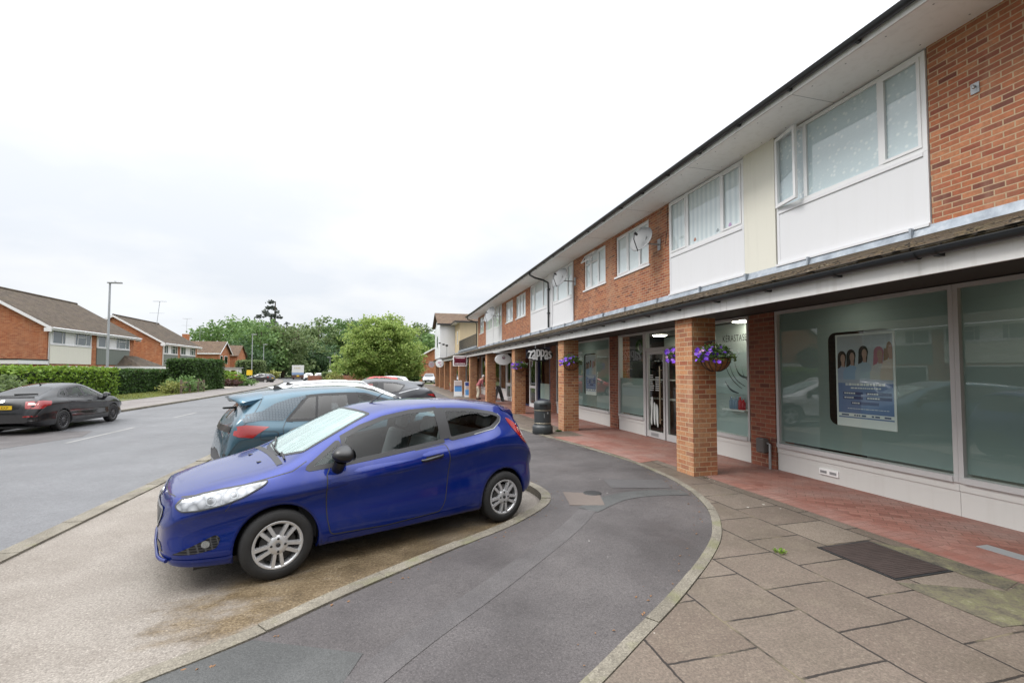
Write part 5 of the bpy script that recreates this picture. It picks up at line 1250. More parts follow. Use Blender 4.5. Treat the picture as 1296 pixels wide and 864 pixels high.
blue_hatch(-1.270, 5.215, HEAD)


# ---------------- generic family of other cars, each with its own curves
def gen_curves(u0, u1, W, H, cowl, rf, rp, re, tb, belt, zb=.21, nz=.80, rw=.58, tumble=.07):
    """cowl, rf (roof front), rp (peak), re (roof end), tb (tail top edge below the glass) are (u, z); belt = list of (u, z)"""
    Lf = cowl[0]-u0
    T = [(u0,.60),(u0+.02,.68),(u0+.07,nz-.05),(u0+.16,nz),(u0+.45*Lf,nz+(cowl[1]-nz)*.5),cowl,((cowl[0]+rf[0])/2,(cowl[1]+rf[1])/2+.02),rf,rp,re,((re[0]*.45+tb[0]*.55),(re[1]*.45+tb[1]*.55)),tb,(u1-.03,max(.70,tb[1]-.15)),(u1,.60)]
    T = [t for k, t in enumerate(T) if k == 0 or t[0] > T[k-1][0]+.005]
    bz = pchip(*zip(*belt)); b0, b1 = belt[0], belt[-1]
    Bc = [(u0,.54),(u0+.10,.70),(u0+.35,nz-.01)]+[p for p in belt if p[0] > u0+.4 and p[0] < tb[0]-.15]+[(tb[0]-.02,tb[1]-.05),(u1-.03,.66),(u1,.54)]
    Rc = [(u0,.58),(u0+.1,.74),(u0+.35,nz+.01),(cowl[0]-.03,cowl[1]-.04),(cowl[0]+.16,cowl[1]+.02),((cowl[0]+rf[0])/2+.08,(cowl[1]+rf[1])/2-.01),(rf[0]+.08,rf[1]-.045),(rp[0],rp[1]-.05),(re[0]-.12,re[1]-.06),(re[0]*.5+tb[0]*.5,re[1]*.5+tb[1]*.5-.05),(tb[0]-.01,tb[1]-.03),(u1-.03,.68),(u1,.58)]
    q = [Rc[0]]
    for p in Rc[1:]:
        if p[0] > q[-1][0]+.004: q.append(p)
    Rc = q
    s = W/.86
    return dict(T=T, B=Bc, R=Rc,
        W=[(u0,.45*s),(u0+.03,.60*s),(u0+.10,.70*s),(u0+.25,.775*s),(u0+.5,.825*s),(u0+.85,W*.985),(u0+1.4,W),(u1-1.2,W),(u1-.6,W*.985),(u1-.25,W*.93),(u1-.08,W*.86),(u1,W*.72)],
        BW=[(u0,.40*s),(u0+.25,.70*s),(cowl[0],W-.085),(rf[0],W-tumble),(re[0]-.5,W-tumble-.015),(re[0],W-tumble-.05),(tb[0],W*.82),(u1,W*.66)],
        RW=[(u0,.36*s),(u0+.25,.6*s),(cowl[0],.66*s),(rf[0],rw),(rp[0],rw),(re[0]-.2,rw-.015),(re[0]+.05,rw-.03),(tb[0],W*.74),(u1,W*.6)],
        K=[(u0,.48),(u0+.3,.66),(cowl[0],.74),(rp[0],.80),(re[0]-.3,.86),(tb[0]-.1,.82),(u1,.50)],
        ZB=[(u0,.32),(u0+.1,.25),(u0+.4,zb),(u1-.4,zb+.02),(u1-.1,zb+.09),(u1,zb+.16)])

def gen_car(name, x, y, head, label, col, P, group=None, z=0., det=2, cat='car'):
    c = gen_curves(*P['curve'], **P.get('kw', {})); car = Car(c, 100 if det > 1 else 44, 56 if det > 1 else 30)
    root = car_root(name, x, y, head, label, cat, group, z); wr = P.get('wr', .325); wb = P['wb']; ar = wr+.04
    arches = [(0, wr+.004, ar), (wb, wr+.004, ar)]
    wins = P['wins']; side = [dens(rpoly(p, .03), .05) for p in wins]
    (cu, cz), (fu, fz) = P['curve'][4], P['curve'][5]; s = P['curve'][2]/.86; rw_ = P.get('kw', {}).get('rw', .58)
    ws = rpoly([(cu+.01,0),(cu+.05,.38),(cu+.17,.60*s),((cu+fu)/2+.04,rw_+.01),(fu,rw_-.055),(fu-.03,0),(fu,-rw_+.055),((cu+fu)/2+.04,-rw_-.01),(cu+.17,-.60*s),(cu+.05,-.38)], .04)
    holes = [offset_poly(p, .006) for p in side] if det > 1 else []
    b = car.body(holes, [offset_poly(dens(ws, .05), -.006)] if det > 1 else [], [], arches); b.build('body', M[col], root, local=True)
    lipm = M['trim'] if P.get('clad') else M[col]
    arch_parts(car, root, lipm, arches, .05 if P.get('clad') else .026); underbody(root, c['W'][0][0]+.25, c['W'][-1][0]-.25, .62, .18)
    gm = M['carglass'] if det > 1 else M['darkglass']
    for sg in (1, -1):
        for k, p in enumerate(side):
            m_ = M['darkglass'] if (det < 2 or k in P.get('privacy', ())) else gm
            glaze(car, root, 'side_window', p, 'side', sg, m_, .022, M['seal'], .004, .016)
        if 'pillar' in P:
            pm = MB()
            for q in P['pillar']: car.patch(pm, q, 'side', .005, sg)
            pm.build('pillar_trim', M['seal'], root, local=True)
        for nm, mt, poly in P.get('patches', ()):
            pm = MB(); car.patch(pm, poly, 'side', .0055, sg, .05, 0, .008); pm.build(nm, M[mt], root, local=True)
        if P.get('seams'):
            ln = MB()
            for q in P['seams']: car.line(ln, q, .008, 'side', .0025, sg)
            ln.build('panel_gap', M['seal'], root, local=True)
        for q in P.get('handles', ()):
            h = MB(); h.tube([(-u, sg*(car.V(u, zz)+o), zz) for u, zz, o in ((q[0],q[1],-.004),(q[0]+.03,q[1]+.003,.028),(q[0]+.17,q[1]+.012,.028),(q[0]+.2,q[1]+.013,-.004))], .014, 8); h.build('door_handle', M[col], root, local=True)
        if P.get('sill'):
            sk = MB(); car.line(sk, P['sill'], P.get('sillw', .09), 'side', .008, sg); sk.build('side_skirt', M['trim'], root, local=True)
        mirror(root, car, P['mir'][0], P['mir'][1], sg, M[P.get('mirc', 'trim')])
        for ux in (0, wb): wheel(root, -ux, sg*(P['curve'][2]-.025), wr, .21, sg, P.get('rim', 'five'), wr*.68, M[P.get('alloy', 'alloy')])
    glaze(car, root, 'windscreen', dens(ws, .05), 'top', 1, M['screenglass'] if det > 1 else M['darkglass'], .03, M['trim'], .003, .006)
    if 'rearwin' in P:
        rr = MB(); car.patch(rr, rpoly(P['rearwin'], .05), 'rear', .004, 1, .08); rr.build('rear_window', M[P.get('rearm', 'darkglass')], root, local=True)
    for nm, mt, poly in P.get('rear', ()):
        pm = MB(); car.patch(pm, poly, 'rear', .006, 1, .06, 0, .01); pm.build(nm, M[mt], root, local=True)
    for nm, mt, poly in P.get('front', ()):
        pm = MB(); car.patch(pm, poly, 'front', .006, 1, .06, 0, .01); pm.build(nm, M[mt], root, local=True)
    if P.get('spoiler'):
        u_, ln_, w_, dz, tilt = P['spoiler']; sp = MB(); n = 12; rows = []
        for k in range(n+1):
            v = -w_+2*w_*k/n; e = ln_-.10*(abs(v)/w_)**3; z0 = car.Z(u_, v)+.004
            rows.append([(-u_, v, z0), (-(u_+e*.55), v, z0+dz-tilt*.5), (-(u_+e), v, z0+dz-tilt), (-(u_+e)+.01, v, z0+dz-tilt-.03), (-(u_+e*.4), v, z0-.10)])
        fl = [p for r in rows for p in r]
        sp.mesh(fl, [(k*5+j, k*5+j+1, (k+1)*5+j+1, (k+1)*5+j) for k in range(n) for j in range(4)], 0, True)
        for r in (rows[0], rows[-1]): sp.face(r, 0)
        sp.build('roof_spoiler', M[P.get('spoilm', col)], root, normals=True, local=True)
    if P.get('fin'):
        u_ = P['fin']; zf = car.Z(u_, 0); fn = MB(); fn.mesh([(-u_+.10, 0, zf), (-u_-.07, .03, zf-.004), (-u_-.07, -.03, zf-.004), (-u_-.06, 0, zf+.065), (-u_-.0, 0, zf+.05)], [(0,1,4),(4,1,3),(0,4,2),(4,3,2),(1,2,3)], 0, False); fn.build('roof_aerial', M['trim'], root, local=True)
    if P.get('rails'):
        a, b_ = P['rails']
        for sg in (1, -1):
            rl = MB(); us = np.linspace(a, b_, 14); v = rw_-.06
            rl.tube([(-u, sg*v, car.Z(u, v)+(.0 if k in (0, 13) else .055)) for k, u in enumerate(us)], .022, 8); rl.build('roof_rail', M[P.get('railm', 'cwhite')], root, local=True)
    if P.get('plate'): plate(root, car, P['plate'][0], P['plate'][1])
    if det > 1: cabin(root, car, wb, .22, P.get('beltz', .98), cu+.1, P['curve'][7][0]-.2, .66)
    return root, car

# teal five-door hatch, nose to the shops, tail to the road
teal = dict(curve=(-.83,3.49,.905,1.56,(-.02,1.03),(1.02,1.455),(1.55,1.56),(3.02,1.475),(3.36,1.06),[(-.02,.97),(.5,.99),(1.6,1.01),(2.4,1.035),(2.9,1.08),(3.2,1.10)]),
    kw=dict(rw=.60, nz=.86), wb=2.765, wr=.345, mir=(.62,1.10), rim='five', alloy='alloydark', beltz=1.0,
    wins=[[(.52,1.035),(.95,1.30),(1.35,1.43),(1.52,1.44),(1.50,1.035)], [(1.66,1.035),(1.66,1.445),(2.05,1.442),(2.30,1.425),(2.55,1.18),(2.66,1.06)]], privacy=(1,),
    pillar=[[(1.50,1.03),(1.52,1.455),(1.68,1.46),(1.66,1.03)],[(2.20,1.06),(2.235,1.06),(2.18,1.43),(2.145,1.43)]],
    patches=[('honeycomb_pillar', 'honey', [(2.335,1.43),(2.56,1.395),(2.80,1.32),(2.98,1.215),(3.08,1.20),(3.17,1.18),(3.28,1.14),(3.22,1.06),(3.0,1.085),(2.70,1.065),(2.60,1.17)]),
             ('tail_light', 'tail', [(2.90,.99),(3.20,1.03),(3.42,1.00),(3.44,.93),(3.30,.86),(3.12,.84),(3.05,.90)]),
             ('bumper_cladding', 'trim', [(3.12,.44),(3.30,.60),(3.44,.62),(3.46,.42),(3.3,.36)])],
    seams=[[(2.33,1.44),(2.56,1.18),(2.67,1.05),(2.72,.95),(2.70,.80),(2.62,.72)],[(2.93,1.45),(3.02,1.28),(3.15,1.10),(3.24,1.02)], rpoly([(2.78,.91),(3.02,.93),(3.03,.80),(2.80,.78)], .05)+[(2.78,.89)], [(1.60,1.03),(1.62,.7),(1.58,.35)], [(.5,1.0),(.46,.6),(.5,.33)]],
    handles=[(1.33,.90),(2.30,.93)], sill=[(.42,.30),(2.33,.31)], spoiler=(2.94,.42,.58,.0,.07), spoilm='teal_spoiler', fin=2.62, rearwin=[(-.50,1.40),(.50,1.40),(.60,1.08),(-.60,1.08)],
    rear=[('tail_light_bar', 'trim', [(-.66,1.00),(.66,1.00),(.66,.92),(-.66,.92)]), ('rear_bumper', 'trim', [(-.72,.62),(.72,.62),(.72,.42),(-.72,.42)])])
r_, c_ = gen_car('hatchback', .54, 9.56, R(24), 'light teal hatchback with honeycomb rear pillar trim, parked beside the deep blue car', 'teal', teal)
wp = MB(); wp.bbox(-3.40, -3.10, .05, .11, 1.22, 1.25, .01, 0, None); wp.build('rear_wiper', M['black'], r_, local=True)

# white estate-like SUV with roof rails, beyond the teal car
suv = dict(curve=(-.88,3.60,.91,1.56,(.0,1.03),(1.0,1.465),(1.5,1.545),(3.10,1.47),(3.48,1.08),[(0,1.0),(1.6,1.06),(2.6,1.10),(3.2,1.14)]),
    kw=dict(rw=.61, nz=.90), wb=2.70, wr=.35, mir=(.62,1.13), rails=(1.15,3.0), railm='cwhite', wins=[[(.52,1.06),(.95,1.31),(1.3,1.42),(1.52,1.43),(1.50,1.07)], [(1.66,1.08),(1.66,1.435),(2.3,1.425),(2.6,1.36),(2.62,1.12)], [(2.72,1.13),(2.70,1.36),(2.95,1.31),(3.08,1.25),(3.0,1.15)]], privacy=(1,2),
    patches=[('tail_light', 'tail', [(3.0,1.02),(3.3,1.06),(3.48,1.02),(3.50,.92),(3.2,.90)])], handles=[(1.33,.95),(2.3,.97)], clad=True, sill=[(.42,.33),(2.3,.34)], spoiler=(3.02,.28,.55,.0,.03), fin=2.85, rearwin=[(-.5,1.44),(.5,1.44),(.58,1.12),(-.58,1.12)])
gen_car('estate_car', .30, 12.95, R(22), 'white car with white roof rails, parked beyond the teal hatchback', 'cwhite', suv)

# mid grey crossover with kicked-up rear door, tail to the shops
chr_ = dict(curve=(-.90,3.46,.90,1.58,(.0,1.05),(.95,1.50),(1.4,1.58),(2.75,1.46),(3.30,1.10),[(0,1.0),(1.4,1.05),(2.2,1.16),(2.6,1.26),(3.1,1.20)]),
    kw=dict(rw=.59, nz=.90), wb=2.64, wr=.345, mir=(.6,1.12), wins=[[(.50,1.06),(.92,1.34),(1.25,1.46),(1.48,1.465),(1.46,1.08)], [(1.62,1.09),(1.62,1.465),(2.0,1.44),(2.32,1.37),(2.12,1.17)]], privacy=(1,),
    pillar=[[(1.46,1.07),(1.48,1.47),(1.64,1.48),(1.62,1.08)]], patches=[('tail_light', 'tail', [(3.0,1.06),(3.3,1.08),(3.42,1.02),(3.25,.98)]), ('pillar_highlight', 'csilver', [(2.10,1.10),(2.5,1.20),(2.75,1.24),(2.76,1.262),(2.5,1.225),(2.1,1.125)])],  # silver strip paints a light reflection along the shoulder
    handles=[(1.3,.95)], clad=True, sill=[(.42,.33),(2.25,.34)], spoiler=(2.72,.34,.56,.02,.04), rearwin=[(-.46,1.40),(.46,1.40),(.56,1.14),(-.56,1.14)], rear=[('tail_bar', 'trim', [(-.7,.60),(.7,.60),(.7,.45),(-.7,.45)])])
gen_car('crossover', -1.95, 15.6, R(188), 'mid grey crossover with sloping roof, its tail towards the brick shop pillars', 'cgrey', chr_)

# black liftback on the far side of the road
octa = dict(curve=(-.88,3.79,.907,1.465,(.16,1.0),(1.06,1.39),(1.55,1.465),(2.45,1.385),(3.52,1.075),[(0,.93),(.8,.955),(1.8,.985),(2.6,1.02),(3.2,1.04)]),
    kw=dict(rw=.57, nz=.80, zb=.19), wb=2.686, wr=.325, mir=(.72,1.03), mirc='cblack', rim='multi', alloy='alloydark', beltz=.96,
    wins=[[(.62,.975),(1.0,1.19),(1.25,1.31),(1.5,1.355),(1.56,1.35),(1.54,1.0)], [(1.64,1.005),(1.64,1.355),(2.0,1.335),(2.22,1.30),(2.36,1.03)], [(2.42,1.035),(2.30,1.285),(2.52,1.20),(2.78,1.065)]],
    pillar=[[(1.54,1.0),(1.55,1.365),(1.65,1.365),(1.64,1.0)]],
    patches=[('tail_light', 'tail', [(3.20,.955),(3.50,.985),(3.66,.97),(3.72,.75),(3.52,.745),(3.42,.82),(3.30,.83)])],
    seams=[[(.62,.97),(.58,.6),(.62,.32)],[(1.60,1.0),(1.62,.6),(1.58,.30)],[(2.42,1.02),(2.48,.86),(2.36,.66),(2.30,.62)],[(-.1,.9),(-.35,.7)]],
    handles=[(1.33,.86),(2.18,.88)], sill=[(.42,.24),(2.3,.25)], rearwin=None, plate=(.80,'BJ64 KKP'),
    rear=[('tail_lamp', 'tail', rpoly([(.50,.96),(.80,.96),(.80,.75),(.54,.76)], .02)), ('tail_lamp', 'tail', rpoly([(-.50,.96),(-.80,.96),(-.80,.75),(-.54,.76)], .02)),
          ('tail_lamp_glow', 'tailpale', rpoly([(.55,.93),(.77,.93),(.77,.86),(.57,.86)], .01)), ('tail_lamp_glow', 'tailpale', rpoly([(-.55,.93),(-.77,.93),(-.77,.86),(-.57,.86)], .01)),  # pale pink patches set on the red tail lamps
          ('reflector_strip', 'tail', [(.52,.55),(.78,.56),(.78,.525),(.52,.515)]), ('reflector_strip', 'tail', [(-.52,.55),(-.78,.56),(-.78,.525),(-.52,.515)]),
          ('plate_recess', 'trim', rpoly([(-.44,.90),(.44,.90),(.40,.70),(-.40,.70)], .03)), ('round_badge', 'chrome', [(.05*math.cos(t), .985+.042*math.sin(t)) for t in np.linspace(0, 2*PI, 16)[:-1]])])
octa.pop('rearwin')
r_, c_ = gen_car('liftback', -10.78, 20.10, R(90.5), 'black liftback standing on the far side of the road, in front of the clipped hedge', 'cblack', octa, z=-.03)
tw = MB(); c_.patch(tw, rpoly([(2.50,.48),(2.50,-.48),(3.38,-.62),(3.38,.62)], .08), 'top', .004, 1, .08); tw.build('rear_window', M['darkglass'], r_, local=True)
sb = MB(); sb.tube([(-3.50, v, c_.Z(3.46, v)+.012) for v in np.linspace(-.60, .60, 13)], .016, 6); sb.build('boot_lip', M['trim'], r_, local=True)
wb_ = MB(); wb_.tube([(-3.30, .0, c_.Z(3.3, 0)+.02), (-3.26, -.30, c_.Z(3.26, -.3)+.02), (-3.22, -.52, c_.Z(3.22, -.5)+.02)], .014, 6); wb_.build('rear_wiper', M['black'], r_, local=True)
fn = MB(); zf = c_.Z(2.3, 0); fn.tube([(-2.22, 0, zf-.01), (-2.33, 0, zf+.055)], [.03, .006], 8); fn.build('roof_aerial', M['trim'], r_, local=True)

# far small cars share one plain hatchback form
hat = dict(curve=(-.80,3.15,.87,1.47,(.05,1.0),(.95,1.40),(1.4,1.47),(2.75,1.38),(3.06,1.0),[(0,.92),(1.5,.97),(2.5,1.05),(2.9,1.08)]),
    kw=dict(rw=.57), wb=2.50, wr=.31, mir=(.6,1.03), wins=[[(.50,.98),(.95,1.26),(1.3,1.37),(1.55,1.375),(1.53,1.0)], [(1.65,1.01),(1.65,1.375),(2.2,1.35),(2.5,1.20),(2.52,1.10)]],
    patches=[('tail_light', 'tail', [(2.75,1.0),(2.95,1.0),(3.05,.80),(2.85,.80)]), ('headlight', 'lens', [(-.70,.72),(-.5,.78),(-.2,.82),(-.25,.74),(-.55,.66)])], sill=[(.42,.25),(2.1,.26)], rearwin=[(-.46,1.31),(.46,1.31),(.54,1.04),(-.54,1.04)], rear=[('number_plate', 'plate', [(-.26,.80),(.26,.80),(.26,.69),(-.26,.69)])], front=[('grille', 'mesh', rpoly([(-.4,.66),(.4,.66),(.35,.5),(-.35,.5)], .05)), ('number_plate', 'white', [(-.26,.44),(.26,.44),(.26,.33),(-.26,.33)])])
for nm, x, y, h, lab, col in (
    ('hatchback', -2.4, 31.7, 185, 'orange-red hatchback parked beyond the grey crossover', 'cred'),
    ('hatchback', -1.7, 35.0, 183, 'silver hatchback parked past the orange-red one', 'csilver'),
    ('hatchback', 4.9, 62.0, 262, 'silver hatchback seen past the farthest brick shop pillars', 'csilver'),
    ('hatchback', -20.0, 62.0, 150, 'bright red hatchback on a driveway, half hidden by garden shrubs', 'cred'),
    ('hatchback', -20.6, 78.5, 160, 'dark grey hatchback on a driveway behind the yellow post sign', 'cgrey'),
    ('hatchback', -15.0, 93.5, 96, 'left one of two white cars facing away at the far bend', 'cwhite'),
    ('hatchback', -13.0, 92.5, 96, 'right one of two white cars facing away at the far bend', 'cwhite')):
    gen_car(nm, x, y, R(h), lab, col, hat, None, -.03 if x < -4 else 0, 1)
# ------------------------------------------------------------------ hanging signs
def oval(cx, cz, rx, rz, n=40): return [(cx+rx*math.cos(2*PI*k/n), cz+rz*math.sin(2*PI*k/n)) for k in range(n)]
# black oval salon sign, square to the pavement
sg_ = thing('hanging_sign', (4.92,14.8,2.70), 'black oval hanging sign with large arched white lettering under the canopy', 'sign')
q = MB(); q.prism(oval(4.92,2.375,.47,.235), 'y', 14.80, 14.84); q.build('sign_board', simple('sign_black', (.012,.012,.014), .35), sg_)
q = MB()
for x in (4.76,5.10): q.tube([(x,14.82,2.58),(x,14.82,2.92)], .012, 6)
q.build('hanger', M['galv'], sg_)
def letters_y(text, xc, y, z, size, mat, par_, sx, arch, sp):
    W = []; cur = 0; mb = MB()
    for ch in text:
        vs, fs = textmesh(ch, size, .002); w = max([v.x for v in vs] or [size*.3]); W.append((cur, w, vs, fs)); cur += w+sp
    for c0, w, vs, fs in W:
        t = (c0+w/2)/cur*2-1; y0, y1 = min(v.y for v in vs), max(v.y for v in vs); hh = arch(t); s_ = 2*hh/(y1-y0); dz = -hh-y0*s_
        # embolden by drawing twice with a small shift
        for ox in (-.012, -.004, .004, .012): mb.mesh([(xc+(c0+v.x+ox-cur/2)*sx, y+v.z*.2+ox*.02, z+dz+v.y*s_) for v in vs], fs, 0, False)
    return mb.build('sign_lettering', mat, par_)
letters_y('zappas', 4.92, 14.797, 2.375, .30, M['white'], sg_, 1.06, lambda t: .185*(1-.40*t*t), .004)
# white oval sign on a bracket
sg_ = thing('hanging_sign', (4.9,20.0,2.6), 'white oval hanging sign with a small round emblem on a white bar', 'sign')
q = MB(); q.prism(oval(4.90,2.345,.38,.255), 'y', 20.0, 20.05); q.build('sign_board', M['white'], sg_)
q = MB(); q.box(4.45,5.35,19.99,20.06,2.635,2.69); q.build('bracket_bar', M['white'], sg_)
q = MB(); q.mesh([(4.92+.075*math.cos(2*PI*k/20)*(1 if r else .7), 19.996, 2.42+.075*math.sin(2*PI*k/20)*(1 if r else .7)) for r in (0,1) for k in range(20)], [(k,(k+1)%20,20+(k+1)%20,20+k) for k in range(20)], 0, False); q.box(4.88,4.96,19.995,19.999,2.39,2.43); q.build('round_emblem', simple('emblem_plum', (.20,.06,.12), .5), sg_)
# maroon charity sign
sg_ = thing('projecting_sign', (4.32,29.4,2.5), 'maroon rectangular projecting sign with white lettering in a white frame', 'sign')
q = MB(); q.box(3.87,4.78,29.4,29.5,2.13,2.80); q.build('sign_frame', M['white'], sg_); q = MB(); q.box(3.93,4.72,29.392,29.4,2.20,2.73); q.build('sign_face', M['maroon'], sg_)
for tx, z, s_ in (('Charity Local', 2.41, .15),):
    vs, fs = textmesh(tx, s_, .001); ma = max(v.x for v in vs); q = MB(); q.mesh([(4.325+(v.x-ma/2)*.72/ma, 29.387, z+v.y*1.1) for v in vs], fs, 0, False); q.build('sign_lettering', M['white'], sg_)
q = MB()
for z, a, b in ((2.635,4.03,4.62),(2.265,3.98,4.67)):
    s0 = a
    while s0 < b: l = random.uniform(.03,.10); q.box(s0,min(s0+l,b),29.386,29.390,z,z+.05); s0 += l+.015
q.build('small_print', M['white'], sg_)
for x, y, z, r, lab, m in ((4.36,42.6,2.52,.38,'round white projecting sign with a pink and grey mark near the far pillars', M['white']),(4.32,51.0,2.52,.33,'faded round sign beyond the last brick pillar', simple('faded_sign', (.50,.44,.46), .6))):
    sg_ = thing('projecting_sign', (x,y,z), lab, 'sign'); q = MB(); q.prism(oval(x,z,r,r), 'y', y, y+.08); q.build('sign_board', m, sg_)
    q = MB(); q.prism([(x+a*r,z+b*r) for a, b in ((.0,-.1),(.35,-.5),(.2,-.65),(-.05,-.3))], 'y', y-.006, y-.001); q.prism([(x+a*r,z+b*r) for a, b in ((-.5,.3),(.4,.35),(.1,.05),(-.4,.0))], 'y', y-.006, y-.001); q.build('sign_mark', simple('sign_pink', (.55,.25,.38), .5), sg_)
    q = MB(); q.box(x-r-.0,x+.6,y+.02,y+.06,z+r-.02,z+r+.03); q.build('bracket_bar', M['galv'], sg_)
# tall thin light arm fixed to the canopy far end
fl_ = thing('canopy_floodlight', (4.6,42.0,2.9), 'small floodlights on a thin post above the far canopy edge', 'floodlight')
q = MB(); q.tube([(4.7,40.0,2.95),(4.7,40.0,4.0)], .02, 6); q.build('post', M['galv'], fl_); q = MB(); q.bbox(4.60,4.80,39.9,40.05,3.95,4.12,.02); q.bbox(4.32,4.50,39.9,40.05,4.05,4.2,.02); q.bbox(4.0,4.16,39.9,40.05,4.18,4.3,.02); q.tube([(4.1,40,4.24),(4.7,40,4.02)], .012, 5); q.build('lamp_head', M['gutter'], fl_)
# ------------------------------------------------------------------ hanging baskets
def basket(x, y, z, lab, seed, bx=0, by=-1, sc=1.0):
    random.seed(seed)
    t = thing('hanging_basket', (x,y,z), lab, 'hanging basket', 0, 'hanging baskets on the brick pillars')
    r = .228*sc; q = MB(); prof = [(r*math.cos(a), r*.98*math.sin(a)) for a in np.linspace(-PI/2, 0, 9)]
    Mx = Matrix.Translation((x,y,z)); q.lathe([(max(p[0], .001), p[1]) for p in prof]+[(r*.93, 0),(r*.9,-.03),(0,-.04)], 26, 0, Mx); q.build('coir_bowl', M['coir'], t)
    q = MB()
    for k in range(14):
        a = 2*PI*k/14; q.tube([(x+(r+.005)*math.cos(a)*math.cos(b), y+(r+.005)*math.sin(a)*math.cos(b), z+(r+.005)*.98*math.sin(b)) for b in np.linspace(-PI/2+.2, 0, 8)], .0055, 5)
    q.tube([(x+(r+.005)*math.cos(a), y+(r+.005)*math.sin(a), z) for a in np.linspace(0, 2*PI, 28)], .009, 6, caps=False)
    q.build('wire_frame', M['black'], t)
    q = MB(); px, py = x-bx*(-.26), y-by*(.26); q.tube([(px,py,z+.26),(x,y,z+.28)], .009, 6); q.tube([(px,py,z+.08),(x-(x-px)*.3,y-(y-py)*.3,z+.27)], .007, 6)
    for k in range(3): a = 2*PI*k/3+.3; q.tube([(x,y,z+.28),(x+r*math.cos(a),y+r*math.sin(a),z)], .003, 4)
    q.build('bracket_and_chains', M['black'], t)
    lf = MB(); fl = {'petal': MB(), 'petalwhite': MB(), 'petalpink': MB()}
    def leaf(p, s, mb, mi=0):
        a = random.uniform(0, 2*PI); e = random.uniform(-.4, 1.0); d = Vector((math.cos(a)*math.cos(e), math.sin(a)*math.cos(e), math.sin(e))); w = d.cross(Vector((0,0,1))).normalized()*s*.32
        P = Vector(p); mb.face([tuple(P), tuple(P+d*s*.5+w), tuple(P+d*s), tuple(P+d*s*.5-w)], mi)
    for k in range(900):
        a = random.uniform(0, 2*PI); rr = r*math.sqrt(random.random())*1.3; h = random.uniform(.0, .21)*(1-(rr/(r*1.5))**2)+.01
        if rr > r*1.02: h -= random.uniform(0, .10)
        leaf((x+rr*math.cos(a), y+rr*math.sin(a), z+h), random.uniform(.035, .075), lf)
    lf.build('foliage', M['lf_green'], t)
    def flower(p, s, mb):
        a0 = random.uniform(0, 1); nrm = Vector((random.uniform(-1,.3), random.uniform(-1.2,.1), random.uniform(.1,.9))).normalized(); e1 = nrm.orthogonal().normalized(); e2 = nrm.cross(e1); P = Vector(p)
        pts = []
        for k in range(10):
            t_ = 2*PI*k/10+a0; rr = s*(1 if k % 2 else .72); pts.append(tuple(P+(e1*math.cos(t_)+e2*math.sin(t_))*rr+nrm*s*.25))
        i = [tuple(P)]+pts; mb.mesh(i, [(0, 1+k, 1+(k+1) % 10) for k in range(10)], 0, False)
    for k in range(30):   # petunias spill to the street side
        a = random.gauss(PI*1.10, .55); rr = r*random.uniform(.75, 1.5); flower((x+rr*math.cos(a), y+rr*math.sin(a), z+random.uniform(-.10, .13)), random.uniform(.028, .042), fl['petal'])
    for k in range(6):
        a = random.uniform(0, 2*PI); rr = r*random.uniform(.2, .9); flower((x+rr*math.cos(a), y+rr*math.sin(a), z+.16), random.uniform(.025, .038), fl['petal'])
    for k in range(26):
        a = random.gauss(0, .6); rr = r*random.uniform(.8, 1.45); flower((x+rr*math.cos(a), y+rr*math.sin(a), z+random.uniform(.0, .13)), .012, fl['petalwhite'])
    for k in range(14):
        a = random.gauss(2.6, .5); rr = r*random.uniform(.8, 1.3); flower((x+rr*math.cos(a), y+rr*math.sin(a), z+random.uniform(0, .13)), .03, fl['petalpink'])
    for nm, k in (('purple_flowers','petal'),('white_flowers','petalwhite'),('pink_flowers','petalpink')): fl[k].build(nm, M[k], t)
basket(5.07, 6.27, 2.04, 'hanging basket of purple petunias on the viewer side of the nearest brick pillar', 1)
basket(5.16, 7.30, 2.08, 'hanging basket on the far side of the nearest pillar, mostly hidden behind the brick', 2, 0, 1, .9)
basket(4.95, 12.08, 2.06, 'hanging basket of purple petunias on the second pillar, above the litter bin side', 3)
basket(4.97, 17.5, 2.00, 'hanging basket on the third pillar, between the black and the white oval signs', 5)
# ------------------------------------------------------------------ litter bin
bn = thing('litter_bin', (4.10,12.12,.09), 'round dark grey plastic litter bin with gold bands beside the second brick pillar', 'litter bin')
Mx = Matrix.Translation((4.10,12.12,.09))
q = MB(); q.lathe([(0,0),(.275,0),(.285,.01),(.285,.19),(.275,.205),(.245,.235),(.24,.245),(.237,.28)], 40, 0, Mx); q.build('base', M['bin'], bn)
q = MB(); q.lathe([(.236,.28),(.236,.60),(.236,.645)], 40, 0, Mx); q.build('drum', M['bin'], bn)
q = MB()
for z in (.285,.64): q.lathe([(.239,z),(.243,z+.004),(.243,z+.014),(.239,z+.018)], 40, 0, Mx)
q.build('gold_band', simple('bin_gold', (.45,.40,.30), .4, .6), bn)
q = MB(); q.lathe([(.24,.655),(.245,.66),(.245,.83),(.238,.86),(.20,.895),(.12,.915),(0,.92)], 40, 0, Mx); ho = q.build('hood', M['bin'], bn)
q = MB(); n = 10; c0 = R(258)
A = [c0+R(-26)+R(52)*k/n for k in range(n+1)]; q.mesh([(4.10+.2465*math.cos(a), 12.12+.2465*math.sin(a), .09+z) for z in (.745,.815) for a in A], [(k,k+1,n+2+k,n+1+k) for k in range(n)], 0, False); q.build('opening', M['trim'], ho)
q = MB(); A = [c0+R(24)+R(12)*k/6 for k in range(7)]
q.mesh([(4.10+.2385*math.cos(a), 12.12+.2385*math.sin(a), .09+z) for z in (.555,.605) for a in A], [(k,k+1,8+k,7+k) for k in range(6)], 0, False); A = [c0+R(6)+R(3)*k/3 for k in range(4)]
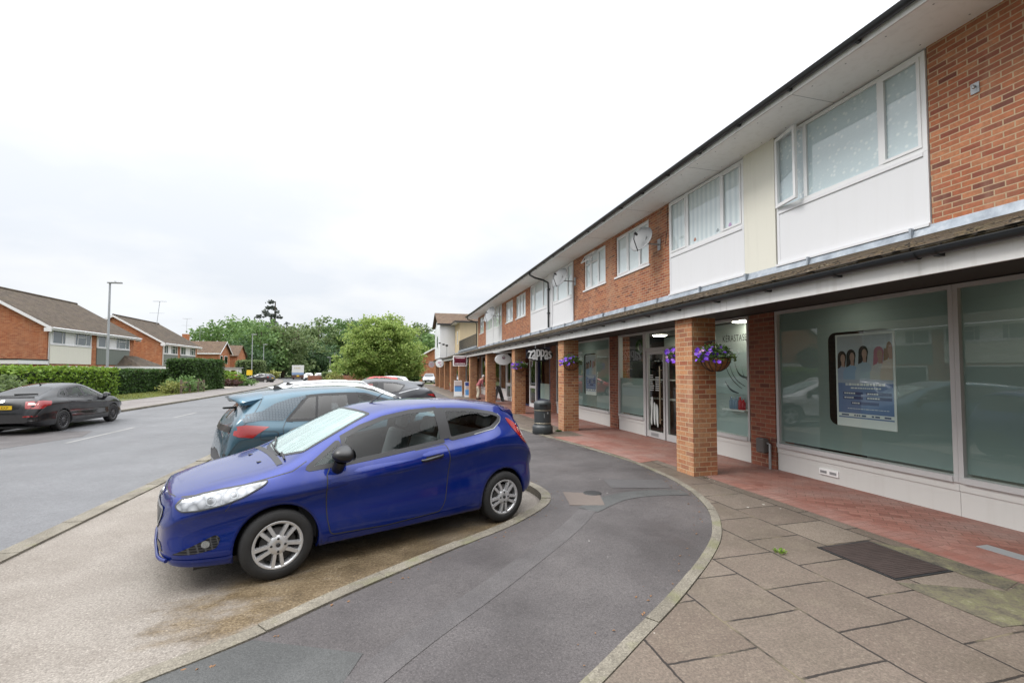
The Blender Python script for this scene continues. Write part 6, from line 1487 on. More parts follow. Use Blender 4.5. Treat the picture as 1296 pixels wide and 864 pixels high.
q.mesh([(4.10+.2385*math.cos(a-.1*z), 12.12+.2385*math.sin(a-.1*z), .09+z) for z in (.45,.56) for a in A], [(k,k+1,5+k,4+k) for k in range(3)], 0, False); q.build('sticker', M['galv'], bn)
# ------------------------------------------------------------------ pavement boards
def aboard(x, y, w, h, faces, lab, lean=.16, rot=0, mat=None):
    t = thing('pavement_board', (x,y,.09), lab, 'pavement sign', R(rot)); Lm = Matrix.Identity(4)
    for s_ in (1, -1):
        a = math.atan2(lean, h)*s_; Mt = Matrix.Translation((0, -s_*lean, .04)) @ Matrix.Rotation(-a, 4, 'X')
        q = MB(); q.bbox(-w/2, w/2, -.012, .012, 0, h, .006, 0, Mt); o = q.build('board_panel', mat or M['white'], t, local=True)
        if s_ > 0:
            for nm, m_, (x0, x1, z0, z1) in faces: q = MB(); q.box(-w/2+x0*w, -w/2+x1*w, -.017, -.0125, z0*h, z1*h, 0, Mt); q.build(nm, m_, o)
    q = MB(); q.box(-w/2-.02, w/2+.02, -lean-.04, lean+.04, 0, .035); q.build('base', M['galv'], t, local=True)
pk = simple('board_picture', (.55,.46,.44), .5); nv = simple('board_navy', (.03,.06,.25), .4)
aboard(4.36, 30.6, .52, 1.05, [('picture_area', pk, (.04,.96,.66,.97)), ('title_bar', nv, (.04,.96,.60,.66)), ('blue_area', M['boardblue'], (.04,.96,.30,.60))], 'white and blue pavement board standing by the farther of two brick pillars')
aboard(4.86, 29.5, .44, 1.0, [('title_bar', nv, (.06,.94,.72,.96)), ('picture_area', pk, (.06,.94,.50,.70)), ('blue_area', M['boardblue'], (.04,.96,.12,.48))], 'blue pavement board with a navy heading, half behind a brick pillar', .2)
aboard(5.95, 25.4, .62, .85, [('dark_face', M['black'], (.05,.95,.05,.95))], 'dark chalkboard leaning A-board next to the white shop door', .25, 60, M['black'])
# ------------------------------------------------------------------ person
def skinfig(name, verts, edges, radii, mat, parent, root=0):
    me = bpy.data.meshes.new(name); me.from_pydata(verts, edges, []); o = bpy.data.objects.new(name, me); COL.objects.link(o)
    md = o.modifiers.new('s', 'SKIN'); md.use_smooth_shade = True
    for i, r in enumerate(radii): me.skin_vertices[0].data[i].radius = (r, r) if not hasattr(r, '__len__') else r
    me.skin_vertices[0].data[root].use_root = True
    sd = o.modifiers.new('d', 'SUBSURF'); sd.levels = 2; sd.render_levels = 2
    dg = bpy.context.evaluated_depsgraph_get(); dg.update(); m2 = bpy.data.meshes.new_from_object(o.evaluated_get(dg)); m2.materials.clear(); m2.materials.append(mat)
    for p in m2.polygons: p.use_smooth = True
    bpy.data.objects.remove(o); n = bpy.data.objects.new(name, m2); COL.objects.link(n)
    if parent: n.parent = parent
    return n
# stooped elderly man, facing the shop windows (+x), local frame: x forward, y left
V_ = [(0,0,.80),(.06,0,.94),(.17,0,1.10),(.25,0,1.20),(.31,0,1.27),(.37,0,1.33),(.395,0,1.42),
      (.0,.09,.78),(.05,.10,.42),(-.03,.10,.08),(.10,.105,.035),(.0,-.09,.78),(.02,-.10,.42),(-.06,-.10,.08),(.07,-.105,.035),
      (.23,.17,1.17),(.20,.22,.93),(.36,.20,.80),(.40,.20,.77),(.23,-.17,1.17),(.19,-.22,.93),(.34,-.19,.80),(.38,-.19,.77)]
E_ = [(0,1),(1,2),(2,3),(3,4),(4,5),(5,6),(0,7),(7,8),(8,9),(9,10),(0,11),(11,12),(12,13),(13,14),(3,15),(15,16),(16,17),(17,18),(3,19),(19,20),(20,21),(21,22)]
R_ = [(.13,.11),(.13,.11),(.135,.11),(.12,.09),.055,.085,.075,.085,.06,.04,.04,.085,.06,.04,.04,.06,.045,.033,.035,.06,.045,.033,.035]
pe = skinfig('person', V_, E_, R_, M['skin'], None); pe.location = (5.12,27.3,.085); pe.rotation_euler = (0,0,R(15))
tag(pe, 'white-haired person in a red checked shirt and pale trousers stooping in the covered walkway', 'person')
V2 = [V_[i] for i in (1,2,3,15,16,19,20)]; skinfig('shirt', [(0.01,0,.84)]+V2+[(.25,.225,.88),(.24,-.225,.88)], [(0,1),(1,2),(2,3),(3,4),(4,5),(3,6),(6,7),(5,8),(7,9)], [(.145,.125),(.15,.125),(.155,.125),(.135,.105),.075,.06,.075,.06,.05,.05], M['shirt'], pe, 1)
skinfig('trousers', [(0,0,.84),(0,0,.78),(.0,.09,.74),(.05,.10,.42),(-.03,.10,.09),(.0,-.09,.74),(.02,-.10,.42),(-.06,-.10,.09)], [(0,1),(1,2),(2,3),(3,4),(1,5),(5,6),(6,7)], [(.135,.12),(.135,.12),.10,.078,.065,.10,.078,.065], M['trouser'], pe)
q = MB(); bm = bmesh.new(); bmesh.ops.create_uvsphere(bm, u_segments=14, v_segments=10, radius=.098)
for v in bm.verts: v.co = Vector((v.co.x*1.0+.36, v.co.y*.95, v.co.z*1.0+1.405)) 
bmesh.ops.delete(bm, geom=[v for v in bm.verts if v.co.z < 1.36 or v.co.x > .435 and v.co.z < 1.44], context='VERTS'); q.bm(bm, 0, None, True); h = q.build('hair', M['hair']); h.parent = pe
q = MB()
for s_ in (1, -1): q.tube([(.47,s_*.035,1.385),(.478,s_*.035,1.385)], .012, 6)
q.tube([(.455,0,1.40),(.492,0,1.365)], [.012,.018], 6); q.tube([(.466,-.03,1.325),(.466,.03,1.325)], .008, 5); f_ = q.build('face_features', simple('face_shade', (.35,.18,.14), .6)); f_.parent = pe
q = MB()
for s_, x in ((1,-.03),(-1,-.06)): q.bbox(x-.06,x+.20,s_*.10-.045,s_*.10+.045,.0,.085,.03)
f_ = q.build('shoes', M['trim']); f_.parent = pe
q = MB()
for s_, x0 in ((1,.40),(-1,.38)):
    for k in range(4): a = s_*.205+(k-1.5)*.018; q.tube([(x0,a,.775),(x0+.035,a,.745),(x0+.04,a,.712),(x0+.028,a,.69)], [.009,.009,.008,.006], 6)
    q.tube([(x0-.01,s_*.175,.78),(x0+.03,s_*.165,.755),(x0+.05,s_*.17,.735)], [.011,.009,.007], 6)
f_ = q.build('fingers', M['skin']); f_.parent = pe
# ------------------------------------------------------------------ lamp posts, post sign, aerials
def lamp(x, y, h, lab, arm=(.55,0), r=.06, head=True):
    t = thing('street_lamp', (x,y,0), lab, 'street lamp', 0, 'street lamps along the road')
    q = MB(); q.tube([(x,y,0),(x,y,1.3)], r*1.35, 10); q.tube([(x,y,1.3),(x,y,h)], [r,r*.7], 10); q.build('column', M['galv'], t)
    if head:
        q = MB(); a = math.atan2(arm[1], arm[0]); Mt = Matrix.Translation((x,y,h)) @ Matrix.Rotation(a, 4, 'Z'); l = math.hypot(*arm)
        q.bbox(-.14, l, -.11, .11, -.05, .055, .03, 0, Mt); q.bbox(l*.35, l*.5, -.03, .03, .055, .12, .01, 0, Mt); q.build('lamp_head', M['grey'], t)
    return t
lamp(-18.98, 37.61, 7.95, 'tallest looking grey street lamp behind the bright hedge, in front of the first brick house', (.75,-.1), .085)
lamp(-22.4, 84.3, 7.85, 'street lamp with a yellow sign at its foot by the far driveway', (.7,-.2), .075)
lamp(-23.9, 97.5, 6.9, 'street lamp on the left just before the parked lorry', (.7,-.2), .07)
lamp(-13.6, 112.0, 4.9, 'short street lamp on the right verge near the two white cars', (-.7,0), .07)
lamp(-12.6, 112.0, 6.1, 'plain pole without a lamp arm beside the short street lamp and the big tree', (.1,0), .06, False)
ys = thing('post_sign', (-20.9,77.5,0), 'yellow rectangular sign on a post at the foot of a street lamp', 'sign'); q = MB(); q.box(-21.3,-20.5,77.5,77.53,1.15,1.95); q.build('sign_plate', M['yellow'], ys); q = MB(); q.tube([(-20.9,77.55,0),(-20.9,77.55,1.9)], .03, 6); q.build('post', M['galv'], ys)
q = MB(); 
ws_ = thing('post_sign', (-13.5,111.5,0), 'small white sign on the short street lamp by the two white cars', 'sign'); q.box(-13.9,-13.1,111.6,111.65,1.2,2.0); q.build('sign_plate', M['white'], ws_); q = MB(); q.tube([(-13.5,111.7,0),(-13.5,111.7,2.0)], .03, 6); q.build('post', M['galv'], ws_)
def aerial(x, y, z, h, lab, tilt=.1):
    t = thing('roof_aerial', (x,y,z), lab, 'aerial', 0, 'television aerials on the house roofs'); q = MB(); top = (x+tilt*h*.4, y, z+h); q.tube([(x,y,z-.3),top], .03, 6); q.build('mast', M['galv'], t)
    q = MB(); q.tube([(top[0]-.75,y,top[2]-.05),(top[0]+.75,y,top[2])], .022, 5)
    for k in range(7): xx = top[0]-.7+.23*k; q.tube([(xx,y-.25,top[2]-.03),(xx,y+.25,top[2]-.03)], .014, 4)
    q.tube([(x-.85,y,z+h*.48),(x+.85,y,z+h*.48)], .018, 5); q.build('antenna', M['galv'], t)
aerial(-29.6, 69.0, 7.9, 3.0, 'tall television aerial on the ridge of the second brick house', .25)
aerial(-38.3, 100.8, 9.3, 2.6, 'television aerial on the chimney of the far brick house'); aerial(-36.2, 101.5, 8.2, 2.4, 'thin second television aerial to the right of the far chimney', .0)
# ------------------------------------------------------------------ lorry
lr = thing('box_lorry', (-19.0,104.5,0), 'white and blue box lorry seen from behind on the far bend of the road', 'lorry')
q = MB(); q.bbox(-20.15,-17.85,104.5,110.5,.95,2.98,.03); q.build('box_body', simple('lorry_white', (.66,.66,.64), .5, var=.06), lr)
q = MB(); q.box(-20.13,-17.87,104.485,104.499,1.0,1.45); q.build('blue_band', simple('lorry_blue', (.22,.32,.50), .5), lr)
q = MB()
for a in (-19.7,-19.35,-19.05,-18.75): q.box(a,a+.2,104.484,104.499,2.25,2.55)
q.build('faded_lettering', simple('lorry_sand', (.50,.44,.30), .5), lr)
q = MB(); q.box(-20.1,-17.9,104.45,104.52,.35,.85); q.build('rear_bumper', simple('lorry_brown', (.10,.05,.04), .6), lr)
q = MB(); q.box(-19.25,-18.75,104.43,104.449,.60,.90); q.build('number_plate', M['yellow'], lr)
for x in (-20.0,-18.3):
    for y in (105.5,109.3): q = MB(); q.tube([(x,y,.46),(x+.32,y,.46)], .46, 20); q.build('wheel', M['tyre'], lr)
q = MB(); q.bbox(-20.1,-17.9,110.55,112.2,.6,2.7,.1); q.build('cab', M['cwhite'], lr); lr.rotation_euler = (0,0,R(10.5))
# ------------------------------------------------------------------ houses across the road
def house(name, lab, y0, y1, xf, xr, ze, zr, bays, clad, first=False, depth=10):
    """gabled house, ridge along y; front wall faces +x at xf; bays = list of (ya, yb, cladding, windows)"""
    t = thing(name, (xf, (y0+y1)/2, 0), lab, 'house', 0, 'brick houses across the road'); xb = 2*xr-xf
    q = MB(); q.box(xb, xf, y0, y1, -.1, ze, 0, None, 't')
    for y in (y0, y1):
        q.face([(xb,y,ze),(xf,y,ze),(xr,y,zr)][::1 if y == y0 else -1])
    q.build('wall', M['hbrick'], t)
    sl = (zr-ze)/(xf-xr)
    r_ = MB(); ov = .45; gv = .30
    slab_roof(r_, [(xf+ov, y0-gv, ze-ov*sl+.12), (xf+ov, y1+gv, ze-ov*sl+.12), (xr, y1+gv, zr+.12), (xr, y0-gv, zr+.12)], .09)
    slab_roof(r_, [(xb-ov, y0-gv, ze-ov*sl+.12), (xb-ov, y1+gv, ze-ov*sl+.12), (xr, y1+gv, zr+.12), (xr, y0-gv, zr+.12)][::-1], .09)
    r_.tube([(xr, y0-gv, zr+.13), (xr, y1+gv, zr+.13)], .10, 8); ro = r_.build('roof', M['rtile'], t)
    b = MB()
    for y in (y0-gv-.03, y1+gv):
        for s_, xe in ((1, xf+ov), (-1, xb-ov)):
            p = [(xr, zr+.10), (xe, ze-ov*sl+.10), (xe, ze-ov*sl-.12), (xr, zr-.12)]; b.prism(p, 'y', y, y+.03)
        b.box(xf-.0, xf+ov, y-.01, y+.04, ze-ov*sl-.22, ze-ov*sl+.05)
    b.box(xf+ov-.02, xf+ov+.01, y0-gv, y1+gv, ze-ov*sl-.12, ze-ov*sl+.03); b.box(xf, xf+ov, y0-gv, y1+gv, ze-.30, ze-.27); b.build('bargeboard', M['upvc'], t)
    g_ = MB(); g_.tube([(xf+ov+.05, y0-gv, ze-ov*sl+.04), (xf+ov+.05, y1+gv, ze-ov*sl+.04)], .06, 8); g_.tube([(xf+ov+.03, y0-.05, ze-ov*sl), (xf+.10, y0+.08, ze-.55), (xf+.08, y0+.08, .0)], .045, 8); g_.build('gutter', M['upvc'], t)
    for ya, yb, cm, wins in bays:
        q = MB(); q.box(xf, xf+.06, ya, yb, 2.35, ze-1.38); q.build('cladding', M[cm], t)
        q = MB(); q.box(xf, xf+.045, ya, yb, ze-1.38, ze-.28); q.box(xf, xf+.10, ya, yb, ze-1.42, ze-1.36); q.build('window_band', M['upvc'], t)
        for wa, wb, lights in wins:
            f = MB(); z0, z1 = ze-1.33, ze-.33; f.box(xf+.02, xf+.075, wa, wa+.06, z0, z1); f.box(xf+.02, xf+.075, wb-.06, wb, z0, z1); f.box(xf+.02, xf+.075, wa+.06, wb-.06, z0, z0+.06); f.box(xf+.02, xf+.075, wa+.06, wb-.06, z1-.06, z1)
            for l in lights: f.box(xf+.02, xf+.073, l-.03, l+.03, z0+.06, z1-.06)
            if len(lights) > 1: f.box(xf+.02, xf+.071, lights[0]+.03, lights[1]-.03, z1-.36, z1-.30)
            o = f.build('window', M['upvc'], t)
            p = MB(); p.box(xf+.046, xf+.056, wa+.06, wb-.06, z0+.06, z1-.06); p.build('pane', simple('house_pane', (.10,.12,.13), .08, 0, .8, .3, .9), o)
        # ground floor windows
        q = MB(); q.box(xf, xf+.06, ya+.3, yb-.3, .75, 2.2); o = q.build('window', M['upvc'], t); p = MB(); p.box(xf+.06, xf+.065, ya+.4, yb-.4, .85, 2.1); p.build('pane', simple('house_pane_low', (.06,.07,.08), .1, 0, .8), o)
    return t
h1 = house('brick_house', 'nearest brick house across the road, cream panel and grey cladding under a brown tiled roof', 40.5, 52.0, -24.15, -29.0, 5.15, 8.05,
    [(40.75,45.5,'cream',[(40.95,42.35,[42.0]),(43.4,45.4,[43.75,44.75])]), (46.25,51.2,'greenclad',[(46.35,48.0,[47.4]),(49.0,51.1,[49.4,50.5])])], None)
h2 = house('brick_house', 'second brick house across the road with two grey clad bays, behind the tall dark hedge', 60.5, 70.2, -25.35, -30.0, 5.15, 7.95,
    [(60.75,64.4,'greenclad',[(60.9,61.9,[61.4]),(62.6,64.3,[62.9,63.8])]), (65.1,69.6,'greenclad',[(65.2,66.6,[66.0]),(67.9,69.5,[68.3,69.0])])], None)
pc = MB(); pc.box(-23.5,-22.8,46.3,51.5,2.05,2.25)
# tiled porch of the first house
po = MB(); z0, z1 = 2.25, 3.25; x0, x1, y0, y1 = -24.1, -22.2, 49.0, 53.8
po.face([(x1,y0,z0),(x1,y1,z0),(x0,y1-1.4,z1),(x0,y0+1.4,z1)], 0, 'yx'); po.face([(x0,y0,z0),(x1,y0,z0),(x0,y0+1.4,z1)], 0, 'xy'); po.face([(x1,y1,z0),(x0,y1,z0),(x0,y1-1.4,z1)], 0, 'xy'); po.face([(x0,y0,z0-.01),(x0,y1,z0-.01),(x1,y1,z0-.01),(x1,y0,z0-.01)], 0)
po.build('porch_roof', M['rtile'], h1)
pb = MB(); pb.box(x0,x1+.03,y0-.03,y1+.03,z0-.22,z0-.015); pb.build('porch_fascia', M['upvc'], h1)
pb = MB()
for y in (y0+.1,y1-.3): pb.box(x1-.25,x1-.1,y,y+.2,0,z0-.2)
pb.build('porch_post', M['hbrick'], h1)
gr_ = thing('garage', (-26,38.6,0), 'flat-roofed garage with a white door and white fascia beside the nearest brick house', 'garage')
q = MB(); q.box(-29.5,-24.15,37.9,40.48,0,2.28); q.build('wall', M['hbrick'], gr_); q = MB(); q.box(-29.7,-24.0,37.7,40.47,2.29,2.56); q.build('flat_roof', M['upvc'], gr_); q = MB(); q.box(-29.72,-23.98,37.68,40.47,2.562,2.64); q.build('roof_felt', M['black'], gr_); q = MB(); q.box(-28.9,-24.55,37.87,37.895,0,2.2); q.build('garage_door', simple('garage_door_white', (.72,.76,.76), .5), gr_)
h0 = copy_tree(h1); h0.location.y -= 22.5; h0['label'] = 'brick house left of the garage, outside the photo and reflected in the large shop windows'
# far house, gables towards the road
h3 = thing('brick_house', (-33,99,0), 'far brick house with a gable and chimney beyond the tall hedge', 'house', 0, 'brick houses across the road')
q = MB(); q.box(-44,-31.2,96.3,102.5,-.1,5.2); q.face([(-31.2,96.3,5.2),(-31.2,102.5,5.2),(-31.2,99.4,7.35)]); q.build('wall', M['hbrick'], h3)
q = MB(); slab_roof(q, [(-44,95.9,5.1),(-30.8,95.9,5.1),(-30.8,99.4,7.5),(-44,99.4,7.5)], .09, 'xy'); slab_roof(q, [(-44,102.9,5.1),(-30.8,102.9,5.1),(-30.8,99.4,7.5),(-44,99.4,7.5)][::-1], .09, 'xy'); q.build('roof', M['rtile2'], h3)
q = MB(); q.prism([(95.85,5.0),(99.4,7.45),(102.9,5.0),(102.9,4.8),(99.4,7.2),(95.85,4.8)], 'x', -30.79, -30.75); q.box(-44,-30.8,95.86,95.89,4.9,5.1); q.build('bargeboard', M['upvc'], h3)
q = MB(); q.box(-38.9,-37.9,100.6,101.4,7.0,8.9); q.build('chimney', M['hbrick'], h3)
q = MB(); q.box(-31.2,-31.14,97.0,98.3,3.2,4.7); q.box(-31.2,-31.14,99.2,101.0,3.2,4.7); o = q.build('window', M['upvc'], h3); q = MB(); q.box(-31.14,-31.13,97.1,98.2,3.3,4.6); q.box(-31.14,-31.13,99.3,100.9,3.3,4.6); q.build('pane', M['darkglass'], o)
q = MB(); q.box(-40,-30.5,104.5,110,-.1,5.0); q.prism([(104.5,5.0),(110,5.0),(107.2,7.0)], 'x', -40, -30.5); h4 = thing('brick_house', (-33,107,0), 'farthest brick gable just behind the far house with the chimney', 'house', 0, 'brick houses across the road'); q.build('wall', M['hbrick'], h4); q = MB(); slab_roof(q, [(-40,104.1,4.85),(-30.2,104.1,4.85),(-30.2,107.2,7.15),(-40,107.2,7.15)], .08, 'xy'); slab_roof(q, [(-40,110.4,4.85),(-30.2,110.4,4.85),(-30.2,107.2,7.15),(-40,107.2,7.15)][::-1], .08, 'xy'); q.build('roof', M['rtile2'], h4)
pch = thing('white_porch', (-25.5,84,0), 'small white glazed porch behind the red hatchback on the driveway', 'porch'); q = MB(); q.box(-26.8,-24.4,84.0,86,0,2.2); q.build('porch_frame', M['upvc'], pch); q = MB(); q.box(-26.95,-24.2,83.8,86.2,2.2,2.38); q.build('porch_roof', M['grey'], pch); q = MB(); q.box(-26.4,-25.7,83.985,83.999,.9,1.9); q.box(-25.4,-24.7,83.985,83.999,.3,1.9); q.build('pane', M['darkglass'], pch)
# orange brick house at the end of the parade
h5 = thing('brick_house', (8,76,0), 'orange brick house with a sloping white bargeboard beyond the end of the shops', 'house', 0, 'brick houses across the road')
q = MB(); q.box(2.6,16,75.5,84,-.1,3.2); q.prism([(2.6,3.2),(16,3.2),(9.3,6.9)], 'y', 75.5, 84); q.build('wall', M['hbrick'], h5)
q = MB(); slab_roof(q, [(2.0,75.1,2.95),(2.0,84.4,2.95),(9.3,84.4,7.05),(9.3,75.1,7.05)], .1); slab_roof(q, [(16.6,75.1,2.95),(16.6,84.4,2.95),(9.3,84.4,7.05),(9.3,75.1,7.05)][::-1], .1); q.build('roof', M['rtile'], h5)
q = MB(); q.prism([(2.0,2.95),(9.3,7.05),(16.6,2.95),(16.6,2.7),(9.3,6.8),(2.0,2.7)], 'y', 75.05, 75.09); q.build('bargeboard', M['upvc'], h5)
q = MB(); q.box(-6,2.2,79.02,85,0,2.2); q.build('outbuilding', M['hbrick'], h5)
q = MB()
for x in (-.9,.4): q.box(x,x+.55,78.95,79.0,.6,1.9)
q.build('window', M['upvc'], h5)
# ------------------------------------------------------------------ vegetation
def leafquads(P, S, upb=.3, flat=0., seed=0):
    """numpy leaf pairs: each leaf is a folded quad"""
    rg = np.random.default_rng(seed); n = len(P); a = rg.uniform(0, 2*PI, n); e = rg.normal(upb, .5, n)
    d = np.stack([np.cos(a)*np.cos(e), np.sin(a)*np.cos(e), np.sin(e)], 1); r = rg.normal(size=(n, 3)); w = np.cross(d, r); w /= np.linalg.norm(w, axis=1)[:, None]+1e-9
    S = np.asarray(S)[:, None]; L = d*S; W_ = w*S*.38
    return np.stack([P-L*.5, P+W_, P+L*.5, P-W_], 1).reshape(-1, 3)
def leafmesh(name, V, mats, parent=None, core=None):
    n = len(V)//4; me = bpy.data.meshes.new(name); me.vertices.add(len(V)); me.vertices.foreach_set('co', V.astype(np.float32).ravel())
    me.loops.add(4*n); me.loops.foreach_set('vertex_index', np.arange(4*n, dtype=np.int32)); me.polygons.add(n); me.polygons.foreach_set('loop_start', np.arange(0, 4*n, 4, dtype=np.int32))
    me.update(calc_edges=True)
    me.materials.append(mats); o = bpy.data.objects.new(name, me); COL.objects.link(o)
    if parent: adopt(o, parent)
    return o
def crown_pts(lobes, n, seed, shell=.55, clump=0, cs=.5):
    rg = np.random.default_rng(seed); vol = np.array([l[3]*l[4]*l[5] for l in lobes])**.67; pr_ = vol/vol.sum(); out = []
    for (cx, cy, cz, rx, ry, rz), k in zip(lobes, rg.multinomial(n, pr_)):
        m = max(1, k//14) if clump == 0 else max(1, k//clump)
        d = rg.normal(size=(m, 3)); d /= np.linalg.norm(d, axis=1)[:, None]; rad = shell+(1-shell)*rg.random(m)**.6; rad *= 1+.16*rg.normal(size=m)*.6
        c = d*rad[:, None]*np.array([rx, ry, rz])+np.array([cx, cy, cz])
        idx = rg.integers(0, m, k); q = c[idx]+rg.normal(size=(k, 3))*cs*np.array([1, 1, .62]); out.append(q)
    return np.concatenate(out)
def tree(name, x, y, lobes, trunk_h, tr, lab, mat, n=5000, leaf=.5, seed=1, cs=.55, shell=.6, cat='tree', group='trees', z0=0., core=False, limbs=7, clump=26):
    t = thing(name, (x, y, z0), lab, cat, 0, group); rg = np.random.default_rng(seed)
    L = [(x+a, y+b, z0+c, d, e, f) for a, b, c, d, e, f in lobes]
    q = MB(); top = max(l[2] for l in L); q.tube([(x, y, z0-.1), (x+.1*tr, y, z0+trunk_h*.5), (x-.2*tr, y+.1, z0+trunk_h), (x, y, top)], [tr*1.25, tr, tr*.85, tr*.25], 9)
    for k in range(limbs):
        l = L[k % len(L)]; s_ = z0+trunk_h*(.75+.5*rg.random()); e = np.array(l[:3])+rg.normal(size=3)*np.array(l[3:])*.45; m = (np.array([x, y, s_])+e)/2+np.array([0, 0, .12*abs(e[2]-s_)])
        q.tube([(x, y, s_), tuple(m), tuple(e)], [tr*.5, tr*.32, tr*.10], 6)
    q.build('trunk', M['bark'], t)
    P = crown_pts(L, n, seed, shell, clump, cs); P = P[P[:, 2] > z0+.35]
    leafmesh('crown', leafquads(P, rg.uniform(.6, 1.25, len(P))*leaf, .1, 0, seed), M[mat], t)
    return t
# the big pale green tree in the middle distance
lob = [(0,0,4.2,4.3,4.1,3.5),(-1.7,-.6,3.2,3.0,3,2.3),(1.9,-.4,3.1,2.9,3,2.3),(-.6,-1.0,6.1,2.8,2.6,2.1),(1.0,0,6.2,2.6,2.3,2.0),(-2.6,0,2.3,1.9,2,1.2),(2.8,-.4,2.4,1.8,2,1.3),(1.3,.3,7.7,.8,.8,.9),(-.9,0,7.4,1.2,1,.9)]
tree('broadleaf_tree', -1.0, 57.0, lob, 1.7, .30, 'big dense pale green tree standing beyond the parked cars', 'lf_lime', 30000, .27, 3, .33, .66, limbs=12, clump=50)
sm = [(0,0,5,4,4,4),(-2.5,0,4,3,3,3),(2.6,0,4.4,3,3,3)]
def T(lab, x, y, h, w, mat, n=3400, leaf=.75, seed=1, kind='round', cs=.75, shell=.6, low=.12):
    rg = np.random.default_rng(seed+50)
    if kind == 'round':
        lobes = [(0,0,h*.6,w*.42,w*.42,h*.34)]+[(w*.30*math.cos(a)+rg.normal()*.4, w*.30*math.sin(a), h*(.38+.38*rg.random()), w*.26, w*.26, h*.20) for a in np.linspace(0, 2*PI, 8)[:-1]]+[(rg.normal()*w*.1,0,h*.86,w*.2,w*.2,h*.14)]
        lobes += [(w*.3*math.cos(a), w*.3*math.sin(a), h*(low+.14), w*.24, w*.24, h*.16) for a in np.linspace(.4, 2*PI+.4, 6)[:-1]]
    elif kind == 'loose':
        lobes = [(w*.36*math.cos(a)*rg.uniform(.4,1), w*.36*math.sin(a), h*rg.uniform(.42,.88), w*rg.uniform(.11,.20), w*rg.uniform(.11,.2), h*rg.uniform(.06,.12)) for a in np.linspace(0, 6*PI, 17)]
    else:   # conifer with tiers
        lobes = [(rg.normal()*w*.12, 0, h*k, w*.5*(1.2-k)*rg.uniform(.7,1.2), w*.5*(1.2-k), h*.035) for k in np.linspace(.2, .99, 12)]
    return tree('conifer_tree' if kind == 'cone' else 'broadleaf_tree', x, y, lobes, h*.3, .02*h+.1, lab, mat, n, leaf, seed, cs, shell, 'tree', 'trees at the far end of the road')
def at(px, w): # horizontal position at depth w seen in column px of the 1296-wide photograph, used only to lay out the far wood
    d = (px-648)/576*w; return .2565*w+.9665*d, .9665*w-.2565*d
for k, (lab, px, w, h, wd, mat, n, lf, kind) in enumerate((
    ('tall loose-crowned tree with sky gaps behind the far brick house', 292, 122, 17.2, 19, 'lf_green', 3600, .75, 'loose'),
    ('rounded mid green tree right of the loose-crowned one', 330, 112, 13.5, 17, 'lf_green', 4500, .75, 'round'),
    ('dark spreading conifer top rising above the green trees', 347, 150, 25.0, 16, 'lf_con', 3200, .95, 'cone'),
    ('broad olive tree overhanging the parked lorry', 358, 118, 14.0, 17, 'lf_mid', 4600, .75, 'round'),
    ('dark copper-leaved tree behind the lorry', 371, 142, 15.0, 11, 'lf_copper', 2200, .8, 'round'),
    ('slim tree with thin branches just right of the lorry', 386, 150, 17.2, 13, 'lf_mid', 2200, .8, 'loose'),
    ('tall olive woodland tree in the gap above the two white cars', 403, 156, 20.2, 17, 'lf_mid', 3600, .9, 'round'),
    ('tall green woodland tree left of the big pale tree', 422, 160, 19.5, 18, 'lf_green', 3600, .9, 'round'),
    ('bushy woodland tree partly behind the big pale tree', 441, 165, 21.5, 17, 'lf_green', 3200, .9, 'round'),
    ('sparse tall tree peeping over the left shoulder of the big pale tree', 438, 178, 23.5, 13, 'lf_mid', 1600, .9, 'loose'),
    ('sparse tree top showing above the big pale tree', 459, 172, 22.2, 12, 'lf_dark', 1600, .9, 'loose'),
    ('loose tree top right of the big pale tree', 529, 150, 18.2, 13, 'lf_mid', 2600, .8, 'loose'),
    ('low green tree beyond the orange brick house', 545, 140, 13.8, 15, 'lf_green', 3000, .8, 'round'),
    ('green tree between the big pale tree and the orange brick house', 515, 135, 14.5, 14, 'lf_lime', 2800, .75, 'round'),
    ('dark tree low behind the yellow sign', 312, 104, 8.5, 11, 'lf_dark', 2800, .6, 'round'),
    ('dark tree filling the gap left of the lorry', 352, 126, 9.5, 15, 'lf_dark', 2800, .7, 'round'),
    ('dark undergrowth tree behind the two white cars', 396, 135, 10.5, 16, 'lf_dark', 3000, .7, 'round'),
    ('dark undergrowth tree behind the short street lamp', 416, 138, 9.5, 14, 'lf_dark', 2600, .7, 'round'))):
    x, y = at(px, w); T(lab, x, y, h, wd, mat, n, lf, 100+k, kind, cs=.8 if kind != 'cone' else .45)
x, y = at(426, 100); tree('conical_tree', x, y, [(0,0,h,1.9*(1-h/6.2)+.25,1.9*(1-h/6.2)+.25,.55) for h in (.6,1.4,2.2,3.0,3.8,4.6,5.4)], 1, .12, 'small pointed yellow-green tree left of the big pale tree', 'lf_lime', 1500, .35, 77, .3, .5, limbs=2)
# dark distant wood seen as one mass behind the individual trees
rg = np.random.default_rng(5); Pw = []
for k in range(9000):
    px = rg.uniform(235, 580); w = rg.uniform(175, 200); x, y = at(px, w); Pw.append((x, y, abs(rg.normal(0, 1))*4.2+rg.uniform(0, 6)))
Pr = [(rg.uniform(-40, 12), rg.uniform(-26, -17), abs(rg.normal(0, 1))*2.6+rg.uniform(0, 3.5)) for k in range(16000)]
o = leafmesh('far_wood', leafquads(np.array(Pr), rg.uniform(.3, .7, len(Pr)), .1, 0, 9), M['lf_dark']); tag(o, 'dark belt of trees behind the viewer, seen only as reflections', 'wood', kind='stuff')
o = leafmesh('far_wood', leafquads(np.array(Pw), rg.uniform(1.2, 2.4, len(Pw)), .1, 0, 6), M['lf_dark']); tag(o, 'dark far wood closing the end of the road', 'wood', kind='stuff')
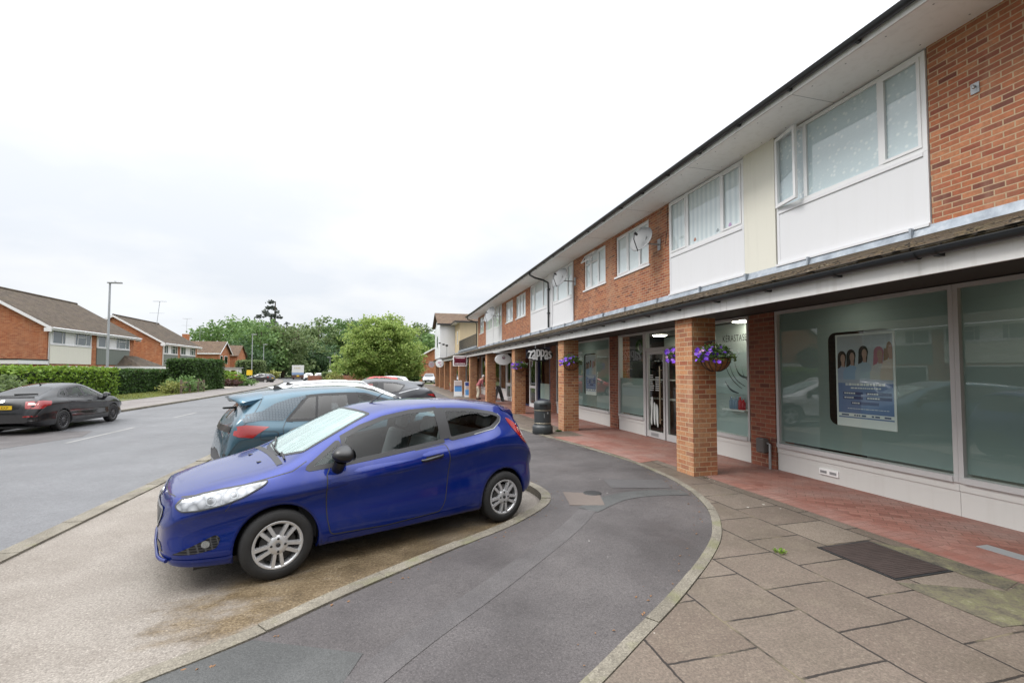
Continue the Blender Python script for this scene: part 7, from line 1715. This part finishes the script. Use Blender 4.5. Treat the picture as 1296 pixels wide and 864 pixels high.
# hedges: dark core with leaf-sized faces all over
def hedge(lab, a, b, depth, h, mat, n, leaf, seed, bulge=.08, z0=.03, name='hedge'):
    a, b = np.array(a, float), np.array(b, float); L = np.linalg.norm(b-a); t = (b-a)/L; nn = np.array((-t[1], t[0])); rg = np.random.default_rng(seed)
    r_ = thing(name, (*(a+b)/2, z0), lab, 'hedge'); q = MB(); c = [a+t*.12+nn*.12, b-t*.12+nn*.12, b-t*.12+nn*(depth-.12), a+t*.12+nn*(depth-.12)]
    q.prism([tuple(p) for p in c], 'z', z0-.05, h-.12); q.build('twig_core', M['hcore'], r_)
    fa = np.array([L*h, L*h, depth*h, depth*h, L*depth*1.3]); P = []
    for k, m in enumerate(rg.multinomial(n, fa/fa.sum())):
        s_ = rg.random(m); v = rg.random(m); o_ = rg.normal(0, bulge, m)+.04*np.sin(s_*L*2.3+k)
        if k == 0: u, w, z = s_*L, o_, v*h
        elif k == 1: u, w, z = s_*L, depth+o_, v*h
        elif k == 2: u, w, z = o_, s_*depth, v*h
        elif k == 3: u, w, z = L+o_, s_*depth, v*h
        else: u, w, z = s_*L, v*depth, h+o_*.7
        P.append(np.stack([a[0]+t[0]*u+nn[0]*w, a[1]+t[1]*u+nn[1]*w, z0+z], 1))
    P = np.concatenate(P); leafmesh('foliage', leafquads(P, rg.uniform(.6, 1.3, len(P))*leaf, .2, 0, seed), M[mat], r_); return r_
hedge('bright green clipped hedge behind the black liftback', (-18.0,27.6), (-18.0,36.9), 1.2, 1.92, 'lf_hedge', 9000, .15, 21, .10)
hedge('low dark green hedge between the bright hedge and the tall one', (-19.5,38.5), (-19.2,48.5), 1.0, 1.86, 'lf_hedge2', 8000, .15, 22, .06)
hedge('tall dark clipped hedge on the corner of the driveway', (-16.9,46.2), (-16.3,52.0), 2.2, 2.82, 'lf_hedge2', 9500, .17, 23, .07)
x, y = at(318, 84); hedge('flat-topped hedge behind the yellow sign and street lamp', (x+1.9,y-.5), (x+1.9,y+2), 4.2, 3.6, 'lf_mid', 3500, .30, 24, .12)
hedge('long low hedge under the big pale tree, behind the red parked cars', (-8.5,70), (-9.0,74), 0.9, 1.5, 'lf_mid', 1800, .25, 25); hedge('small clipped hedge in front of the orange brick house', (3.8,66.0), (3.8,66.9), 2.8, 1.5, 'lf_hedge2', 1800, .22, 26)
bw_ = MB(); bw_.box(-11.5,-3.5,70.5,70.8,0,1.15); tag(bw_.build('garden_wall', M['pier']), 'low dark brick garden wall left of the big pale tree', 'wall')
def shrub(lab, x, y, r, h, mat, n, leaf, seed, cs=.16, z0=.05):
    t = thing('shrub', (x, y, z0), lab, 'shrub', 0, 'garden shrubs'); rg = np.random.default_rng(seed); q = MB()
    for k in range(6): a = rg.uniform(0, 2*PI); q.tube([(x, y, z0), (x+r*.4*math.cos(a), y+r*.4*math.sin(a), z0+h*.45), (x+r*.7*math.cos(a), y+r*.7*math.sin(a), z0+h*.8)], [.03, .02, .008], 5)
    q.build('stems', M['bark'], t)
    P = crown_pts([(x, y, z0+h*.5, r, r, h*.48), (x+r*.35, y-r*.2, z0+h*.62, r*.6, r*.6, h*.33), (x-r*.4, y+r*.1, z0+h*.40, r*.6, r*.6, h*.35)], n, seed, .5, 0, cs); P = P[P[:, 2] > z0]
    leafmesh('foliage', leafquads(P, rg.uniform(.6, 1.3, len(P))*leaf, .4, 0, seed), M[mat], t); return t
shrub('yellowish garden shrub at the left edge behind the black liftback', -18.6, 24.6, 1.7, 1.75, 'lf_mid', 1500, .20, 31); shrub('dull green shrub behind the boot of the black liftback', -17.6, 26.4, 1.2, 1.55, 'lf_mid', 1100, .17, 32)
shrub('untidy shrub by the wooden posts in front of the tall hedge', -16.4, 42.6, 1.1, 1.35, 'lf_green', 1000, .16, 33); shrub('pale dry shrub to the left of the wooden posts', -16.4, 40.9, .75, .95, 'lf_yel', 600, .15, 34); shrub('grassy flowering shrub right of the wooden posts', -16.2, 44.4, .9, .85, 'lf_mid', 700, .15, 35)
shrub('round bright green shrub in front of the red hatchback', -18.1, 59.5, 1.6, 1.9, 'lf_hedge', 1500, .22, 36); shrub('reddish low shrub beside the driveway', -17.6, 57.8, 1.3, .85, 'lf_copper', 700, .2, 37); shrub('grey-green low shrub at the driveway edge', -16.7, 60.2, 1.2, .8, 'lf_green', 700, .2, 38)
x, y = at(345, 84); shrub('pale spiky shrub beside the third street lamp', x, y, 1.2, 2.0, 'lf_yel', 800, .3, 39); shrub('dark shrub under the lamp with the yellow sign', *at(310, 76), 1.6, 1.2, 'lf_dark', 700, .25, 40); shrub('yellow-green shrub at the foot of the big pale tree', -6.6, 58.4, 1.1, 1.5, 'lf_yel', 800, .2, 41)
shrub('bushy green shrub before the orange brick gable', 2.9, 70, 1.7, 2.0, 'lf_hedge', 900, .25, 42)
# wooden post and rail fence by the flower bed
fe = thing('wooden_fence', (-16.0,43,0), 'weathered low wooden post and rail fence by the flower bed', 'fence')
for k, y in enumerate((40.6,42.2,43.8,45.0)): q = MB(); q.box(-15.75,-15.63,y,y+.12,0,1.15-.1*(k % 2)); q.build('post', M['wood'], fe)
q = MB(); q.box(-15.74,-15.69,40.7,45.1,.85,.94); q.box(-15.74,-15.69,40.7,45.1,.5,.58); q.build('rail', M['wood'], fe)
# ------------------------------------------------------------------ camera
cam = bpy.data.cameras.new('camera'); co = bpy.data.objects.new('camera', cam); COL.objects.link(co)
YAW, PIT = R(14.865), R(2.2)
co.location = (0, 0, 1.83); co.rotation_euler = (PI/2+PIT, 0, -YAW)
cam.sensor_width = 36; cam.lens = 16.0; cam.shift_y = 14.87/1296; cam.clip_end = 3000; cam.clip_start = .05
SC.camera = co
# ------------------------------------------------------------------ overcast sky and a veiled sun
w = bpy.data.worlds.new('World'); SC.world = w; w.use_nodes = True; nt = w.node_tree; nt.nodes.clear()
SUN_EL, SUN_AZ = 48., 268.       # azimuth clockwise from +y
g = G.__new__(G); g.nt = nt; out = nt.nodes.new('ShaderNodeOutputWorld')
sky = g.n('TexSky', _sky_type='NISHITA', _sun_disc=False, _sun_elevation=R(SUN_EL), _sun_rotation=R(SUN_AZ))
d = nt.nodes.new('ShaderNodeTexCoord').outputs['Generated']; sx = g.n('SeparateXYZ', Vector=d).outputs
zz = g.math('MAXIMUM', sx[2], .0)
den = g.math('ADD', zz, .22); q = g.n('CombineXYZ', X=g.math('DIVIDE', sx[0], den), Y=g.math('DIVIDE', sx[1], den)).outputs[0]
n1 = g.n('TexNoise', Vector=q, Scale=.9, Detail=6., Roughness=.5).outputs['Fac']; n2 = g.n('TexNoise', Vector=q, Scale=.35, Detail=3., Roughness=.5).outputs['Fac']
lum = g.math('ADD', g.rng(zz, 0., .24, .87, .96), g.math('MULTIPLY', g.math('POWER', g.rng(zz, .12, 1., 0., 1.), 3.2), LUMTOP))
cl = g.math('ADD', g.math('MULTIPLY', n1, .6), g.math('MULTIPLY', n2, .4))
dark = g.math('MULTIPLY', g.rng(cl, .57, .44, 0, 1), g.rng(zz, .02, .5, 1., .6))
lum = g.math('MULTIPLY', lum, g.math('SUBTRACT', 1.0, g.math('MULTIPLY', dark, .13)))
tint = g.mix(g.math('MAXIMUM', g.math('MULTIPLY', dark, .9), g.rng(zz, .0, .26, .85, 0)), (1., 1., 1.), (.89, .95, 1.035))
cloud = g.mix(1., tint, g.n('CombineXYZ', X=g.math('MULTIPLY', lum, 10.), Y=g.math('MULTIPLY', lum, 10.), Z=g.math('MULTIPLY', lum, 10.)).outputs[0], 'MULTIPLY')
col = g.mix(.04, cloud, sky.outputs[0])
bg = g.n('Background', Color=col, Strength=.1); nt.links.new(bg.outputs[0], out.inputs[0])
sl = bpy.data.lights.new('sun', 'SUN'); sl.energy = SUNE; sl.angle = R(20); sl.color = (1, .97, .92); so = bpy.data.objects.new('sun', sl); COL.objects.link(so)
az = R(SUN_AZ); dv = Vector((math.sin(az)*math.cos(R(SUN_EL)), math.cos(az)*math.cos(R(SUN_EL)), math.sin(R(SUN_EL))))
so.rotation_euler = dv.to_track_quat('Z', 'Y').to_euler()
vs_ = SC.view_settings; vs_.view_transform = 'Standard'; vs_.look = 'None'; vs_.exposure = EXPO; vs_.gamma = 1; vs_.use_curve_mapping = False
SC.render.film_transparent = False
try:
    SC.cycles.max_bounces = 8; SC.cycles.transparent_max_bounces = 16; SC.cycles.caustics_reflective = False; SC.cycles.caustics_refractive = False; SC.cycles.sample_clamp_indirect = 6.
except Exception: pass
